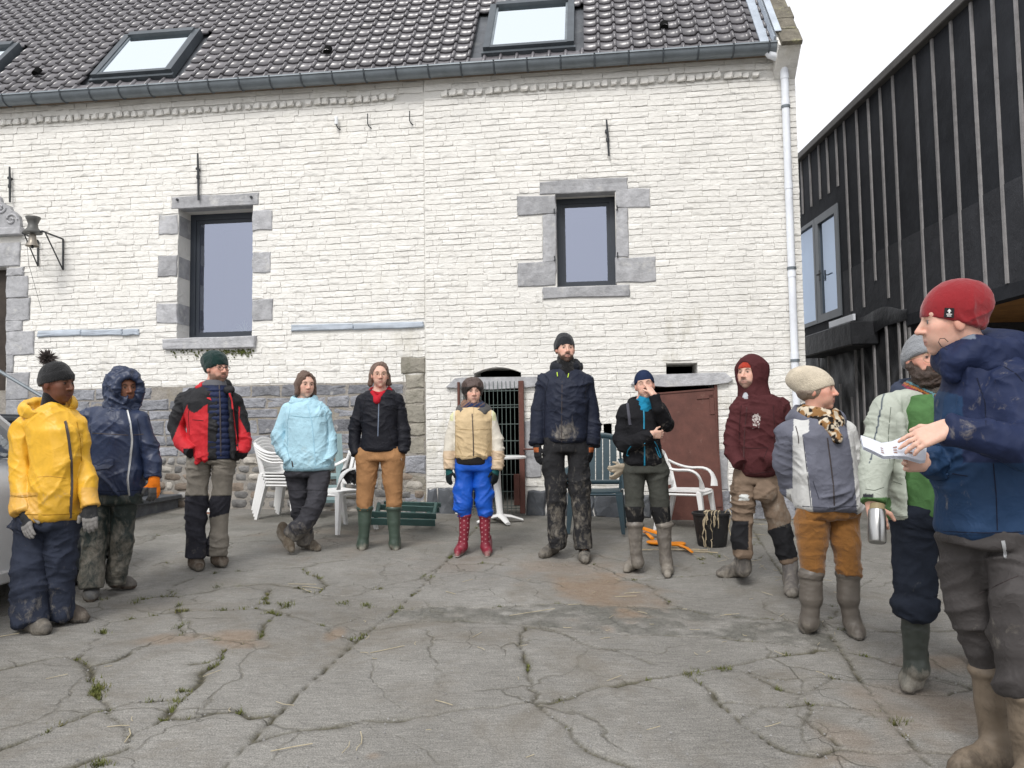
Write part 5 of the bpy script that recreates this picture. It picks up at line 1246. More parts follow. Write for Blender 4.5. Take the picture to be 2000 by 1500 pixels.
    def shoe(s, heel, toe, colf, mat='leather', wd=.048, ht=.085, shaft=None, name='boot', h=.006, sole=.022, solecol=None, amp=.003, lift=0.0):
        wd *= .90; shaft = [(p_, r_ * .90) for p_, r_ in shaft] if shaft else shaft; a, b = np.array(heel, float), np.array(toe, float); d = b - a; ln = np.linalg.norm(d[:2]); f = np.array([d[0], d[1], 0]) / (np.linalg.norm(d[:2]) + 1e-9); sd = np.array([-f[1], f[0], 0]); z0 = min(a[2], b[2])
        pts = [a, b] + ([p for p, r in shaft] if shaft else []); lo = np.min(pts, 0) - .12; hi = np.max(pts, 0) + .12; V = Vol(lo, hi, h)
        u = lambda t, zz, o_=0: a + d * t + sd * o_ + np.array([0, 0, zz])
        V.cap(u(.16, .040), u(.38, .045), wd * .80, wd * .86, .02); V.cap(u(.38, .042), u(.72, .034), wd * .90, wd * .98, .02); V.cap(u(.72, .032), u(.88, .030), wd * .98, wd * .72, .02)
        V.cap(u(.22, .05), u(.24, ht + .03), wd * .82, wd * .90, .03); V.cap(u(.30, ht), u(.62, .05), wd * .72, wd * .70, .03)
        if name == 'rubber_boot' and solecol is None: solecol = (.022, .021, .02); sole = .016
        if name == 'rubber_boot': V.torus(shaft[0][0] - (0, 0, .012), shaft[0][1] * .98, .009, (0, 0, 1), 1, .006); V.cap(u(.06, .012), u(.94, .012), wd * .62, wd * .58, .004)
        if shaft: V.chain(shaft, .03, False); V.cap(shaft[-1][0], u(.26, .055), shaft[-1][1], wd * .9, .03)
        nz_ = lambda X, Y: a[2] + (b[2] - a[2]) * np.clip(((X - a[0]) * d[0] + (Y - a[1]) * d[1]) / (ln * ln + 1e-9), 0, 1)
        V.put(lo, hi, lambda X, Y, Z: nz_(X, Y) + lift - Z, 0, inter=True)
        def cf(uu, v, P, N_):
            c = colf(uu, v, P, N_) if callable(colf) else np.tile(np.array(colf, f32), (len(P), 1)); c = np.array(c, f32)
            if c.shape[1] == 4: c[:, 3] += .26 * np.clip(1 - (P[:, 2] - nz_(P[:, 0], P[:, 1])) / .13, 0, 1)
            if solecol is not None:
                m_ = P[:, 2] - nz_(P[:, 0], P[:, 1]) < sole; c[m_, :3] = solecol
            return c
        def stretch(): pass
        return s.finish(name, V, mat, cf, amp=amp, fx=10, fz=22, rl=1)
    def strip(s, name, pts, w, mat, t=.004, parent=None):
        """flat tape (zip, strap) along 3-D points"""
        mb = MB(); mb.tube(pts, w, 6, flat=.45, up=(0, 1, 0)); return mb.build(name, M[mat] if isinstance(mat, str) else mat, parent or s.root, True)
def shade(c, k): return tuple(np.array(c) * k)
def C(P, c, mud=0.0): return np.tile(np.array(tuple(c) + (mud,), f32), (len(P), 1))
def setc(c, m_, col, mud=None):
    c[m_, :3] = col
    if mud is not None: c[m_, 3] = mud
# ================================================================== PEOPLE
from mathutils.bvhtree import BVHTree
def hit(p, o, px, py, out=.004):
    """point of a garment's surface seen along a sight line (garment-local)"""
    if 'bvh' not in p.__dict__: p.bvh = {}
    if o.name not in p.bvh: p.bvh[o.name] = BVHTree.FromPolygons([v.co[:] for v in o.data.vertices], [q.vertices[:] for q in o.data.polygons])
    d = ray(px, py); d = d / np.linalg.norm(d); r = p.bvh[o.name].ray_cast(Vector(CAM - p.o), Vector(d))
    return None if r[0] is None else np.array(r[0]) - d * out
def zipper(p, o, pts, w=.006, mat='zipm', name='zip', n=14, out=.002):
    P = []; xs = [q[0] for q in pts]; ys = [q[1] for q in pts]; tt = np.linspace(0, len(pts) - 1, n)
    for t in tt:
        h_ = hit(p, o, np.interp(t, range(len(pts)), xs), np.interp(t, range(len(pts)), ys), out)
        if h_ is not None: P.append(h_)
    if len(P) > 1: return p.strip(name, P, w, mat, parent=o)
def patch_on(p, o, poly, mat, name, out=.004, th=.003):
    """a thin sewn-on or printed piece that follows a garment: polygon in sight lines"""
    P = [hit(p, o, x, y, out) for x, y in poly]
    if any(q is None for q in P): return None
    c = sum(P) / len(P); mb = MB(); n = len(P); mb.add([q for q in P] + [c], [(i, (i + 1) % n, n) for i in range(n)]); return mb.build(name, M[mat] if isinstance(mat, str) else mat, o)
def vol_for(p, chains, rows, h, pad=.14):
    pts = [q for c in chains for q, r in c]
    for z, cx, cy, a, b in rows: pts += [np.array([cx - a, cy - b, z]), np.array([cx + a, cy + b, z])]
    return Vol(np.min(pts, 0) - pad, np.max(pts, 0) + pad, h)
JK = []
def jacket(p, rows, arms, colf, mat, h=.0068, amp=.008, k=.006, extra=None, name='jacket', fx=6, fz=14, tilt=.4, pw=2.4):
    V = vol_for(p, arms, rows, h); t = rows[1]
    V.rows([(t[0] + .012, t[1], t[2] + .01, t[3] * .62, t[4] * .85)] + rows[2:], .0, pw, .05); V.ell(p.nk - (0, .015, .06), (.125, .115, .085), None, .05)
    for c in arms:
        V.cap(p.nk - (0, 0, .035), c[0][0] + (0, 0, .012), .072, c[0][1] * .86, .05); V.chain(c, k)
    if extra: extra(V)
    o = p.finish(name, V, mat, colf, amp=amp, fx=fx, fz=fz, tilt=tilt); JK.append((p, o)); return o
def trousers(p, rows, legs, colf, mat='cloth', h=.0075, amp=.009, extra=None, fx=6, fz=13, k=.012):
    V = vol_for(p, legs, rows, h); V.rows(rows[:2], .0, 2.4, .03)
    for c in legs: V.chain(c, k)
    if extra: extra(V)
    return p.finish('trousers', V, mat, colf, amp=amp, fx=fx, fz=fz, tilt=.3)
def strands(p, n, seed, colr, zend, az0=48, pulled=False, parent=None, rad=1.0):
    """locks of hair lying over the hair mass"""
    mb = MB(); rd_ = random.Random(seed)
    for i in range(n):
        az = R(rd_.uniform(az0, 180)) * rd_.choice((-1, 1)); ex = (.089 * rad, .107 * rad, .098 * rad); c0 = (0, -.022, .032); pts = []; ph = rd_.uniform(0, 6.28); ze = zend + rd_.uniform(-.02, .03); dev = rd_.uniform(-.25, .25)
        for t in np.linspace(0, 1, 9):
            el = (math.pi / 2) * (1 - t * 1.0); a = az + dev * t
            if pulled: a = az + (math.copysign(math.pi, az) - az) * t * .8
            if el > .0 and t < .62: x, y, z = ex[0] * math.cos(el * 1.0) * math.sin(a), ex[1] * math.cos(el) * math.cos(a), ex[2] * math.sin(el)
            k = (t - .62) / .38
            if t >= .62:
                e6 = (math.pi / 2) * .38; x, y, z = ex[0] * math.cos(e6 * (1 - k)) * math.sin(a), ex[1] * math.cos(e6 * (1 - k)) * math.cos(a), ex[2] * math.sin(e6) * (1 - k) + (ze if not pulled else -.02) * k
            wv_ = .004 * math.sin(t * 9 + ph); pts.append(p.hp(c0[0] + x + wv_, c0[1] + y + wv_, c0[2] + z - (0 if t < .62 else .032 * k)))
        mb.tube(pts, [.0045, .006, .006, .006, .006, .006, .005, .004, .0015], 4, flat=.6)
    o = mb.build('hair_locks', M['hair'], parent or p.root, True); c = np.tile(np.array(tuple(colr) + (0,), f32), (len(o.data.vertices), 1)); ca = o.data.attributes.new('Col', 'FLOAT_COLOR', 'POINT'); ca.data.foreach_set('color', c.ravel()); return o
def glv(w, d, t, n, **k): return dict(w=np.array(w), d=np.array(d, float), t=np.array(t, float), n=np.array(n, float), **k)

# ---------------------------------------------------------------- 1: yellow raincoat
SK_DARK = (.145, .062, .036); SK_MID = (.19, .085, .050); SK_PALE = (.64, .41, .32); SK_RED = (.61, .355, .27)
p = Person(4.72, 100, 1226, 'person in a bright yellow raincoat and black bobble hat')
p.set_head(112, 748, 78, -6, 4, 1.0); p.nk = p.pt(104, 800, .02)
arms = [p.ch([(52, 832, 26, .03), (42, 900, 25, .0), (45, 960, 25, -.06), (47, 1003, 25, -.11)]), p.ch([(146, 832, 20, .03), (160, 905, 19, .04), (172, 955, 19, .0), (178, 990, 19, -.03)])]
rows = [p.row(800, 84, 128, .085), p.row(812, 62, 150, .12), p.row(840, 64, 160, .145), p.row(900, 68, 160, .155), p.row(960, 64, 158, .16), p.row(1014, 50, 157, .17)]
legs = [p.ch([(62, 1010, 36, 0), (56, 1090, 32, -.03), (58, 1150, 31, -.06), (61, 1218, 29, -.10)]), p.ch([(118, 1010, 33, 0), (119, 1090, 28, .02), (116, 1150, 25, .04), (113, 1206, 24, .04)])]
hands = [glv(p.pt(50, 1004, -.13), p.pt(53, 1034, -.16) - p.pt(50, 1004, -.13), (1, -.5, .1), (.2, 1, 0), curl=.35, sz=.95), glv(p.pt(176, 990, -.03), p.pt(176, 1020, -.05) - p.pt(176, 990, -.03), (-1, -.3, 0), (-.2, 1, 0), curl=.5, sz=.95)]
p.body(SK_DARK, dict(brow=(.012, .008, .006), lip=(.17, .055, .05), lipk=.6, flush=.12, iris=(.012, .008, .006), nose=1.12, jaw=1.05), arms, rows, legs, hands)
YEL = (.74, .415, .035)
def yc(u, v, P, N_):
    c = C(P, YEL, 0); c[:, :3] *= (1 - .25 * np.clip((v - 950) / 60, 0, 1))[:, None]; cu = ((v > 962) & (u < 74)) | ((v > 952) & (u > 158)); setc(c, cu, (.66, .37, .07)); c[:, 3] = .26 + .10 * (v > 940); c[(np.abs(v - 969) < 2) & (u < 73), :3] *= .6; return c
jk = jacket(p, rows, arms, yc, 'rain', amp=.010, fx=5, fz=9, tilt=.9, name='raincoat')
zipper(p, jk, [(127, 823), (133, 850), (139, 900), (140, 950), (137, 1012)], .010, 'zipd', n=22)
zipper(p, jk, [(73, 932), (98, 930), (128, 934)], .0025, pmat('yellow_seam', (.45, .22, .02), .5, .1, 9), 'pocket_seam', 10, .0)
V = Vol(p.pt(20, 850, .3) - .05, p.pt(170, 760, -.3) + .05, .007); c0 = p.pt(92, 795, .03)
V.torus(c0 + (.0, .02, .005), .115, .040, (-.12, -.25, 1), .8, .03); V.ell(c0 + (-.10, .10, .0), (.10, .09, .05), None, .04); V.torus(c0 + (.03, -.02, .02), .075, .045, (-.1, -.2, 1), .7, .0, True)
p.finish('hood', V, 'rain', lambda u, v, P, N_: np.where((np.linalg.norm((P - c0 - (.03, -.02, 0))[:, :2], axis=1) < .102)[:, None], np.array((.66, .52, .38, 0)), np.array(YEL + (.2,))), parent=jk, amp=.006)
V = Vol(p.pt(80, 830, .2), p.pt(130, 760, -.2), .006) if False else Vol(p.nk - .13, p.nk + .16, .006); V.cap(p.hp(0, -.02, -.085), p.nk - (0, .01, .05), .062, .075, .02); p.finish('turtleneck', V, 'knit', (.008, .008, .009))
def jn(u, v, P, N_): c = C(P, (.030, .036, .055)); c[:, 3] = .34 + .15 * np.clip((v - 1060) / 130, 0, 1) + .08 * np.clip((1040 - v) / 40, -1, 0); return c
trousers(p, [p.row(990, 36, 148, .14), p.row(1030, 28, 150, .145), p.row(1060, 30, 148, .12)], legs, jn, amp=.013, fx=5, fz=9)
for q in hands: p.glove(q, lambda u, v, P, N_: np.where((np.linalg.norm(P - q['w'], axis=1) > .075)[:, None], np.array((.24, .23, .22, .4)), np.array((.035, .036, .038, .35))))
mudshoe = lambda a, m_: (lambda u, v, P, N_: C(P, a, m_ + .06))
p.shoe(p.gp(46, 1229), p.gp(94, 1241), mudshoe((.085, .078, .07), .26), solecol=(.03, .028, .026), wd=.058, ht=.08); p.shoe(p.gp(108, 1208), p.gp(170, 1217), mudshoe((.085, .07, .058), .26), solecol=(.03, .028, .026), wd=.055, ht=.08)
p.beanie((.018, .018, .019), True, 0, .004, ((-.01, -.075, .155), .052, pmat('fur', (.11, .09, .085), .9, .4, 30, bstr=0)), tall=.006)

# ---------------------------------------------------------------- 2: navy oilskin
p = Person(5.44, 205, 1166, 'person in a navy blue oilskin with the hood up and one orange glove cuff')
p.set_head(243, 757, 50, -4, 3, .94); p.nk = p.pt(236, 800, .03)
arms = [p.ch([(172, 815, 20, .02), (160, 868, 19, .03), (160, 925, 18, .0), (170, 960, 17, -.03)]), p.ch([(274, 820, 18, .0), (290, 876, 18, .02), (299, 905, 17, -.0), (300, 934, 17, -.03)])]
rows = [p.row(786, 216, 262, .09), p.row(800, 182, 276, .12), p.row(830, 172, 282, .145), p.row(880, 174, 280, .155), p.row(925, 170, 282, .16), p.row(967, 168, 280, .165)]
legs = [p.ch([(194, 965, 29, 0), (187, 1030, 27, -.02), (182, 1090, 25, -.04), (179, 1150, 24, -.08)]), p.ch([(244, 965, 28, 0), (240, 1030, 24, .03), (232, 1085, 21.5, .06), (225, 1140, 20.5, .08)])]
hands = [glv(p.pt(301, 938, -.03), p.pt(302, 968, -.03) - p.pt(301, 938, -.03), (-.5, -.8, 0), (-1, .2, 0), curl=.7, sz=.97), glv(p.pt(172, 960, -.03), (0, -.1, -1), (1, -.3, 0), (0, 1, 0), curl=.5)]
p.body(SK_MID, dict(brow=(.015, .01, .008), lip=(.24, .085, .07), lipk=.6, flush=.15, iris=(.012, .008, .006), nose=1.08), arms, rows, legs, hands)
NAV = (.022, .033, .072)
def nv(u, v, P, N_): c = C(P, NAV, .22); c[:, 3] = .20 + .12 * (v > 900); return c
jk = jacket(p, rows, arms, nv, 'rain', amp=.010, fx=5, fz=10, tilt=.8, name='oilskin_coat')
zipper(p, jk, [(247, 796), (254, 825), (258, 860), (254, 900), (249, 935), (252, 968)], .008, 'zipm', n=22)
zipper(p, jk, [(180, 846), (215, 848), (250, 850)], .003, 'zipd', 'yoke_seam', 10, .001); zipper(p, jk, [(258, 850), (280, 848)], .003, 'zipd', 'yoke_seam', 6, .001)
fl = pmat('oilskin_flap', (.024, .035, .075), .4, .2, 9, 20, .3, .01, spec=.45); patch_on(p, jk, [(173, 898), (222, 896), (221, 908), (212, 915), (174, 919)], fl, 'pocket_flap', .010)
V = Vol(p.hc - .26, p.hc + .2, .0065); V.ell(p.hp(0, -.018, .018), (.108, .125, .125), p.hR); V.cap(p.hp(0, -.02, -.07), p.nk - (0, 0, .04), .095, .12, .05)
V.ell(p.hp(.0, .11, -.002), (.066, .085, .090), p.hR, .012, True); V.torus(p.hp(0, .075, .0), .086, .016, p.hR[:, 1], 1, .015)
p.finish('hood', V, 'rain', (.022, .033, .070, .2), parent=jk, amp=.013, fx=12, fz=16)
def tr(u, v, P, N_): c = C(P, (.022, .032, .030)); c[:, 3] = .40 + .16 * np.clip((v - 1000) / 80, 0, 1); return c
trousers(p, [p.row(945, 172, 278, .13), p.row(985, 166, 274, .135), p.row(1015, 166, 268, .11)], legs, tr, 'rain', amp=.011, fx=5, fz=10)
p.glove(hands[0], lambda u, v, P, N_: np.where(((v < 952) | (u > 306))[:, None], np.array((.85, .22, .02, 0)), np.array((.10, .10, .10, .35)))); p.glove(hands[1], (.1, .1, .1, .35))
p.shoe(p.gp(182, 1152), p.gp(176, 1179), mudshoe((.12, .12, .12), .24), solecol=(.06, .04, .03), wd=.056, ht=.08); p.shoe(p.gp(214, 1148), p.gp(264, 1150), mudshoe((.12, .11, .10), .26), solecol=(.06, .04, .03), wd=.052, ht=.08)

# ---------------------------------------------------------------- 3: man in red and black jacket
p = Person(6.33, 405, 1106, 'man in an open red and black jacket with green beanie and glasses')
p.set_head(424, 719, 55, -2, 2, 1.02); p.nk = p.pt(416, 757, .03)
arms = [p.ch([(362, 782, 19, .02), (344, 835, 17, .0), (356, 866, 16, -.05), (376, 884, 15, -.12)]), p.ch([(460, 786, 17, .03), (474, 830, 15, .02), (476, 866, 14, -.01), (468, 888, 14, -.08)])]
rows = [p.row(750, 396, 440, .09), p.row(762, 366, 462, .115), p.row(785, 358, 470, .14), p.row(830, 364, 468, .145), p.row(870, 370, 470, .15), p.row(898, 372, 474, .15)]
legs = [p.ch([(389, 900, 26, 0), (385, 960, 22, -.01), (383, 1020, 20.5, -.02), (379, 1089, 20, -.02)]), p.ch([(437, 900, 24, 0), (434, 960, 20.5, .02), (429, 1020, 19, .05), (424, 1083, 19, .06)])]
p.body(SK_RED, dict(beard=((.10, .065, .045), .75, .0), brow=(.06, .04, .028), lip=(.42, .20, .17), jaw=1.08), arms, rows, legs)
RED = (.50, .022, .030); BLK = (.017, .017, .019)
def rj(u, v, P, N_):
    c = C(P, RED, .08); edge = 798 + 8 * np.sin(u * .12); sl_ = u < 366
    black = (v < edge - (366 - u) * (-.9) * sl_ * 0) & ~sl_; black |= sl_ & (u - 336 < (840 - v) * .42 + 9); black |= (v > 876) & (u < 378) & (u > 358); r_ = u > 448; black |= r_ & (u < 466) & ~((u < 452) & (v > 780)); black |= (u > 466) & (v < 845) & ((u - 470) * 1.0 > (v - 815) * -.05 - 2) & (v < 812 + (u - 466) * 2.0); black |= (u > 456) & (v > 884)
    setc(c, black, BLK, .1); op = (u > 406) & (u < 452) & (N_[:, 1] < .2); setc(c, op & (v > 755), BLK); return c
def ex(V):                                                     # the jacket hangs open: carve the front gap
    a = p.pt(408, 765, -.30); V.put(p.pt(398, 905, -.4), p.pt(456, 745, -.02) + (0, .0, 0), lambda X, Y, Z: np.maximum(np.abs(X - p.pt(429, 830, -.13)[0]) - (.055 + .055 * np.clip((p.pt(429, 760)[2] - Z) / .5, 0, 1)), Y + .035), .02, sub=True)
    V.cap(p.pt(400, 900, -.13), p.pt(404, 770, -.11), .018, .016, .02); V.cap(p.pt(385, 902, -.13), p.pt(390, 890, -.12), .02, .03, .02); V.cap(p.pt(456, 895, -.12), p.pt(449, 770, -.10), .020, .016, .02)
jk = jacket(p, rows, arms, rj, 'nylon', amp=.009, extra=ex, fx=6, fz=12, tilt=.6)
r2 = [p.row(742, 402, 440, .08), p.row(756, 396, 446, .10), p.row(800, 394, 458, .125), p.row(860, 392, 464, .135), p.row(896, 396, 462, .13)]
V = vol_for(p, [], r2, .007); V.rows(r2, 0, 2.3); V.torus(p.nk + (0, 0, .015), .068, .022, (0, -.2, 1), .6, .02)
def pf(u, v, P, N_): c = C(P, (.014, .022, .062)); c[np.abs(((v - 765) % 11.5) - 5.75) > 4.9, :3] *= .55; c[v < 752, :3] = (.10, .10, .11); return c
o = p.finish('quilted_jacket', V, 'nylon', pf, amp=.002)
me = o.data; co_ = np.zeros(len(me.vertices) * 3, f32); me.vertices.foreach_get('co', co_); co_ = co_.reshape(-1, 3); u_, v_ = project(co_ + p.o); co_[:, 1] -= np.where(v_ > 760, .013 * np.abs(np.sin((v_ - 765) / 11.5 * math.pi)) ** .6, 0); me.vertices.foreach_set('co', co_.ravel()); me.update()
zipper(p, o, [(428, 752), (430, 800), (431, 890)], .006, 'zipd', n=16)
V = Vol(p.nk - .25, p.nk + .25, .007); V.torus(p.nk + (.005, .03, .0), .105, .030, (0, -.28, 1), .55, .02); V.ell(p.nk + (.0, .10, -.02), (.12, .06, .06), None, .03); V.ell(p.pt(392, 757, -.02), (.045, .035, .03), None, .01); V.ell(p.pt(447, 762, -.06), (.045, .03, .035), None, .04); V.put(p.nk - .3, p.nk + (.3, -.035, .3), lambda X, Y, Z: np.abs(X - p.nk[0]) - .06 + 0 * Y + 0 * Z, .01, sub=True)
p.finish('collar', V, 'nylon', lambda u, v, P, N_: np.where(((u < 404) & (v > 738))[:, None], np.array(RED + (0,)), np.array(BLK + (0,))), parent=jk, amp=.006, fx=12)
patch_on(p, jk, [(402, 752), (412, 758), (409, 772), (413, 782), (404, 778)], pmat('red_lining', RED, .6, .2, 9), 'lining', .004)
for q in ([(448, 768), (452, 780), (458, 830), (464, 880)],): zipper(p, jk, q, .008, pmat('red_tape', RED, .6, .1, 9), 'lining_tape', 12)
def gt_(u, v, P, N_):
    c = C(P, (.215, .195, .165), .15); b1 = (u < 409) & (v > 968); b2 = (u >= 409) & (v > 968) & (v < 1002 + (448 - u) * .25); setc(c, b1 | b2, (.032, .032, .040), .2); c[(v > 1050), 3] = .35; c[np.abs(v - 968) < 1.2, :3] *= .5; return c
trousers(p, [p.row(872, 372, 456, .12), p.row(905, 364, 458, .125), p.row(925, 364, 458, .10)], legs, gt_, amp=.010)
p.shoe(p.gp(378, 1090), p.gp(390, 1119), mudshoe((.085, .062, .045), .30), wd=.055, ht=.11, shaft=[(p.pt(379, 1078, -.02), .052), (p.pt(380, 1098, -.03), .05)], solecol=(.03, .028, .025)); p.shoe(p.gp(420, 1088), p.gp(438, 1111), mudshoe((.085, .062, .045), .30), wd=.054, ht=.11, shaft=[(p.pt(423, 1074, .06), .05), (p.pt(424, 1092, .06), .05)], solecol=(.03, .028, .025))
p.glasses('blackwire', .021, .002, True)
p.beanie((.010, .030, .027), False, .05, .010, tall=.008)

# ---------------------------------------------------------------- 4: woman in light blue jacket
p = Person(7.0, 585, 1074, 'woman in a light blue rain jacket standing with crossed legs')
p.set_head(597, 751, 33, -5, -2, .95); p.nk = p.pt(593, 786, .03)
arms = [p.ch([(562, 800, 15, .02), (545, 848, 15, .0), (550, 878, 14, -.04), (568, 902, 12, -.12)]), p.ch([(630, 802, 14, .02), (644, 850, 13, .02), (646, 882, 12, -.02), (640, 902, 11, -.09)])]
rows = [p.row(776, 578, 612, .10), p.row(786, 562, 630, .13), p.row(806, 556, 640, .15), p.row(850, 558, 644, .165), p.row(895, 554, 650, .175), p.row(920, 551, 654, .18)]
legs = [p.ch([(580, 925, 24, .03), (584, 980, 20, .03), (592, 1030, 17, .06), (597, 1062, 15, .08)]), p.ch([(624, 922, 23, -.02), (620, 975, 19, -.10), (596, 1020, 17, -.12), (570, 1046, 17, -.08)])]
p.body(SK_PALE, dict(brow=(.07, .045, .03), lip=(.45, .20, .17), jaw=1.05), arms, rows, legs)
LB = (.38, .60, .70)
def lb(u, v, P, N_): c = C(P, LB, .1); k = np.exp(-(((u - 603) / 24) ** 2 + ((v - 890) / 34) ** 2)); c[:, 3] = .18 + .30 * k; return c
jk = jacket(p, rows, arms, lb, cloth('pale_blue_nylon', .6, .3, 22, .5, .014, mudc=((.52, .54, .48), (.36, .37, .32)), var=.08), amp=.009, fx=7, fz=10, tilt=-1.1, name='rain_jacket')
zipper(p, jk, [(600, 785), (610, 830), (614, 880), (617, 915)], .004, pmat('blue_flap', (.33, .56, .68), .6, .1, 9), 'front_flap', n=14); zipper(p, jk, [(570, 900), (572, 912)], .006, 'zipd', 'pocket_zip', 4)
V = Vol(p.nk - .22, p.nk + .22, .007); V.torus(p.nk + (0, .01, .005), .088, .042, (0, -.2, 1), .75, .02); V.ell(p.nk + (0, .09, -.01), (.11, .06, .06), None, .04); V.torus(p.nk + (0, -.01, .05), .05, .04, (0, -.2, 1), .6, .0, True)
p.finish('collar', V, M['rain'] if False else jk.data.materials[0], LB + (.1,), parent=jk, amp=.008, fx=10)
def dg(u, v, P, N_): c = C(P, (.050, .050, .058), .2); c[:, 3] = .22 + .36 * np.clip((v - 990) / 60, 0, 1); c[np.abs(v - 958) < 1, :3] *= .6; return c
trousers(p, [p.row(900, 560, 642, .125), p.row(930, 556, 644, .13), p.row(950, 560, 642, .10)], legs, dg, amp=.011, fz=11)
p.shoe(p.pt(546, 1040, -.05), p.gp(572, 1086) + (0, 0, .005), mudshoe((.10, .078, .055), .36), wd=.052, ht=.07, shaft=[(p.pt(566, 1040, -.08), .055), (p.pt(556, 1052, -.06), .05)], solecol=(.025, .022, .02))
p.shoe(p.gp(588, 1068), p.gp(625, 1079), mudshoe((.10, .078, .055), .36), wd=.050, ht=.09, solecol=(.025, .022, .02))
V = Vol(p.hc - .2, p.hc + .2, .006); V.ell(p.hp(0, -.022, .034), (.088, .105, .095), p.hR)
for q in (-1, 1): V.cap(p.hp(q * .072, -.01, .01), p.hp(q * .082, .0, -.085), .030, .026, .03); V.cap(p.hp(q * .05, -.06, 0), p.hp(q * .055, -.05, -.10), .05, .03, .03)
V.cap(p.hp(0, -.07, 0), p.hp(0, -.06, -.095), .06, .04, .03); V.ell(p.hp(.012, .116, .006), (.066, .098, .104), p.hR, .008, True); V.ell(p.hp(0, -.055, .125), (.024, .026, .020), p.hR, .01)
p.finish('hair', V, 'hair', (.12, .076, .055), amp=.010, fx=22, fz=6); strands(p, 110, 2, (.19, .12, .088), -.085, 52)

# ---------------------------------------------------------------- 5: woman in black jacket
p = Person(7.1, 741, 1072, 'woman in a black zipped jacket with tan trousers and green rubber boots')
p.set_head(742, 732, 14, -2, 0, .98); p.nk = p.pt(742, 768, .03)
arms = [p.ch([(707, 784, 15, .02), (694, 838, 14, .02), (692, 868, 13, .0), (697, 888, 12, -.03)]), p.ch([(776, 784, 15, .02), (787, 838, 14, .02), (788, 866, 13, .0), (784, 884, 12, -.03)])]
rows = [p.row(758, 722, 762, .09), p.row(768, 706, 778, .115), p.row(790, 702, 782, .135), p.row(835, 706, 778, .14), p.row(884, 702, 780, .15)]
legs = [p.ch([(718, 892, 25, 0), (715, 940, 21, 0), (713, 980, 17, 0), (713, 996, 15.5, 0)]), p.ch([(766, 892, 25, 0), (768, 940, 21, 0), (769, 980, 16, 0), (769, 994, 14.5, 0)])]
p.body(SK_PALE, dict(brow=(.09, .055, .035), lip=(.48, .20, .18), jaw=.97, flush=.45), arms, rows, legs)
jk = jacket(p, rows, arms, (.0105, .011, .016, .06), 'nylon', amp=.008, fx=6, fz=15, tilt=.2, extra=lambda V: (V.cap(p.nk + (0, -.10, .05), p.nk + (0, -.19, -.075), .075, .02, .01, True), V.cap(p.nk + (0, -.06, .06), p.nk + (0, -.10, .0), .08, .05, .01, True)))
zipper(p, jk, [(740, 784), (739, 820), (738, 852)], .005, pmat('blue_grey_zip', (.14, .17, .23), .4, .1, 9), n=12)
V = Vol(p.nk - .22, p.nk + .22, .0065); V.torus(p.nk + (0, .025, .018), .082, .028, (0, -.45, 1), .8, .02); V.cap(p.nk + (-.05, -.09, .0), p.nk + (0, -.145, -.075), .022, .02, .02); V.cap(p.nk + (.05, -.09, .0), p.nk + (0, -.145, -.075), .022, .02, .02)
p.finish('hoodie_collar', V, 'cloth', (.42, .018, .030), amp=.004, fx=10); V = Vol(p.nk - .22, p.nk + .22, .0065); V.torus(p.nk + (0, .02, -.025), .115, .026, (0, -.35, 1), .6, .02); V.put(p.nk - .3, p.nk + (.3, -.05, .3), lambda X, Y, Z: np.abs(X - p.nk[0]) - .045 - .25 * np.maximum(Z - p.nk[2] + .06, 0) + 0 * Y, .01, sub=True); p.finish('collar', V, 'nylon', (.0105, .011, .016), parent=jk, amp=.004)
def st_(u, v, P, N_): c = C(P, (.75, .74, .74)); c[np.abs(((u + v * .6) % 6) - 3) > 1.4, :3] = (.42, .02, .03); return c
V = Vol(p.nk - .2, p.nk + .2, .006); V.torus(p.nk + (0, .03, .035), .066, .020, (0, -.45, 1), .8, .02); p.finish('hood_lining', V, 'cloth', st_)
trousers(p, [p.row(872, 698, 786, .12), p.row(900, 692, 792, .13), p.row(918, 694, 790, .11)], legs, (.335, .178, .082, .06), amp=.006, fx=8, fz=7)
for a, xs in ((0, (713, 712, 711, 708)), (1, (769, 769, 770, 770))):
    sh_ = [(p.pt(xs[0], 990), .074), (p.pt(xs[1], 1020), .066), (p.pt(xs[2], 1046), .052), (p.pt(xs[3], 1062), .050)]; p.shoe(p.gp(xs[3] + 2, 1062), p.gp(xs[3] - 1 + 4 * a, 1077), lambda u, v, P, N_: np.concatenate([np.tile(np.array((.052, .078, .060)), (len(P), 1)), (.12 + .35 * np.clip((v - 1045) / 30, 0, 1))[:, None]], 1), 'rubber', .054, .09, sh_, 'rubber_boot', amp=.002)
patch_on(p, bpy.data.objects[[o for o in p.root.children if o.name.startswith('trousers')][0].name], [(783, 895), (791, 893), (791, 897), (784, 899)], pmat('white_print', (.75, .74, .72), .7, .05, 9), 'logo', .003)
p.glasses('goldwire', .022, .0014)
V = Vol(p.hc - .2, p.hc + .2, .006); V.ell(p.hp(0, -.025, .032), (.082, .100, .090), p.hR); V.cap(p.hp(0, -.075, 0), p.hp(0, -.06, -.10), .06, .045, .03)
for q in (-1, 1): V.cap(p.hp(q * .075, -.03, .0), p.hp(q * .088, -.02, -.085), .022, .020, .025)
V.ell(p.hp(0, .112, .010), (.074, .106, .108), p.hR, .008, True); p.finish('hair', V, 'hair', (.13, .082, .06), amp=.007, fx=20, fz=6); strands(p, 70, 3, (.16, .10, .074), -.03, 56, True, None, .97); strands(p, 16, 4, (.16, .10, .074), -.09, 80)

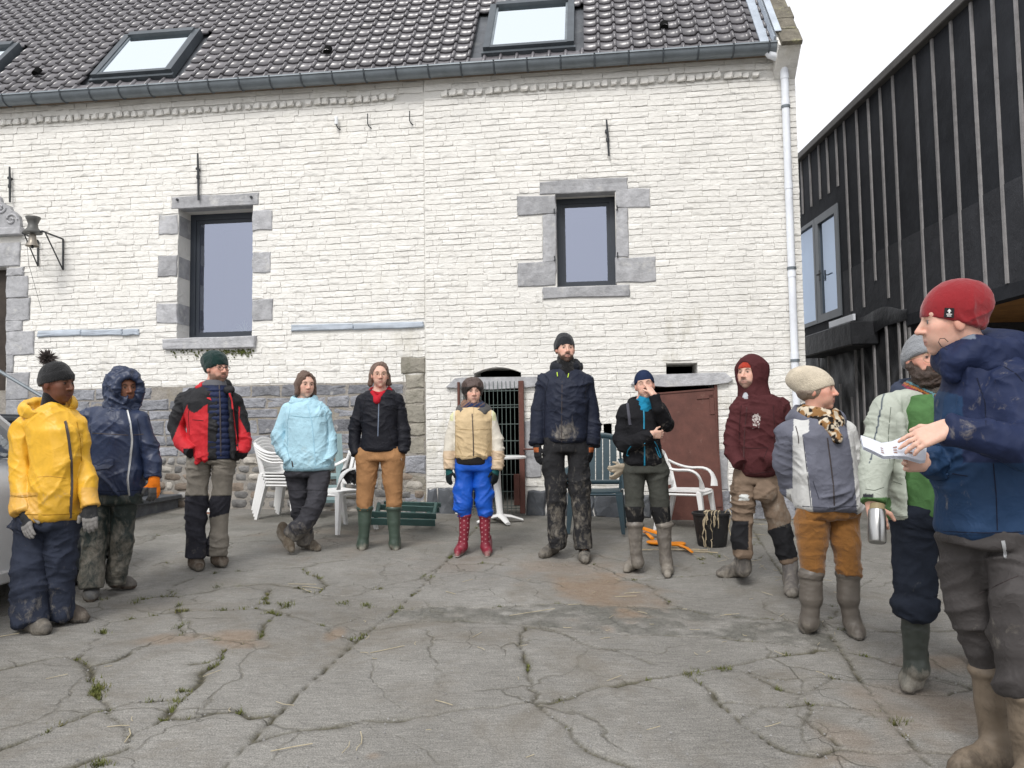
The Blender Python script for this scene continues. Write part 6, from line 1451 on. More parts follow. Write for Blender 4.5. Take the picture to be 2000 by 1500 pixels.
# ---------------------------------------------------------------- 6: cream jacket, blue trousers, red polka-dot boots
p = Person(6.93, 922, 1083, 'person in a cream jacket, bright blue rain trousers and red polka-dot boots')
p.set_head(924, 764, 9, -5, 0, .93); p.nk = p.pt(924, 797, .03)
arms = [p.ch([(892, 816, 16, .02), (880, 858, 15, .02), (877, 890, 14, .0), (878, 917, 13, -.03)]), p.ch([(956, 814, 16, .02), (968, 858, 15, .02), (971, 890, 14, .0), (970, 917, 13, -.03)])]
rows = [p.row(790, 906, 942, .10), p.row(802, 892, 956, .125), p.row(822, 886, 962, .145), p.row(860, 886, 962, .15), p.row(898, 888, 960, .15)]
legs = [p.ch([(904, 915, 20, 0), (905, 950, 20, 0), (906, 985, 20, 0), (908, 1008, 15, 0)]), p.ch([(944, 915, 20, 0), (944, 950, 20, 0), (945, 985, 19, 0), (947, 1008, 15, 0)])]
hands = [glv(p.pt(877, 917, -.03), p.pt(876, 940, -.05) - p.pt(877, 917, -.03), (.7, -.8, 0), (1, .4, 0), curl=.4, sz=.85), glv(p.pt(969, 917, -.03), p.pt(967, 940, -.05) - p.pt(969, 917, -.03), (-.7, -.8, 0), (-1, .4, 0), curl=.4, sz=.85)]
p.body(SK_PALE, dict(brow=(.10, .065, .045), lip=(.46, .22, .20), jaw=.95), arms, rows, legs, hands)
CRM = (.56, .425, .25)
def cj(u, v, P, N_):
    c = C(P, CRM, .12); w = ((u < 889) | (u > 960)) & (v < 882); setc(c, w, (.62, .58, .50), .1); setc(c, ((u < 889) | (u > 960)) & (v > 880), (.56, .43, .30), .15); setc(c, (v < 822) & ((np.abs(u - 882) < 3.5) | (np.abs(u - 965) < 3.5)), (.60, .60, .36)); c[np.abs(u - 925) < 1, :3] *= .7; return c
jk = jacket(p, rows, arms, cj, 'nylon', amp=.010, fx=6, fz=13, tilt=.3); zipper(p, jk, [(922, 808), (924, 850), (925, 896)], .004, 'zipd', n=12)
r2 = [p.row(880, 890, 958, .14), p.row(908, 888, 960, .135)]; V = vol_for(p, [], r2, .009); V.rows(r2, 0); p.finish('pullover', V, 'cloth', (.02, .018, .017))
V = Vol(p.nk - .26, p.nk + .2, .007); V.torus(p.nk + (0, .03, -.02), .125, .034, (0, -.30, 1), .8, .02); V.ell(p.nk + (0, .10, 0), (.13, .06, .06), None, .03); p.finish('hood', V, 'cloth', (.095, .092, .09), parent=jk, amp=.006, fx=9)
V = Vol(p.nk - .22, p.nk + .2, .006); V.torus(p.nk + (0, .01, .012), .075, .040, (.06, -.25, 1), .75, .02); V.torus(p.nk + (.0, -.01, -.03), .078, .036, (-.1, -.5, 1), .8, .02)
def sf(u, v, P, N_): c = C(P, (.22, .125, .082)); setc(c, ((u - 905) * .8 + (v - 780) > 14) & (v < 796), (.020, .035, .095)); setc(c, (np.abs((u * .7 + v) % 9 - 4.5) > 3.4), (.15, .085, .06)); return c
p.finish('scarf', V, 'knit', sf, amp=.007, fx=14, fz=16)
trousers(p, [p.row(890, 888, 962, .115), p.row(920, 885, 963, .12), p.row(948, 886, 963, .11)], legs, (.008, .085, .46, .05), 'rain', amp=.012, fx=5, fz=11, k=.02)
for q in hands: p.glove(q, lambda u, v, P, N_: np.where((np.linalg.norm(P - q['w'], axis=1) > .055)[:, None], np.array((.012, .016, .018, .2)), np.array((.018, .085, .085, .15))))
def dots(u, v, P, N_):
    c = C(P, (.20, .018, .034), .14); a, b = (u % 7.0) - 3.5, ((v + 4.5 * (np.floor(u / 7) % 2)) % 9.0) - 4.5; setc(c, (a * a + b * b < 1.5) & (v < 1062), (.48, .26, .27)); c[:, 3] = .12 + .22 * np.clip((v - 1060) / 25, 0, 1); return c
for xs, tx in (((908, 907, 906, 904), 892), ((947, 947, 948, 948), 952)):
    sh_ = [(p.pt(xs[0], 1004), .056), (p.pt(xs[1], 1030), .052), (p.pt(xs[2], 1052), .044), (p.pt(xs[3], 1068), .044)]; p.shoe(p.gp(xs[3] + 4, 1070), p.gp(tx, 1089), dots, 'rubber', .046, .085, sh_, 'rubber_boot', solecol=(.50, .42, .40), sole=.014, amp=.001, h=.0055)
V = Vol(p.hc - .2, p.hc + .2, .006); V.ell(p.hp(0, -.02, .036), (.098, .112, .098), p.hR); V.cap(p.hp(0, -.06, 0), p.hp(0, -.05, -.07), .07, .06, .03); V.ell(p.hp(0, .118, -.040), (.068, .10, .086), p.hR, .012, True)
p.finish('fur_hat', V, 'hair', lambda u, v, P, N_: np.where((np.abs(v - 762 - (np.abs(u - 924) * .02)) < 7)[:, None], np.array((.020, .015, .013, 0)), np.array((.075, .048, .040, 0))), amp=.007, fx=18, fz=10)

# ---------------------------------------------------------------- 7: very tall man
p = Person(6.75, 1106, 1091, 'very tall bearded man in a mud-splashed dark navy jacket and black beanie')
p.set_head(1104, 682, 8, 2, 0, 1.04); p.nk = p.pt(1104, 722, .03)
arms = [p.ch([(1066, 748, 20, .02), (1052, 800, 18, .03), (1050, 838, 17, .02), (1049, 869, 15, -.01)]), p.ch([(1144, 748, 20, .02), (1154, 800, 18, .03), (1156, 838, 17, .02), (1155, 870, 15, -.01)])]
rows = [p.row(712, 1080, 1128, .10), p.row(726, 1062, 1148, .13), p.row(750, 1056, 1154, .155), p.row(810, 1060, 1150, .16), p.row(866, 1061, 1146, .165)]
legs = [p.ch([(1083, 880, 24, 0), (1084, 945, 23, 0), (1086, 1010, 20, .01), (1087, 1070, 18, .02)]), p.ch([(1127, 880, 24, 0), (1132, 945, 23, 0), (1137, 1010, 20, -.01), (1141, 1073, 19, -.04)])]
hands = [glv(p.pt(1049, 872, -.01), p.pt(1052, 905, -.03) - p.pt(1049, 872, -.01), (.6, -.9, 0), (1, .5, 0), curl=.45, sz=1.02), glv(p.pt(1154, 872, -.01), p.pt(1150, 906, -.03) - p.pt(1154, 872, -.01), (-.6, -.9, 0), (-1, .5, 0), curl=.4, sz=1.02)]
p.body(SK_PALE, dict(beard=((.055, .035, .026), .9, .004), brow=(.03, .02, .015), lip=(.42, .20, .17), jaw=1.06, nose=1.05), arms, rows, legs, hands)
NV2 = (.016, .020, .036)
def tj(u, v, P, N_): c = C(P, NV2, .1); k = np.exp(-(((u - 1104) / 36) ** 2 + ((v - 842) / 26) ** 2)); c[:, 3] = .16 + .46 * k; c[v > 856, :3] *= .7; return c
jk = jacket(p, rows, arms, tj, 'nylon', amp=.009, fx=5, fz=11, tilt=.4); zipper(p, jk, [(1098, 745), (1097, 800), (1097, 864)], .0035, 'zipd', n=12)
V = Vol(p.nk - .26, p.nk + .22, .007); V.torus(p.nk + (0, .02, .02), .098, .042, (0, -.25, 1), .7, .02); V.ell(p.nk + (.03, .09, .03), (.13, .07, .07), None, .04); p.finish('hood', V, 'nylon', (.012, .014, .02), parent=jk, amp=.007, fx=9)
V = Vol(p.nk - .2, p.nk + .2, .006); V.cap(p.hp(0, -.01, -.10), p.nk - (0, .06, .06), .075, .085, .02); p.finish('neck_warmer', V, 'knit', (.010, .010, .011), amp=.005, fx=12)
for x0, y0, x1, y1 in ((1088, 727, 1089, 735), (1111, 729, 1109, 737)): zipper(p, jk, [(x0, y0), (x1, y1)], .004, pmat('lime_cord', (.45, .62, .05), .6, .1, 9), 'draw_cord', 4, .012)
lg = pmat('faded_print', (.30, .34, .40), .7, .2, 20)
for q in ([(1146, 722), (1152, 724), (1157, 731), (1158, 738), (1154, 735), (1150, 728)],): zipper(p, jk, q, .004, lg, 'shoulder_print', 10)
def tt_(u, v, P, N_): c = C(P, (.024, .024, .026), .4); c[:, 3] = .34 + .14 * np.clip((v - 900) / 100, 0, 1); return c
trousers(p, [p.row(850, 1062, 1146, .125), p.row(885, 1060, 1150, .13), p.row(912, 1062, 1152, .11)], legs, tt_, amp=.010, fx=6, fz=10)
for q in hands: p.glove(q, lambda u, v, P, N_: np.where((np.abs(v - 879) < 4.5)[:, None] & (np.abs(u - (1047 if q['w'][0] < 0 else 1155)) < 5)[:, None], np.array((.40, .12, .045, 0)), np.array((.020, .020, .022, .2))))
p.shoe(p.gp(1092, 1078), p.gp(1054, 1092), mudshoe((.075, .070, .064), .36), wd=.055, ht=.085, solecol=(.03, .03, .03)); p.shoe(p.gp(1141, 1078), p.gp(1143, 1103), mudshoe((.075, .073, .070), .36), wd=.056, ht=.085, solecol=(.03, .03, .03))
p.beanie((.022, .023, .027), False, 0, .006, tall=.012)

# ---------------------------------------------------------------- 8: woman rubbing her eye
p = Person(6.22, 1262, 1121, 'woman in a black jacket with blue zips rubbing her eye with one hand')
p.set_head(1259, 752, -8, 2, 6, .96); p.nk = p.pt(1256, 790, .03)
arms = [p.ch([(1222, 806, 17, .02), (1213, 855, 17, .0), (1222, 870, 16, -.08), (1250, 858, 14, -.19), (1272, 849, 13, -.21)]), p.ch([(1288, 800, 16, .02), (1303, 828, 16, -.06), (1300, 824, 16, -.10), (1286, 798, 14, -.20), (1277, 772, 12, -.19)])]
rows = [p.row(778, 1240, 1274, .09), p.row(790, 1224, 1288, .115), p.row(812, 1216, 1292, .14), p.row(860, 1220, 1290, .14), p.row(910, 1215, 1299, .15)]
legs = [p.ch([(1238, 920, 25, 0), (1239, 970, 20, 0), (1240, 1005, 17, 0), (1240, 1026, 15.5, 0)]), p.ch([(1282, 920, 25, 0), (1288, 970, 21, 0), (1292, 1005, 18, 0), (1296, 1028, 16, 0)])]
hands = [glv(p.pt(1276, 770, -.19), p.hp(.012, .115, .012) - p.pt(1276, 770, -.19), (-1, -.2, .5), (0, 1, 0), curl=.25, sz=.80, bare=1, spread=.5, curls=(.5, .3, .2, .15)), glv(p.pt(1273, 849, -.21), p.pt(1292, 849, -.20) - p.pt(1273, 849, -.21), (0, -.3, 1), (0, 1, 0), curl=1.1, sz=.80, bare=1)]
p.body(SK_PALE, dict(brow=(.10, .065, .045), lip=(.50, .22, .20), jaw=.96, closed=1), arms, rows, legs, hands)
def bj(u, v, P, N_): c = C(P, (.013, .013, .015), .2); c[:, 3] = .24 + .24 * np.exp(-(((u - 1262) / 36) ** 2 + ((v - 880) / 26) ** 2)) + .14 * (u > 1292); return c
jk = jacket(p, rows, arms, bj, 'cloth', amp=.007, fx=6, fz=15, tilt=.3, h=.008)
BZ = pmat('turquoise_zip', (.015, .22, .36), .5, .1, 9)
zipper(p, jk, [(1257, 790), (1258, 815), (1258, 838)], .006, BZ, n=10); zipper(p, jk, [(1259, 866), (1259, 909)], .006, BZ, n=8)
for q in ([(1232, 872), (1226, 880), (1224, 890), (1228, 890)], [(1278, 862), (1284, 872), (1292, 894), (1288, 893), (1280, 874)]): zipper(p, jk, q, .004, BZ, 'pocket_zip', 10)
zipper(p, jk, [(1226, 788), (1228, 805), (1231, 830)], .013, pmat('grey_webbing', (.06, .06, .075), .8, .1, 9), 'backpack_strap', 8, .004)
V = Vol(p.nk - .22, p.nk + .22, .0065); V.torus(p.nk + (0, .02, .0), .098, .032, (0, -.30, 1), .7, .02); V.put(p.nk - .3, p.nk + (.3, -.05, .3), lambda X, Y, Z: np.abs(X - p.nk[0]) - .045 + 0 * Y + 0 * Z, .01, sub=True); p.finish('collar', V, 'cloth', (.013, .013, .015), parent=jk, amp=.005)
V = Vol(p.nk - .2, p.nk + .2, .006); V.cap(p.hp(0, -.01, -.105), p.nk - (0, .07, .05), .062, .070, .02); p.finish('neck_tube', V, 'cloth', (.015, .20, .34), amp=.006, fx=14)
def og(u, v, P, N_): c = C(P, (.060, .062, .054), .2); c[:, 3] = .26; setc(c, v > 990, (.016, .016, .017), .40); return c
trousers(p, [p.row(890, 1218, 1296, .125), p.row(925, 1214, 1306, .135), p.row(955, 1216, 1308, .11)], legs, og, amp=.006, fx=7, fz=9)
for xs, tx, ty in (((1240, 1241, 1242, 1246), 1222, 1118), ((1297, 1297, 1299, 1301), 1304, 1130)):
    sh_ = [(p.pt(xs[0], 1022), .068), (p.pt(xs[1], 1050), .062), (p.pt(xs[2], 1078), .052), (p.pt(xs[3], 1098), .050)]; p.shoe(p.gp(xs[3] + 2, 1104), p.gp(tx, ty), lambda u, v, P, N_: np.concatenate([np.tile(np.array((.13, .115, .10)), (len(P), 1)), np.full((len(P), 1), .46)], 1), 'rubber', .050, .09, sh_, 'rubber_boot', amp=.002, solecol=(.03, .03, .03), sole=.012)
p.beanie((.016, .026, .062), False, 0, .0, mat='cloth', name='head_band')
# gloves tucked into her back pocket
V = Vol(p.pt(1180, 950, -.2) - .06, p.pt(1225, 890, .2) + .06, .0055); w_ = p.pt(1215, 912, -.02); p.hand(V, w_, (-1, -.1, -.25), (0, -.5, 1), (0, 1, 0), .74, .55, .002, .2); p.hand(V, w_ + (.0, .02, -.03), (-1, -.1, -.9), (.3, -.5, 1), (0, 1, 0), .74, .5, .002, .2)
p.finish('tucked_glove', V, 'cloth', (.40, .34, .26, .3))

# ---------------------------------------------------------------- 9: maroon hoodie
p = Person(5.82, 1482, 1146, 'man in a maroon hoodie with the hood up and knee-padded khaki trousers')
p.set_head(1464, 729, -46, 1, 0, 1.02); p.nk = p.pt(1474, 772, .03)
arms = [p.ch([(1446, 796, 21, .02), (1430, 850, 18, .0), (1430, 885, 17, -.05), (1446, 908, 16, -.13)]), p.ch([(1520, 798, 22, .02), (1530, 850, 19, .0), (1516, 890, 18, -.08), (1486, 904, 17, -.15)])]
rows = [p.row(764, 1452, 1508, .11), p.row(778, 1442, 1526, .135), p.row(800, 1438, 1532, .155), p.row(850, 1438, 1528, .16), p.row(905, 1432, 1522, .17), p.row(932, 1440, 1514, .155)]
legs = [p.ch([(1456, 940, 26, 0), (1452, 990, 24, -.02), (1450, 1040, 19, -.03), (1452, 1086, 18, -.02)]), p.ch([(1500, 945, 27, 0), (1514, 1000, 25, -.03), (1530, 1055, 21, -.04), (1542, 1095, 17, -.04)])]
p.body(SK_PALE, dict(beard=((.07, .045, .035), .6, .0), brow=(.035, .022, .016), lip=(.44, .22, .19), jaw=1.06), arms, rows, legs)
MAR = (.072, .022, .024)
def mh(u, v, P, N_): c = C(P, MAR, .05); c[(v > 918), :3] *= .85; return c
jk = jacket(p, rows, arms, mh, 'cloth', amp=.008, fx=5, fz=12, tilt=.4, name='hoodie')
zipper(p, jk, [(1459, 795), (1454, 850), (1452, 930)], .004, pmat('maroon_zip', (.05, .018, .018), .6, .1, 9), n=14)
V = Vol(p.hc - .28, p.hc + .24, .0065); V.ell(p.hp(.0, -.035, .022), (.115, .135, .130), p.hR); V.cap(p.hp(0, -.04, -.06), p.nk - (0, .0, .03), .105, .125, .05); V.ell(p.hp(.0, .13, -.012), (.070, .125, .105), p.hR, .012, True); V.cap(p.hp(-.01, .13, -.11), p.hp(-.02, .11, -.22), .035, .020, .01, True)
p.finish('hood', V, 'cloth', MAR + (.02,), parent=jk, amp=.006, fx=6, fz=7)
V = Vol(p.nk - .2, p.nk + .2, .006); V.cap(p.hp(0, .02, -.12), p.hp(0, .05, -.19), .034, .034, .02); p.finish('undershirt', V, 'cloth', (.42, .43, .46))
pr = pmat('white_flower_print', (.46, .42, .40), .8, .3, 60, bstr=0); patch_on(p, jk, [(1477 + (7.5 + 2.2 * (i % 2)) * math.cos(i * math.pi / 8), 817 + (8.5 + 2.2 * (i % 2)) * math.sin(i * math.pi / 8)) for i in range(16)], pr, 'flower_print', .003); patch_on(p, jk, [(1470, 826), (1484, 826), (1482, 836), (1476, 832), (1470, 837)], pr, 'flower_print', .003); pr = pmat('dark_print_line', (.09, .03, .032), .8, .2, 9, bstr=0)
for cx, cy, r0, n0 in ((1477, 818, 8.5, 9), (1477, 818, 4, 6), (1475, 830, 4.5, 5), (1481, 826, 4, 5), (1472, 812, 4, 5)):
    zipper(p, jk, [(cx + (r0 + 1.6 * (i % 2)) * math.cos(i * math.pi / n0) * .95, cy + (r0 * 1.1 + 1.6 * (i % 2)) * math.sin(i * math.pi / n0)) for i in range(2 * n0 + 1)], .0022, pr, 'flower_line', 36, .004)
KH = (.185, .135, .098)
def kt(u, v, P, N_):
    c = C(P, KH, .30); pad1 = (u < 1474) & (v > 1017) & (v < 1074); pad2 = (v > 1026 + (1500 - u) * .35 + 10) & (v < 1094 + (u - 1530) * -.2) & (u > 1490); setc(c, pad1 & (u < 1462), (.018, .018, .02), .2); setc(c, pad2, (.018, .018, .02), .26); setc(c, (np.abs(u - 1453) < 9 + 2 * np.sin(v)) & (np.abs(v - 971) < 6), (.58, .60, .58), .2); c[(v > 960) & (u > 1490) & (v < 1030), 3] = .45; return c
def kx(V): V.ell(p.pt(1496, 960, -.12), (.085, .035, .075), None, .012); V.ell(p.pt(1437, 948, -.03), (.02, .05, .07), None, .01)
trousers(p, [p.row(915, 1434, 1516, .125), p.row(945, 1432, 1522, .13), p.row(970, 1432, 1524, .11)], legs, kt, amp=.012, fx=6, fz=12, extra=kx)
p.shoe(p.gp(1461, 1126), p.gp(1400, 1128), mudshoe((.085, .078, .072), .38), wd=.052, ht=.10, shaft=[(p.pt(1452, 1082, -.02), .062), (p.pt(1452, 1112, -.01), .055)], solecol=(.03, .03, .03)); p.shoe(p.gp(1544, 1144), p.gp(1547, 1171), mudshoe((.12, .11, .105), .40), wd=.055, ht=.11, shaft=[(p.pt(1542, 1094, -.04), .062), (p.pt(1545, 1130, -.05), .055)], solecol=(.03, .03, .03))
p.beanie((.40, .045, .025), False, 0, .002, name='red_beanie', h=.006)

# ---------------------------------------------------------------- 10: leopard scarf
p = Person(4.64, 1622, 1240, 'woman in a grey and white jacket with leopard scarf and cream beanie')
p.set_head(1598, 762, 53, 0, 0, 1.0, .0); p.nk = p.pt(1594, 815, .02)
arms = [p.ch([(1542, 846, 26, .04), (1530, 905, 23, .08), (1545, 955, 21, .14), (1580, 980, 18, .20)]), p.ch([(1652, 842, 22, .06), (1664, 895, 20, .10), (1662, 940, 19, .16), (1630, 972, 17, .21)])]
rows = [p.row(806, 1562, 1636, .11), p.row(822, 1544, 1654, .14), p.row(850, 1540, 1664, .165), p.row(900, 1548, 1668, .18), p.row(950, 1550, 1676, .19), p.row(998, 1552, 1680, .195)]
legs = [p.ch([(1588, 1000, 35, 0), (1586, 1060, 31, 0), (1585, 1100, 26, 0), (1585, 1122, 23, 0)]), p.ch([(1646, 1000, 34, 0), (1652, 1060, 31, -.01), (1656, 1100, 26, -.01), (1657, 1124, 23, -.02)])]
p.body(SK_RED, dict(brow=(.20, .14, .10), lip=(.46, .20, .18), nose=1.05, flush=.5), arms, rows, legs)
GRY = (.125, .13, .165); WHT = (.56, .56, .545)
def lj(u, v, P, N_):
    c = C(P, GRY, .1); w = (u < 1566 + (v - 840) * .14) & (u > 1536 + (v - 830) * .0) ; w |= (v < 850 - (u - 1566) * .5) & (u < 1580); w |= (u > 1662 - (880 - v) * .18) & (v < 935); w |= (u > 1668 + (v - 930) * .09); w &= ~((u < 1546) & (v > 832) & (v < 950)); setc(c, w, WHT, .12); setc(c, (u < 1548) & (v < 955) & (N_[:, 0] < .3), GRY); setc(c, (v < 842) & (u < 1550), GRY); return c
jk = jacket(p, rows, arms, lj, 'nylon', amp=.009, fx=5, fz=12, tilt=-.4); zipper(p, jk, [(1616, 855), (1622, 900), (1628, 950), (1630, 996)], .004, 'zipd', n=16)
zipper(p, jk, [(1554, 832), (1559, 850), (1560, 866)], .003, 'zipd', 'draw_cord', 6, .003)
V = Vol(p.nk - .28, p.nk + .25, .007); V.torus(p.nk + (.02, .03, -.01), .135, .030, (.05, -.35, 1), .6, .02); V.ell(p.nk + (0, .10, -.01), (.15, .06, .06), None, .03); V.put(p.nk - .3, p.nk + (.3, -.06, .3), lambda X, Y, Z: np.abs(X - p.nk[0] - .06) - .04 + 0 * Y + 0 * Z, .01, sub=True); p.finish('collar', V, 'nylon', GRY + (.1,), parent=jk, amp=.006)
V = Vol(p.nk - .24, p.nk + .2, .0055); V.torus(p.nk + (.015, .0, .012), .088, .040, (.1, -.18, 1), .75, .02); V.torus(p.nk + (.02, -.02, -.03), .095, .036, (-.12, -.35, 1), .8, .02); V.cap(p.nk + (.01, -.12, -.03), p.nk + (.05, -.175, -.13), .03, .02, .03)
def lp(u, v, P, N_):
    c = C(P, (.60, .52, .40)); q = vnoise(P * 38, 4); q2 = vnoise(P * 52 + 3, 9); setc(c, q > .60, (.28, .15, .06)); setc(c, (q2 > .62), (.020, .016, .014)); return c
p.finish('leopard_scarf', V, 'cloth', lp, amp=.006, fx=14, fz=14)
CO = (.235, .105, .028)
def ct(u, v, P, N_): c = C(P, CO, .15); c[:, 3] = .22 + .22 * np.clip((v - 1080) / 40, 0, 1); return c
M['cord'] = cloth('corduroy', .9, .15, 40, .6, .008, sheen=.25, mudc=((.13, .055, .02), (.08, .035, .015)))
trousers(p, [p.row(975, 1556, 1676, .15), p.row(1010, 1555, 1679, .155), p.row(1040, 1556, 1680, .13)], legs, ct, 'cord', amp=.011, fx=6, fz=13)
for xs, hx, tx, ty in (((1584, 1584, 1583, 1582), 1584, 1574, 1238), ((1657, 1657, 1660, 1664), 1662, 1678, 1251)):
    sh_ = [(p.pt(xs[0], 1118), .070), (p.pt(xs[1], 1170), .073), (p.pt(xs[1], 1172), .060), (p.pt(xs[2], 1195), .055), (p.pt(xs[3], 1216), .052)]
    p.shoe(p.gp(hx, 1222 if hx < 1600 else 1228), p.gp(tx, ty), lambda u, v, P, N_: np.concatenate([np.tile(np.array((.115, .100, .085)), (len(P), 1)), np.full((len(P), 1), .33)], 1), 'rubber', .054, .09, sh_, 'rubber_boot', amp=.002)
mb = MB(); mb.tube([p.hp(.086 + .0, -.006 + .014 * math.cos(a), -.052 + .018 * math.sin(a)) for a in np.linspace(0, 6.28, 13)], .0025, 5); mb.build('earring', M['zipm'], p.root, True)
V = Vol(p.hc - .2, p.hc + .2, .006); V.ell(p.hp(0, -.03, .0), (.085, .095, .07), p.hR); V.ell(p.hp(0, .10, -.02), (.08, .1, .1), p.hR, .01, True); p.finish('hair', V, 'hair', (.22, .17, .13), amp=.004)
p.beanie((.56, .49, .38), True, .085, .012, tall=.0, h=.0055)

# ---------------------------------------------------------------- 11: bearded man with thermos
p = Person(3.80, 1790, 1345, 'bearded man in a pale green jacket and striped scarf holding a steel flask')
p.set_head(1806, 704, -2, 3, 0, 1.03, .02); p.nk = p.pt(1818, 765, .05)
arms = [p.ch([(1738, 800, 34, .02), (1716, 870, 34, -.0), (1708, 925, 32, -.05), (1706, 984, 27, -.10)]), p.ch([(1886, 800, 34, .04), (1900, 880, 32, .06), (1898, 940, 30, .02), (1888, 980, 26, -.06)])]
rows = [p.row(758, 1772, 1866, .11), p.row(775, 1742, 1892, .14), p.row(815, 1730, 1900, .165), p.row(880, 1732, 1898, .175), p.row(950, 1736, 1896, .18), p.row(1018, 1738, 1892, .185)]
legs = [p.ch([(1786, 1010, 48, 0), (1786, 1080, 43, 0), (1786, 1140, 38, -.02), (1787, 1186, 34, -.03)]), p.ch([(1854, 1010, 46, .05), (1876, 1080, 42, .12), (1896, 1150, 36, .22), (1906, 1210, 32, .28)])]
wv = p.pt(1706, 986, -.10)
hands = [glv(wv, p.pt(1716, 1022, -.13) - wv, (.9, -.5, .1), (.5, .9, 0), curl=1.15, sz=.98, bare=1, spread=.3), glv(p.pt(1888, 985, -.06), (0, -.2, -1), (-1, 0, 0), (0, 1, 0), curl=.6)]
p.body(SK_RED, dict(beard=((.045, .026, .018), 1.0, .012), brow=(.07, .045, .03), lip=(.46, .20, .17), jaw=1.1, nose=1.08, flush=.5), arms, rows, legs, hands)
PG = (.40, .43, .37)
def gj(u, v, P, N_): c = C(P, PG, .16); c[:, 3] = .17 + .12 * (v > 930); setc(c, (v > 972) & (u < 1740), (.07, .16, .05)); setc(c, (np.abs(u - (1722 - (v - 790) * .20)) < 1.4) & (v < 905) & (v > 765), (.025, .04, .07)); setc(c, (v > 964) & (v < 972) & (u < 1706) & (u > 1686), (.015, .016, .022)); return c
def gx_(V): V.put(p.pt(1740, 1040, -.5), p.pt(1890, 740, .0), lambda X, Y, Z: np.maximum(np.abs(X - p.pt(1822, 880, -.16)[0]) - .095, Y + .04), .02, sub=True)
jk = jacket(p, rows, arms, gj, cloth('pale_green_shell', .65, .3, 22, .45, .014, mudc=((.30, .30, .25), (.22, .22, .18)), var=.08), amp=.010, fx=5, fz=15, tilt=.5, extra=gx_, h=.008)
r2 = [p.row(770, 1772, 1850, .10), p.row(800, 1756, 1868, .135), p.row(900, 1752, 1872, .16), p.row(1006, 1752, 1872, .165)]; V = vol_for(p, [], r2, .008); V.rows(r2, 0); p.finish('green_sweater', V, 'cloth', (.075, .165, .060, .05), amp=.008, fx=8, fz=5)
zipper(p, jk, [(1777, 848), (1766, 870), (1758, 895)], .005, 'zipd', 'pocket_zip', 8)
V = Vol(p.nk - .3, p.nk + .25, .007); V.torus(p.nk + (0, .04, -.02), .13, .034, (0, -.3, 1), .6, .02); V.put(p.nk - .35, p.nk + (.35, -.06, .3), lambda X, Y, Z: np.abs(X - p.nk[0]) - .085 + 0 * Y + 0 * Z, .01, sub=True); p.finish('collar', V, 'cloth', (.045, .055, .085), parent=jk, amp=.006)
V = Vol(p.nk - .30, p.nk + .22, .006); V.torus(p.nk + (0, .0, .0), .088, .042, (.05, -.30, 1), .8, .02); V.torus(p.nk + (.0, -.02, -.035), .10, .034, (-.2, -.45, 1), .8, .02); V.cap(p.nk + (-.02, -.13, -.04), p.nk + (-.03, -.19, -.28), .05, .045, .03); V.cap(p.nk + (.03, -.13, -.04), p.nk + (.04, -.19, -.28), .045, .045, .03)
def ss(u, v, P, N_):
    c = C(P, (.060, .048, .038)); q = np.where(v > 770, u - 1800, (v - 735) * 1.2 + (u - 1790) * -.55); q = q % 46; setc(c, (q > 20) & (q < 24), (.10, .24, .28)); setc(c, (q > 27) & (q < 31), (.42, .14, .03)); setc(c, (q > 33) & (q < 38), (.26, .02, .06)); setc(c, (q > 40) & (q < 43), (.10, .05, .16)); return c
p.finish('striped_scarf', V, 'knit', ss, amp=.007, fx=9, fz=14)
def dj(u, v, P, N_): c = C(P, (.016, .020, .030), .2); c[:, 3] = .26 + .15 * np.exp(-(((u - 1790) / 25) ** 2 + ((v - 1160) / 18) ** 2)); return c
def dx_(V): V.torus(p.pt(1787, 1180, -.03), .075, .026, (0, 0, 1), .8, .02); V.torus(p.pt(1787, 1196, -.03), .068, .024, (0, 0, 1), .8, .02)
trousers(p, [p.row(985, 1742, 1888, .14), p.row(1025, 1738, 1892, .145), p.row(1060, 1742, 1896, .12)], legs, dj, amp=.010, fx=5, fz=11, extra=dx_)
GRB = lambda u, v, P, N_: np.concatenate([np.tile(np.array((.030, .036, .030)), (len(P), 1)) * np.where(v < 1290, 1, 1.3)[:, None], (.10 + .40 * np.clip((v - 1270) / 50, 0, 1))[:, None]], 1)
sh_ = [(p.pt(1787, 1182, -.03), .070), (p.pt(1788, 1230, -.02), .066), (p.pt(1788, 1275, -.02), .056), (p.pt(1790, 1305, -.02), .056)]; p.shoe(p.gp(1800, 1318), p.gp(1772, 1352), GRB, 'rubber', .060, .10, sh_, 'rubber_boot', amp=.002)
sh_ = [(p.pt(1906, 1205, .28), .066), (p.pt(1912, 1260, .28), .06), (p.pt(1914, 1290, .28), .055)]; p.shoe(p.gp(1914, 1290), p.gp(1925, 1330), GRB, 'rubber', .058, .10, sh_, 'rubber_boot', amp=.002)
V = Vol(p.hc - .2, p.hc + .2, .0055); V.ell(p.hp(0, .040, -.085), (.066, .066, .062), p.hR); V.cap(p.hp(-.066, .0, -.02), p.hp(-.05, .04, -.085), .018, .03, .02); V.cap(p.hp(.066, .0, -.02), p.hp(.05, .04, -.085), .018, .03, .02); V.cap(p.hp(-.028, .088, -.052), p.hp(.028, .088, -.052), .008, .008, .01); V.ell(p.hp(0, .10, -.068), (.020, .03, .008), p.hR, .006, True); V.ell(p.hp(0, .07, .0), (.062, .06, .045), p.hR, .01, True)
p.finish('beard', V, 'hair', (.046, .028, .020), amp=.012, fx=30, fz=22)
p.glasses('goldwire', .023, .0015)
p.beanie((.24, .25, .265), True, 0, .004, h=.0055)
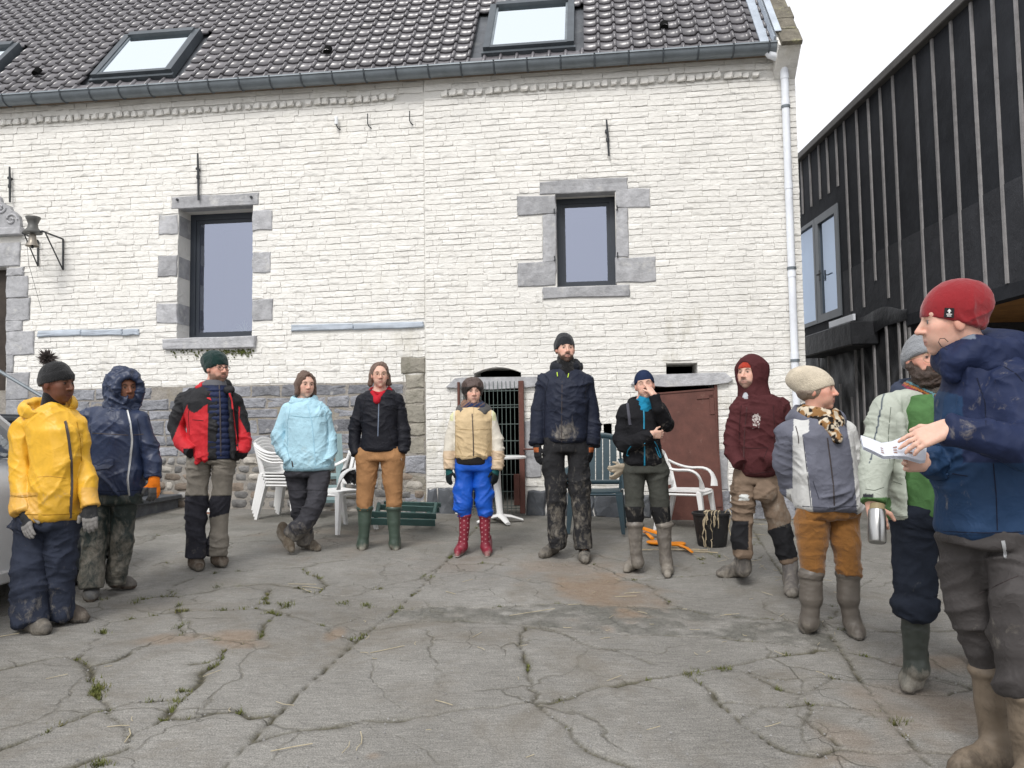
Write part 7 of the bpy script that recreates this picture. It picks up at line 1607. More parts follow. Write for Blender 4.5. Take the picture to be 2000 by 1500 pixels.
# the flask in his hand
th = empty('steel_flask', p.o + p.pt(1713, 1060, -.17)); tag(th, 'brushed steel insulated flask held in the bearded man\'s hand', 'flask')
ax = p.pt(1713, 1008, -.13) - p.pt(1713, 1060, -.17); ax = ax / np.linalg.norm(ax); ll = .155
mb = MB(); mb.tube([ax * t for t in (0, .006, ll - .01, ll, ll + .004)], [.036, .040, .040, .038, .030], 24); mb.build('flask_body', M['metal'], th, True)
mb = MB(); mb.tube([ax * (ll + .003), ax * (ll + .03)], .034, 20); mb.build('flask_lid', pmat('tan_lid', (.30, .24, .13), .5, .1, 6, bstr=0, world=False), th, True)
# ---------------------------------------------------------------- 12: speaker in the red beanie, nearest
p = Person(2.90, 1930, 1470, 'man in a red beanie and mud-spotted blue jacket holding papers')
p.set_head(1856, 628, -104, -4, -3, 1.06); p.nk = p.pt(1906, 700, .0)
arms = [p.ch([(1966, 760, 52, -.12), (2012, 860, 46, -.22), (1990, 872, 44, -.30), (1925, 854, 36, -.30), (1850, 838, 26, -.28)]), p.ch([(1900, 770, 44, .18), (1885, 850, 40, .20), (1870, 895, 36, .10), (1838, 903, 30, -.0), (1806, 902, 25, -.06)])]
rows = [p.row(700, 1890, 1960, .14), p.row(722, 1872, 2010, .19), p.row(775, 1838, 2040, .21), p.row(850, 1830, 2050, .21), p.row(940, 1834, 2052, .205), p.row(1048, 1838, 2050, .20)]
legs = [p.ch([(1890, 1060, 58, .06), (1900, 1160, 50, .08), (1918, 1240, 42, .10), (1934, 1310, 38, .10)]), p.ch([(1990, 1060, 64, -.06), (1990, 1170, 60, -.12), (1996, 1260, 52, -.14), (2006, 1350, 46, -.14)])]
w1 = p.pt(1846, 838, -.28); w2 = p.pt(1806, 902, -.06)
hands = [glv(w1, p.pt(1785, 862, -.26) - w1, p.pt(1800, 806, -.20) - p.pt(1810, 845, -.26), (-.2, .3, -1), curl=.42, sz=.98, bare=1, spread=1.1, curls=(.62, .48, .38, .30)), glv(w2, p.pt(1740, 898, -.12) - w2, (.2, .1, 1), (.1, -1, .3), curl=.75, sz=.98, bare=1, spread=.8)]
p.body(SK_PALE, dict(brow=(.30, .19, .12), lip=(.50, .24, .21), nose=1.12, jaw=1.0, flush=.4, neck=1.12, iris=(.10, .12, .13)), arms, rows, legs, hands, h=.008)
BN = (.014, .022, .060); BL2 = (.016, .042, .098)
def sj(u, v, P, N_):
    c = C(P, BN, .2); low = ((v > 775 + 14 * np.sin(u * .02)) & (u < 1880)) | (v > 905); setc(c, low & ~((v > 800) & (v < 905) & (P[:, 1] < -.2)), BL2); k = np.exp(-(((u - 1885) / 60) ** 2 + ((v - 850) / 30) ** 2)); k2 = np.exp(-(((u - 1850) / 50) ** 2 + ((v - 980) / 40) ** 2)); c[:, 3] = .29 + .20 * k + .10 * k2 + .06 * (v < 800); c[np.abs(v - 1045) < 1.5, :3] *= .6; return c
jk = jacket(p, rows, arms, sj, cloth('navy_shell', .65, .2, 16, .4, .014, mudc=((.46, .41, .33), (.30, .26, .20)), var=.12), amp=.014, fx=4.5, fz=8, tilt=.7, h=.0065, k=.012)
V = Vol(p.nk - .34, p.nk + .34, .0065); V.torus(p.nk + (.03, .02, -.01), .125, .050, (.30, -.05, 1), .65, .03); V.ell(p.pt(1945, 672, .04), (.12, .13, .065), None, .05); V.cap(p.pt(1862, 735, -.06), p.pt(1846, 688, -.05), .030, .012, .03); V.cap(p.pt(1862, 735, .08), p.pt(1846, 688, .07), .030, .012, .03); V.cap(p.pt(1854, 722, -.04), p.pt(1854, 722, .06), .030, .030, .03); V.cap(p.pt(1872, 706, -.10), p.pt(1908, 676, -.11), .026, .034, .05)
V.cap(p.hp(0, -.03, -.08), p.nk + (0, 0, -.02), .068, .075, .01, True)
p.finish('hood', V, jk.data.materials[0], lambda u, v, P, N_: np.where(((u > 1872) & (u < 1905) & (v < 662) & (v > 634))[:, None], np.array((.16, .19, .24, 0)), np.array(BN + (.12,))), parent=jk, amp=.010, fx=7, fz=12)
mb = MB(); mb.tube([hit(p, jk, 1880, 690, .01) if False else p.pt(x, y, -.135) for x, y in ((1850, 683), (1838, 676), (1833, 668), (1836, 661), (1845, 661), (1852, 668))], .0014, 5); mb.build('hood_cord', M['blackwire'], jk, True)
def st2(u, v, P, N_): c = C(P, (.055, .050, .049), .2); c[:, 3] = .24 + .16 * np.exp(-(((u - 1945) / 60) ** 2 + ((v - 1240) / 60) ** 2)); return c
tr_ = trousers(p, [p.row(1020, 1846, 2046, .18), p.row(1065, 1838, 2052, .185), p.row(1100, 1842, 2050, .15)], legs, st2, 'nylon', amp=.014, fx=4, fz=7, h=.0085)
zipper(p, tr_, [(1959, 1056), (1963, 1075), (1964, 1090)], .007, 'zipm', 'pocket_zip', 6); zipper(p, tr_, [(1912, 1160), (1950, 1142), (1998, 1120)], .003, 'zipd', 'thigh_seam', 10, .0)
WB = lambda u, v, P, N_: np.concatenate([np.tile(np.array((.16, .125, .090)), (len(P), 1)), np.full((len(P), 1), .40)], 1)
RBM = cloth('muddy_rubber', .55, .35, 20, .3, .006, mudc=((.045, .035, .027), (.03, .025, .02)))
for q, hx, hy, tx, ty, dd in ((((1936, 1304), (1940, 1370), (1946, 1440), (1952, 1490)), 1960, 1500, 1880, 1524, .10), (((2006, 1348), (2012, 1420), (2016, 1480), (2020, 1530)), 2030, 1560, 1960, 1600, -.14)):
    a_ = p.pt(q[3][0], q[3][1] + 30, dd); z_ = G(*(a_ + p.o)[:2]) - p.o[2]; sh_ = [(p.pt(x, y, dd), r_) for (x, y), r_ in zip(q, (.078, .072, .060, .058))]
    heel = np.array([sh_[-1][0][0] + .05, sh_[-1][0][1], z_]); p.shoe(heel, heel + (-.27, -.06, 0), WB, RBM, .056, .10, sh_, 'rubber_boot', amp=.002)
ht = p.beanie((.235, .016, .021), False, .018, .012, tall=.016, h=.0048, mat=cloth('red_jersey', .9, .15, 70, .35, .004, sheen=.3, var=.08))
# stitched label on the beanie: black tag with a white mark and two lines of small print
wt = pmat('white_stitch', (.72, .70, .68), .8, .05, 9, bstr=0); bk = pmat('black_tag', (.014, .014, .016), .7, .1, 9, bstr=0)
tg = patch_on(p, ht, [(1845, 601), (1864, 602), (1863, 621), (1843, 620)], bk, 'hat_tag', .0035)
if tg:
    for poly in ([(1854.3, 603), (1858.5, 608), (1856, 608.5), (1855.5, 612), (1852.8, 612), (1852.6, 608.5), (1850, 608)], [(1848.5, 612.6), (1859.5, 612.9), (1859.4, 614.6), (1848.4, 614.4)], [(1849.5, 616), (1858, 616.2), (1857.9, 618), (1849.4, 617.8)]): patch_on(p, ht, poly, wt, 'tag_print', .0050)
# the papers in his hands
pa = empty('paper_sheets', p.o + p.pt(1745, 880, -.12)); tag(pa, 'folded white printed papers held by the man in the red beanie', 'papers')
po = p.pt(1745, 880, -.12)
def sheet(off):
    mb = MB(); n = 16; top = [(1681, 850, -.16), (1700, 856, -.165), (1722, 865, -.165), (1742, 862, -.15), (1770, 850, -.14), (1800, 846, -.12), (1812, 848, -.11)]; bot = [(1686, 872, -.21), (1704, 880, -.215), (1726, 891, -.215), (1746, 890, -.20), (1772, 892, -.20), (1798, 900, -.19), (1808, 898, -.18)]
    for k, L_ in enumerate((top, bot)):
        for j in range(7): q = p.pt(*L_[j]) - po + np.array([0, off * .6, -off]); mb.v.append(tuple(q))
    for j in range(6): mb.f.append((j, j + 1, 8 + j, 7 + j))
    return mb
PAP = pmat('white_paper', (.66, .69, .76), .8, .05, 9, bstr=0)
for i in range(4): sheet(.0035 * i).build('sheet', PAP, pa, True)
mb = MB(); a_ = sheet(-.0012); V0 = [np.array(q) for q in a_.v]
def onp(u, v): j = min(int(u * 6), 5); f_ = u * 6 - j; t_ = V0[j] * (1 - f_) + V0[j + 1] * f_; b_ = V0[7 + j] * (1 - f_) + V0[8 + j] * f_; return t_ * (1 - v) + b_ * v
rg2 = random.Random(4)
for u0 in (.30, .40, .50, .58, .68):
    for v0 in (.45, .62, .78):
        if rg2.random() < .75: q = [onp(u0, v0), onp(u0 + rg2.uniform(.03, .06), v0), onp(u0 + .05, v0 + .07), onp(u0, v0 + .06)]; mb.add([x + np.array([0, -.0006, .0012]) for x in q], [(0, 1, 2, 3)])
mb.build('printed_mark', pmat('brown_print', (.30, .17, .13), .8, .3, 20, bstr=0), pa)

# ---------------------------------------------------------------- sewn seams, hems and pocket edges on the jackets
SEAM = {0: ((.30, .15, .008), [[(30, 1004), (90, 1006), (156, 1003)], [(150, 824), (157, 860), (159, 900)], [(28, 970), (48, 972), (70, 968)]]),
 1: ((.010, .015, .035), [[(172, 958), (225, 960), (277, 957)], [(178, 814), (176, 850), (178, 890)], [(268, 818), (275, 850), (277, 885)], [(285, 924), (300, 926), (314, 920)]]),
 2: ((.010, .009, .010), [[(372, 775), (368, 810), (370, 850)], [(376, 820), (398, 822)]]),
 3: ((.19, .36, .45), [[(567, 797), (561, 830), (562, 870)], [(634, 797), (640, 830), (641, 870)], [(556, 914), (600, 918), (650, 909)], [(568, 812), (600, 816), (634, 812)], [(560, 872), (566, 900)]]),
 4: ((.004, .004, .006), [[(714, 776), (708, 810), (707, 850)], [(770, 776), (776, 810), (776, 850)], [(704, 876), (740, 880), (778, 877)], [(758, 838), (766, 862)]]),
 5: ((.30, .21, .10), [[(890, 812), (890, 850), (889, 885)], [(960, 812), (960, 850), (961, 885)], [(890, 890), (924, 892), (960, 890)], [(893, 838), (924, 840), (957, 838)], [(893, 866), (901, 886)], [(956, 866), (948, 886)], [(868, 896), (878, 898), (889, 896)], [(960, 896), (971, 898), (981, 896)]]),
 6: ((.006, .007, .013), [[(1072, 740), (1065, 770), (1064, 820), (1062, 858)], [(1138, 740), (1144, 770), (1145, 820), (1145, 858)], [(1066, 856), (1104, 858), (1142, 856)], [(1042, 800), (1052, 803), (1062, 800)]]),
 7: ((.004, .004, .005), [[(1228, 798), (1223, 820), (1222, 836)], [(1217, 902), (1260, 905), (1296, 902)]]),
 8: ((.032, .010, .011), [[(1448, 792), (1444, 830), (1444, 865)], [(1510, 792), (1513, 840), (1512, 870)], [(1440, 921), (1470, 926), (1512, 920)], [(1450, 874), (1474, 876), (1500, 874)], [(1500, 874), (1490, 902)], [(1449, 874), (1456, 900)]]),
 9: ((.05, .052, .07), [[(1558, 988), (1616, 992), (1676, 988)], [(1568, 850), (1574, 900), (1580, 950), (1584, 988)], [(1588, 940), (1600, 975)]]),
 10: ((.16, .18, .15), [[(1740, 795), (1735, 850), (1738, 905)], [(1742, 1006), (1760, 1010), (1774, 1008)], [(1690, 955), (1708, 958), (1726, 952)], [(1745, 940), (1762, 946)]]),
 11: ((.006, .009, .024), [[(1908, 738), (1924, 785), (1926, 830)], [(1842, 1038), (1920, 1041), (1998, 1039)], [(1940, 905), (1946, 970), (1948, 1036)], [(1860, 925), (1890, 930)], [(1960, 715), (1985, 730), (1998, 745)]])}
for i, (pp, ob) in enumerate(JK):
    sm = pmat('seam_thread', SEAM[i][0], .85, .1, 9, bstr=0)
    for ln in SEAM[i][1]: zipper(pp, ob, ln, .0028 if pp.Y > 4 else .0022, sm, 'seam', 12, .0005)
# ================================================================== THINGS STANDING IN THE YARD
M['white_pl'] = pmat('white_plastic', (.72, .72, .71), .42, .06, 5, 40, .06, .003, spec=.4, dirt=((.47, .45, .40), 6, .64))
M['navy_pl'] = pmat('dark_teal_plastic', (.026, .052, .066), .45, .18, 5, 40, .08, .003, spec=.4, dirt=((.10, .12, .12), 7, .62))
M['green_pl'] = pmat('green_plastic', (.055, .108, .10), .5, .18, 5, 40, .08, .003, spec=.35, dirt=((.035, .06, .055), 6, .56))
M['pale_pl'] = pmat('pale_green_plastic', (.20, .29, .30), .5, .14, 5, 40, .08, .003, spec=.35)
def bez(a, b, c, n=8): a, b, c = map(np.array, (a, b, c)); return [(1 - t) ** 2 * a + 2 * t * (1 - t) * b + t * t * c for t in np.linspace(0, 1, n)]
def chair(px, py, rz, mat, label, group, arms=True, sh=.43, bh=.84, slats=5, wide=1.0, gap=.5, dz=0.0, loc=None):
    P = gnd(px, py) if loc is None else loc; o = empty('garden_chair', (P[0], P[1], P[2] + dz), R(rz)); tag(o, label, 'chair', group); m_ = M[mat]; w = wide
    mb = MB(); n = 9; pts = []
    for j in range(n):
        for i in range(n):
            x = (i / (n - 1) - .5) * 2; y = (j / (n - 1) - .5) * 2; pts.append((x * (.235 - .02 * (y > 0) * y) * w, y * .215, sh - .022 * (1 - x * x) * (1 - .5 * y * y) - (.03 * max(0, -y - .7))))
    mb.v = pts + [(x, y, z - .016) for x, y, z in pts]; N2 = n * n
    for j in range(n - 1):
        for i in range(n - 1): k = j * n + i; mb.f += [(k, k + 1, k + n + 1, k + n), (N2 + k + n, N2 + k + n + 1, N2 + k + 1, N2 + k)]
    for i in range(n - 1):
        for a, b in ((i, i + 1), (n * (n - 1) + i + 1, n * (n - 1) + i)): mb.f.append((b, a, N2 + a, N2 + b))
        for a, b in ((i * n + n, i * n), (i * n + n - 1, i * n + 2 * n - 1)): mb.f.append((b, a, N2 + a, N2 + b))
    mb.build('seat', m_, o, True)
    mb = MB(); mb.tube([(-.225 * w, -.205, sh - .045), (.225 * w, -.205, sh - .045), (.215 * w, .2, sh - .045), (-.215 * w, .2, sh - .045), (-.225 * w, -.205, sh - .045)], .028, 6, flat=.5, up=(0, 0, 1)); mb.build('apron', m_, o)
    for sx in (-1, 1):
        for (x0, y0, x1, y1) in ((.225, -.195, .262, -.245), (.205, .19, .245, .285)):
            mb = MB(); a, b = .036, .026
            mb.hexa([(sx * w * x0 - a, y0 - b, sh - .02), (sx * w * x0 + a, y0 - b, sh - .02), (sx * w * x0 + a, y0 + b, sh - .02), (sx * w * x0 - a, y0 + b, sh - .02), (sx * w * x1 - .018, y1 - .016, 0), (sx * w * x1 + .018, y1 - .016, 0), (sx * w * x1 + .018, y1 + .016, 0), (sx * w * x1 - .018, y1 + .016, 0)]); mb.build('leg', m_, o)
    bk = MB(); top = bh
    for sx in (-1, 1): bk.tube([(sx * w * .21, .195, sh - .02), (sx * w * .222, .235, sh + (top - sh) * .45), (sx * w * .205, .30, top - .04)], [.030, .026, .022], 8, flat=.5, up=(1, 0, 0))
    bk.tube(bez((-.205 * w, .30, top - .045), (0, .335, top + .045), (.205 * w, .30, top - .045), 9), .034, 8, flat=.45, up=(0, 1, 0.2)); bk.tube(bez((-.21 * w, .205, sh + .06), (0, .235, sh + .055), (.21 * w, .205, sh + .06), 7), .026, 6, flat=.45, up=(0, 1, .2))
    bo = bk.build('backrest', m_, o, True)
    for i in range(slats):
        x = (i - (slats - 1) / 2) * .36 * w / slats; mb = MB(); hw = .36 * w / slats * gap; y0, y1 = .225, .318
        mb.hexa([(x - hw, y0 - .006, sh + .05), (x + hw, y0 - .006, sh + .05), (x + hw, y0 + .006, sh + .05), (x - hw, y0 + .006, sh + .05), (x - hw, y1 - .006, top - .02), (x + hw, y1 - .006, top - .02), (x + hw, y1 + .006, top - .02), (x - hw, y1 + .006, top - .02)]); mb.build('slat', m_, bo)
    if arms:
        for sx in (-1, 1):
            mb = MB(); q = bez((sx * w * .222, .26, sh + .30), (sx * w * .285, .10, sh + .20), (sx * w * .285, -.05, sh + .215), 7) + bez((sx * w * .285, -.06, sh + .215), (sx * w * .29, -.24, sh + .225), (sx * w * .262, -.235, sh + .02), 8); mb.tube(q, .038, 8, flat=.40, up=(0, 0, 1)); mb.build('armrest', m_, o, True)
    return o
chair(1343, 1034, 62, 'white_pl', 'white plastic garden chair beside the black bucket', 'white plastic chairs', gap=.32, slats=5)
chair(1168, 1037, -12, 'navy_pl', 'dark blue-green plastic chair behind the very tall man', None, True, .44, 1.00, 5, 1.08, .44)
P0 = gnd(564, 1012)
for i in range(4):
    d = np.array((math.sin(R(72)), -math.cos(R(72)), 0)) * -.014 * i
    chair(0, 0, 72, 'white_pl', ('lowest', 'second lowest', 'second highest', 'topmost')[i] + ' white plastic chair in the stack behind the light blue jacket', 'stacked white chairs', True, .43, .80, 4, .86, .48, dz=.036 * i, loc=P0 + d)
chD = chair(664, 1036, -38, 'white_pl', 'white plastic armchair with black gloves on it behind the woman in black', 'white plastic chairs', gap=.32)
# black work gloves lying over the armrest of that chair
V = Vol((-.2, -.2, -.2), (.2, .2, .2), .0055); Person.hand(None, V, (-.05, 0, .02), (.6, -.2, -.8), (.8, 0, .6), (0, -1, 0), .95, .5, .002) ; Person.hand(None, V, (.02, .02, .02), (.5, -.2, -.85), (.8, .1, .5), (0, -1, 0), .95, .4, .002)
Pv, Qv = V.mesh(); g = quad_object('work_gloves', relax(Pv, Qv), Qv, np.tile(np.array((.025, .025, .027, .25), f32), (len(Pv), 1)), M['cloth'], None); g.location = at(682, 926, 7.85); tag(g, 'pair of black work gloves on the white armchair', 'gloves')
# folded pale chair leaning on the plinth
fo_ = empty('folded_chair', gnd(668, 1004)); tag(fo_, 'pale green folded chair leaning against the stone plinth', 'chair')
b0 = np.array(fo_.location)
for dx in (-.30, 0):
    a = at(668 if dx == 0 else 622, 1000, 8.9) - b0; b = at(660 if dx == 0 else 614, 848, 9.25) - b0; mb = MB(); mb.tube([a, b], .045, 4, flat=.45, up=(0, 1, 0)); mb.build('rail', M['pale_pl'], fo_)
for t in (.15, .30, .45, .6, .75, .9):
    a = (at(668, 1000, 8.9) * (1 - t) + at(660, 848, 9.25) * t) - b0; b = (at(622, 1000, 8.9) * (1 - t) + at(614, 848, 9.25) * t) - b0; mb = MB(); mb.tube([a + (0, .01, 0), b + (0, .01, 0)], .035, 4, flat=.3, up=(0, 1, 0)); mb.build('slat', M['pale_pl'], fo_)
# overturned green chair: slatted boards lying on the concrete
ov = empty('overturned_chair', gnd(790, 1022)); tag(ov, 'green slatted plastic chair lying overturned on the concrete', 'chair'); b0 = np.array(ov.location)
def board(p0, p1, Y0_, Y1_, hh, th=.02, nm='board'):
    a = at(p0[0], p0[1], Y0_) - b0; b = at(p1[0], p1[1], Y1_) - b0; mb = MB(); up = np.array([0, -.35, .94]) * hh; bk = np.array([0, .94, .35]) * th
    mb.hexa([tuple(a), tuple(b), tuple(b + up), tuple(a + up), tuple(a + bk), tuple(b + bk), tuple(b + up + bk), tuple(a + up + bk)]); mb.build(nm, M['green_pl'], ov)
board((722, 1025), (850, 1028), 8.05, 8.0, .07); board((724, 1010), (852, 1014), 8.10, 8.05, .06); board((738, 996), (858, 1001), 8.45, 8.4, .06); board((750, 988), (861, 991), 8.6, 8.55, .05)
for x in (730, 762, 800, 832): mb = MB(); a = at(x, 1016, 8.1) - b0; b = at(x + 10, 992, 8.6) - b0; mb.tube([a, b], .028, 6, flat=.4); mb.build('cross_slat', M['green_pl'], ov)
for x in (734, 846): mb = MB(); a = at(x, 1012, 8.1) - b0; b = at(x + 6, 984, 8.4) - b0; mb.tube([a, b], .022, 6); mb.build('leg', M['green_pl'], ov)
# white pedestal table
P = gnd(980, 1020); tb = empty('pedestal_table', P); tag(tb, 'round white plastic pedestal table beside the wire gate', 'table')
mb = MB(); mb.lathe([(0, .74), (.335, .74), (.345, .733), (.345, .715), (.32, .71), (0, .71)], (-.06, .0, 0), 36); mb.build('tabletop', M['white_pl'], tb)
mb = MB(); mb.tube([(-.06, 0, .71), (-.045, 0, .4), (-.02, 0, .12), (-.02, 0, .06)], [.05, .042, .036, .05], 12); mb.build('column', M['white_pl'], tb, True)
for a in (20, 110, 200, 290):
    c, s_ = math.cos(R(a)), math.sin(R(a)); mb = MB(); mb.tube([(-.02, 0, .075), (-.02 + .13 * c, .13 * s_, .055), (-.02 + .27 * c, .27 * s_, .012)], [.045, .042, .03], 8, flat=.55); mb.build('foot', M['white_pl'], tb, True)
# rubber bucket with rope
P = gnd(1391, 1066); bu = empty('rubber_bucket', P); tag(bu, 'black rubber builder\'s bucket draped with pale twine', 'bucket'); bkm = pmat('black_rubber', (.018, .018, .019), .6, .3, 8, 40, .3, .004, dirt=((.13, .12, .10), 9, .58))
mb = MB(); mb.lathe([(0, 0), (.125, 0), (.135, .02), (.172, .29), (.182, .295), (.184, .315), (.172, .32), (.162, .30), (.125, .03), (0, .03)], (0, 0, 0), 28); mb.build('tub', bkm, bu, True)
mb = MB(); mb.lathe([(0, .22), (.15, .21)], (0, 0, 0), 20); mb.build('rubble_fill', M['rubB'], bu)
rp_ = pmat('sisal_twine', (.42, .35, .24), .9, .25, 30, 80, .5, .003)
tw = empty('twine', P); tag(tw, 'tangled pale twine hanging over the black bucket onto the concrete', 'rope'); rr = random.Random(9)
for i in range(7):
    a0 = rr.uniform(-2.6, -.6); q = []
    for t in np.linspace(0, 1, 16):
        if t < .35: k = t / .35; a = a0 + .5 * (1 - k); r_ = .10 + .09 * k; z = .25 + .10 * math.sin(k * 2.2)
        else: k = (t - .35) / .65; a = a0 + rr.uniform(-.05, .05); r_ = .19 + .02 * math.sin(k * 6 + i); z = .325 * (1 - k) ** (.8 + .5 * rr.random()) + .01
        q.append((r_ * math.cos(a), r_ * math.sin(a), max(z, .012)))
    if i % 3 == 0: q = q[:10] + [(q[9][0] * 1.05, q[9][1] * 1.05, q[9][2] + .02 * j) for j in range(1, 6)]
    mb = MB(); mb.tube(q, rr.choice((.004, .005, .006)), 5); mb.build('strand', rp_, tw, True)
for i in range(5):
    q = [np.array((rr.uniform(-.3, -.1), -.2 + rr.uniform(-.06, .02), .008))]; a = rr.uniform(2.6, 3.8)
    for j in range(14): a += rr.gauss(0, .45); q.append(q[-1] + (.045 * math.cos(a), .022 * math.sin(a) * .6, 0))
    q = [(x - .0, y, G(x + P[0], y + P[1]) - P[2] + .009) for x, y, z in q]; mb = MB(); mb.tube(q, .005, 5); mb.build('strand', rp_, tw, True)
# orange paddles
og_ = pmat('orange_plastic', (.78, .25, .008), .4, .08, 5, 40, .06, .002)
for (cx, cy, ex, ey, lab) in ((1282, 1063, 1258, 1044, 'orange plastic paddle lying nearer the muddy boots, handle towards the wall'), (1320, 1066, 1352, 1084, 'orange plastic paddle with its handle pointing at the bucket')):
    P = gnd(cx, cy); E_ = gnd(ex, ey); o = empty('paddle', (P[0], P[1], P[2] + .006)); tag(o, lab, 'paddle', 'orange paddles')
    mb = MB(); mb.lathe([(0, .022), (.085, .022), (.095, .016), (.095, .006), (.085, 0), (0, 0)], (0, 0, 0), 24); mb.v = [(x, y * .9, z + .05 * abs(x) + .0) for x, y, z in mb.v]; mb.build('blade', og_, o)
    d = np.array((E_ - P)); mb = MB(); mb.tube([d * .3 + (0, 0, .02), d * .7 + (0, 0, .03), d * 1.0 + (0, 0, .02)], [.022, .017, .014], 8, flat=.6); mb.build('handle', og_, o, True)
P = gnd(1272, 1050); o = empty('shovel_scoop', (P[0], P[1], P[2] + .03)); tag(o, 'orange plastic scoop lying behind the paddles', 'scoop'); mb = MB(); mb.hexa([(-.10, .03, .05), (.07, -.04, .0), (.09, .03, .01), (-.08, .09, .06), (-.10, .03, .065), (.07, -.04, .015), (.09, .03, .025), (-.08, .09, .075)]); mb.build('scoop_blade', og_, o); mb = MB(); mb.tube([(-.1, .03, .055), (-.1, .09, .068)], .014, 6); mb.build('scoop_rim', og_, o)
# white brick end with orange edge between the grey trousers
P = gnd(405, 1003); o = empty('painted_block', P, -TH); tag(o, 'small white painted block with an orange edge on the ground by the plinth', 'block'); mb = MB(); mb.box(-.07, .06, -.04, .04, .018, .06, .004); mb.build('white_top', M['white_pl'], o); mb = MB(); mb.box(-.068, .058, -.038, .038, 0, .0175); mb.build('orange_edge', M['rubD'], o)

# ================================================================== parked silver car, nose towards the house
CX = -3.22; cy0 = 5.78
car = empty('parked_car', (CX, cy0, G(CX, cy0))); tag(car, 'silver-white parked car behind the person in yellow', 'car')
paint = pmat('silver_paint', (.74, .75, .76), .35, .05, 2, bstr=0, spec=.5); dark = pmat('car_black', (.012, .012, .013), .5, .1, 4, bstr=0); tyre = pmat('tyre', (.014, .014, .015), .8, .2, 9, 60, .4, .004)
# side profile (y along the car: + is the nose), z up; lofted across the width with tumblehome
sec = [(.86, .42, .50, .62), (.84, .30, .62, .70), (.74, .20, .74, .78), (.50, .18, .86, .82), (.0, .18, .93, .84), (-.55, .18, .97, .85), (-1.2, .18, .98, .85), (-2.2, .18, .98, .85), (-3.0, .22, .95, .83), (-3.25, .35, .85, .78)]
def car_body():
    mb = MB(); n = 12
    for y, z0, z1, hw in sec:
        for i in range(n):
            t = i / (n - 1); a = math.pi * (t - .5); x = hw * math.copysign(abs(math.sin(a)) ** .35, math.sin(a)); k = math.cos(a) ** .5 if math.cos(a) > 0 else 0
            mb.v.append((-.85 + x, y, z0 + (z1 - z0) * (.30 + .70 * k) if True else 0))
        for i in range(n):
            t = i / (n - 1); x = hw * (1 - 2 * t) * .97; mb.v.append((-.85 + x, y, z0))
    m2 = 2 * n
    for j in range(len(sec) - 1):
        for i in range(m2): mb.f.append((j * m2 + i, j * m2 + (i + 1) % m2, (j + 1) * m2 + (i + 1) % m2, (j + 1) * m2 + i))
    mb.f += [tuple(range(m2)), tuple((len(sec) - 1) * m2 + i for i in range(m2))]; return mb
car_body().build('body', paint, car, True)
gh = [(-.35, .93, .74), (-.95, 1.38, .60), (-1.3, 1.45, .58), (-2.2, 1.43, .58), (-2.9, 1.30, .58), (-3.2, .95, .72)]
mb = MB()
for y, z, hw in gh: mb.v += [(-.85 - hw, y, z), (-.85 - hw * .4, y, z + .03), (-.85 + hw * .4, y, z + .03), (-.85 + hw, y, z)]
for j in range(5):
    for i in range(3): mb.f.append((j * 4 + i, j * 4 + i + 1, j * 4 + i + 5, j * 4 + i + 4))
mb.build('roof', paint, car, True)
cg = glass('car_glass', (.6, .65, .7), .35)
mb = MB(); mb.add([(-.85 - .70, -.37, .95), (-.85 + .70, -.37, .95), (-.85 + .56, -.93, 1.375), (-.85 - .56, -.93, 1.375)], [(0, 1, 2, 3)]); mb.v = [(x, y + .01, z + .012) for x, y, z in mb.v]; mb.build('windscreen', cg, car)
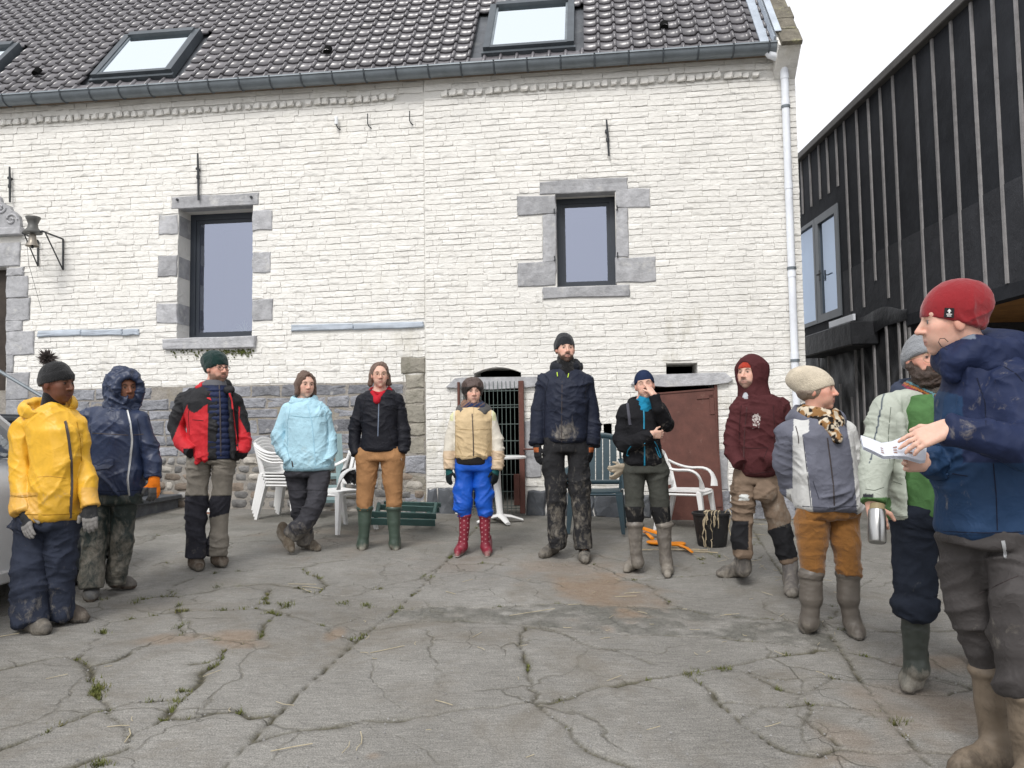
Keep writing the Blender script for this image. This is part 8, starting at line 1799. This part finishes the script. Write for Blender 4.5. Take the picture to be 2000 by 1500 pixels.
for sx in (-1, 1):
    mb = MB(); mb.add([(-.85 + sx * .76, -.55, .96), (-.85 + sx * .60, -1.0, 1.37), (-.85 + sx * .585, -2.8, 1.33), (-.85 + sx * .75, -3.05, .97)], [(0, 1, 2, 3)]); mb.build('side_window', cg, car)
    mb = MB(); mb.tube([(-.85 + sx * .77, -.36, .95), (-.85 + sx * .61, -.95, 1.39)], .03, 6); mb.build('windscreen_pillar', paint, car)
    mb = MB(); mb.tube([(-.85 + sx * .80, -.62, 1.0), (-.85 + sx * .93, -.60, 1.03), (-.85 + sx * .98, -.60, 1.04)], [.03, .075, .055], 10, flat=.8); mb.build('wing_mirror', dark, car, True)
    mb = MB(); mb.box(-.85 + sx * .83 - .015, -.85 + sx * .83 + .03, -2.6, -.42, .17, .25, .01); mb.build('sill', pmat('sill_paint', (.55, .55, .55), .4, .05, 3, bstr=0), car)
    for yy_ in (-.50, -1.62): mb = MB(); mb.tube([(-.85 + sx * .842, yy_, .30), (-.85 + sx * .848, yy_, .6), (-.85 + sx * .80, yy_, .93)], .005, 4); mb.build('door_gap', dark, car)
    mb = MB(); mb.tube([(-.85 + sx * .86, -1.50, .80), (-.85 + sx * .86, -1.32, .80)], .014, 6); mb.build('door_handle', paint, car)
    mb = MB(); mb.tube([(-.85 + sx * .60, .80, .60), (-.85 + sx * .74, .66, .66)], [.06, .075], 10, flat=.7); mb.build('headlight', M['glass_pale'], car, True)
    for wy in (0, -2.5):
        wl_ = empty('wheel', (-.85 + sx * .76, wy, .31)); wl_.parent = car
        mb = MB(); q = [(.20, -.09), (.29, -.10), (.31, -.08), (.315, 0), (.31, .08), (.29, .10), (.20, .09)]; n = 28
        for r_, x in q: mb.v += [(x, r_ * math.cos(2 * math.pi * i / n), r_ * math.sin(2 * math.pi * i / n)) for i in range(n)]
        for j in range(6):
            for i in range(n): mb.f.append((j * n + i, j * n + (i + 1) % n, (j + 1) * n + (i + 1) % n, (j + 1) * n + i))
        mb.build('tyre', tyre, wl_, True)
        mb = MB()
        for k in range(7): a = 2 * math.pi * k / 7; c, s_ = math.cos(a), math.sin(a); mb.tube([(sx * .07, .03 * c, .03 * s_), (sx * .085, .20 * c, .20 * s_)], .022, 5)
        mb.tube([(sx * .055, 0, 0), (sx * .09, 0, 0)], .05, 12); mb.build('rim', M['zincd'], wl_, True)
        mb = MB(); mb.tube([(sx * .10 - .02, .33 * math.cos(a), .33 * math.sin(a)) for a in np.linspace(-.15, math.pi + .15, 16)], .03, 6); mb.build('arch_liner', dark, wl_, True)
mb = MB(); mb.box(-1.55, -.15, .78, .88, .22, .40, .04); mb.build('bumper', dark, car)
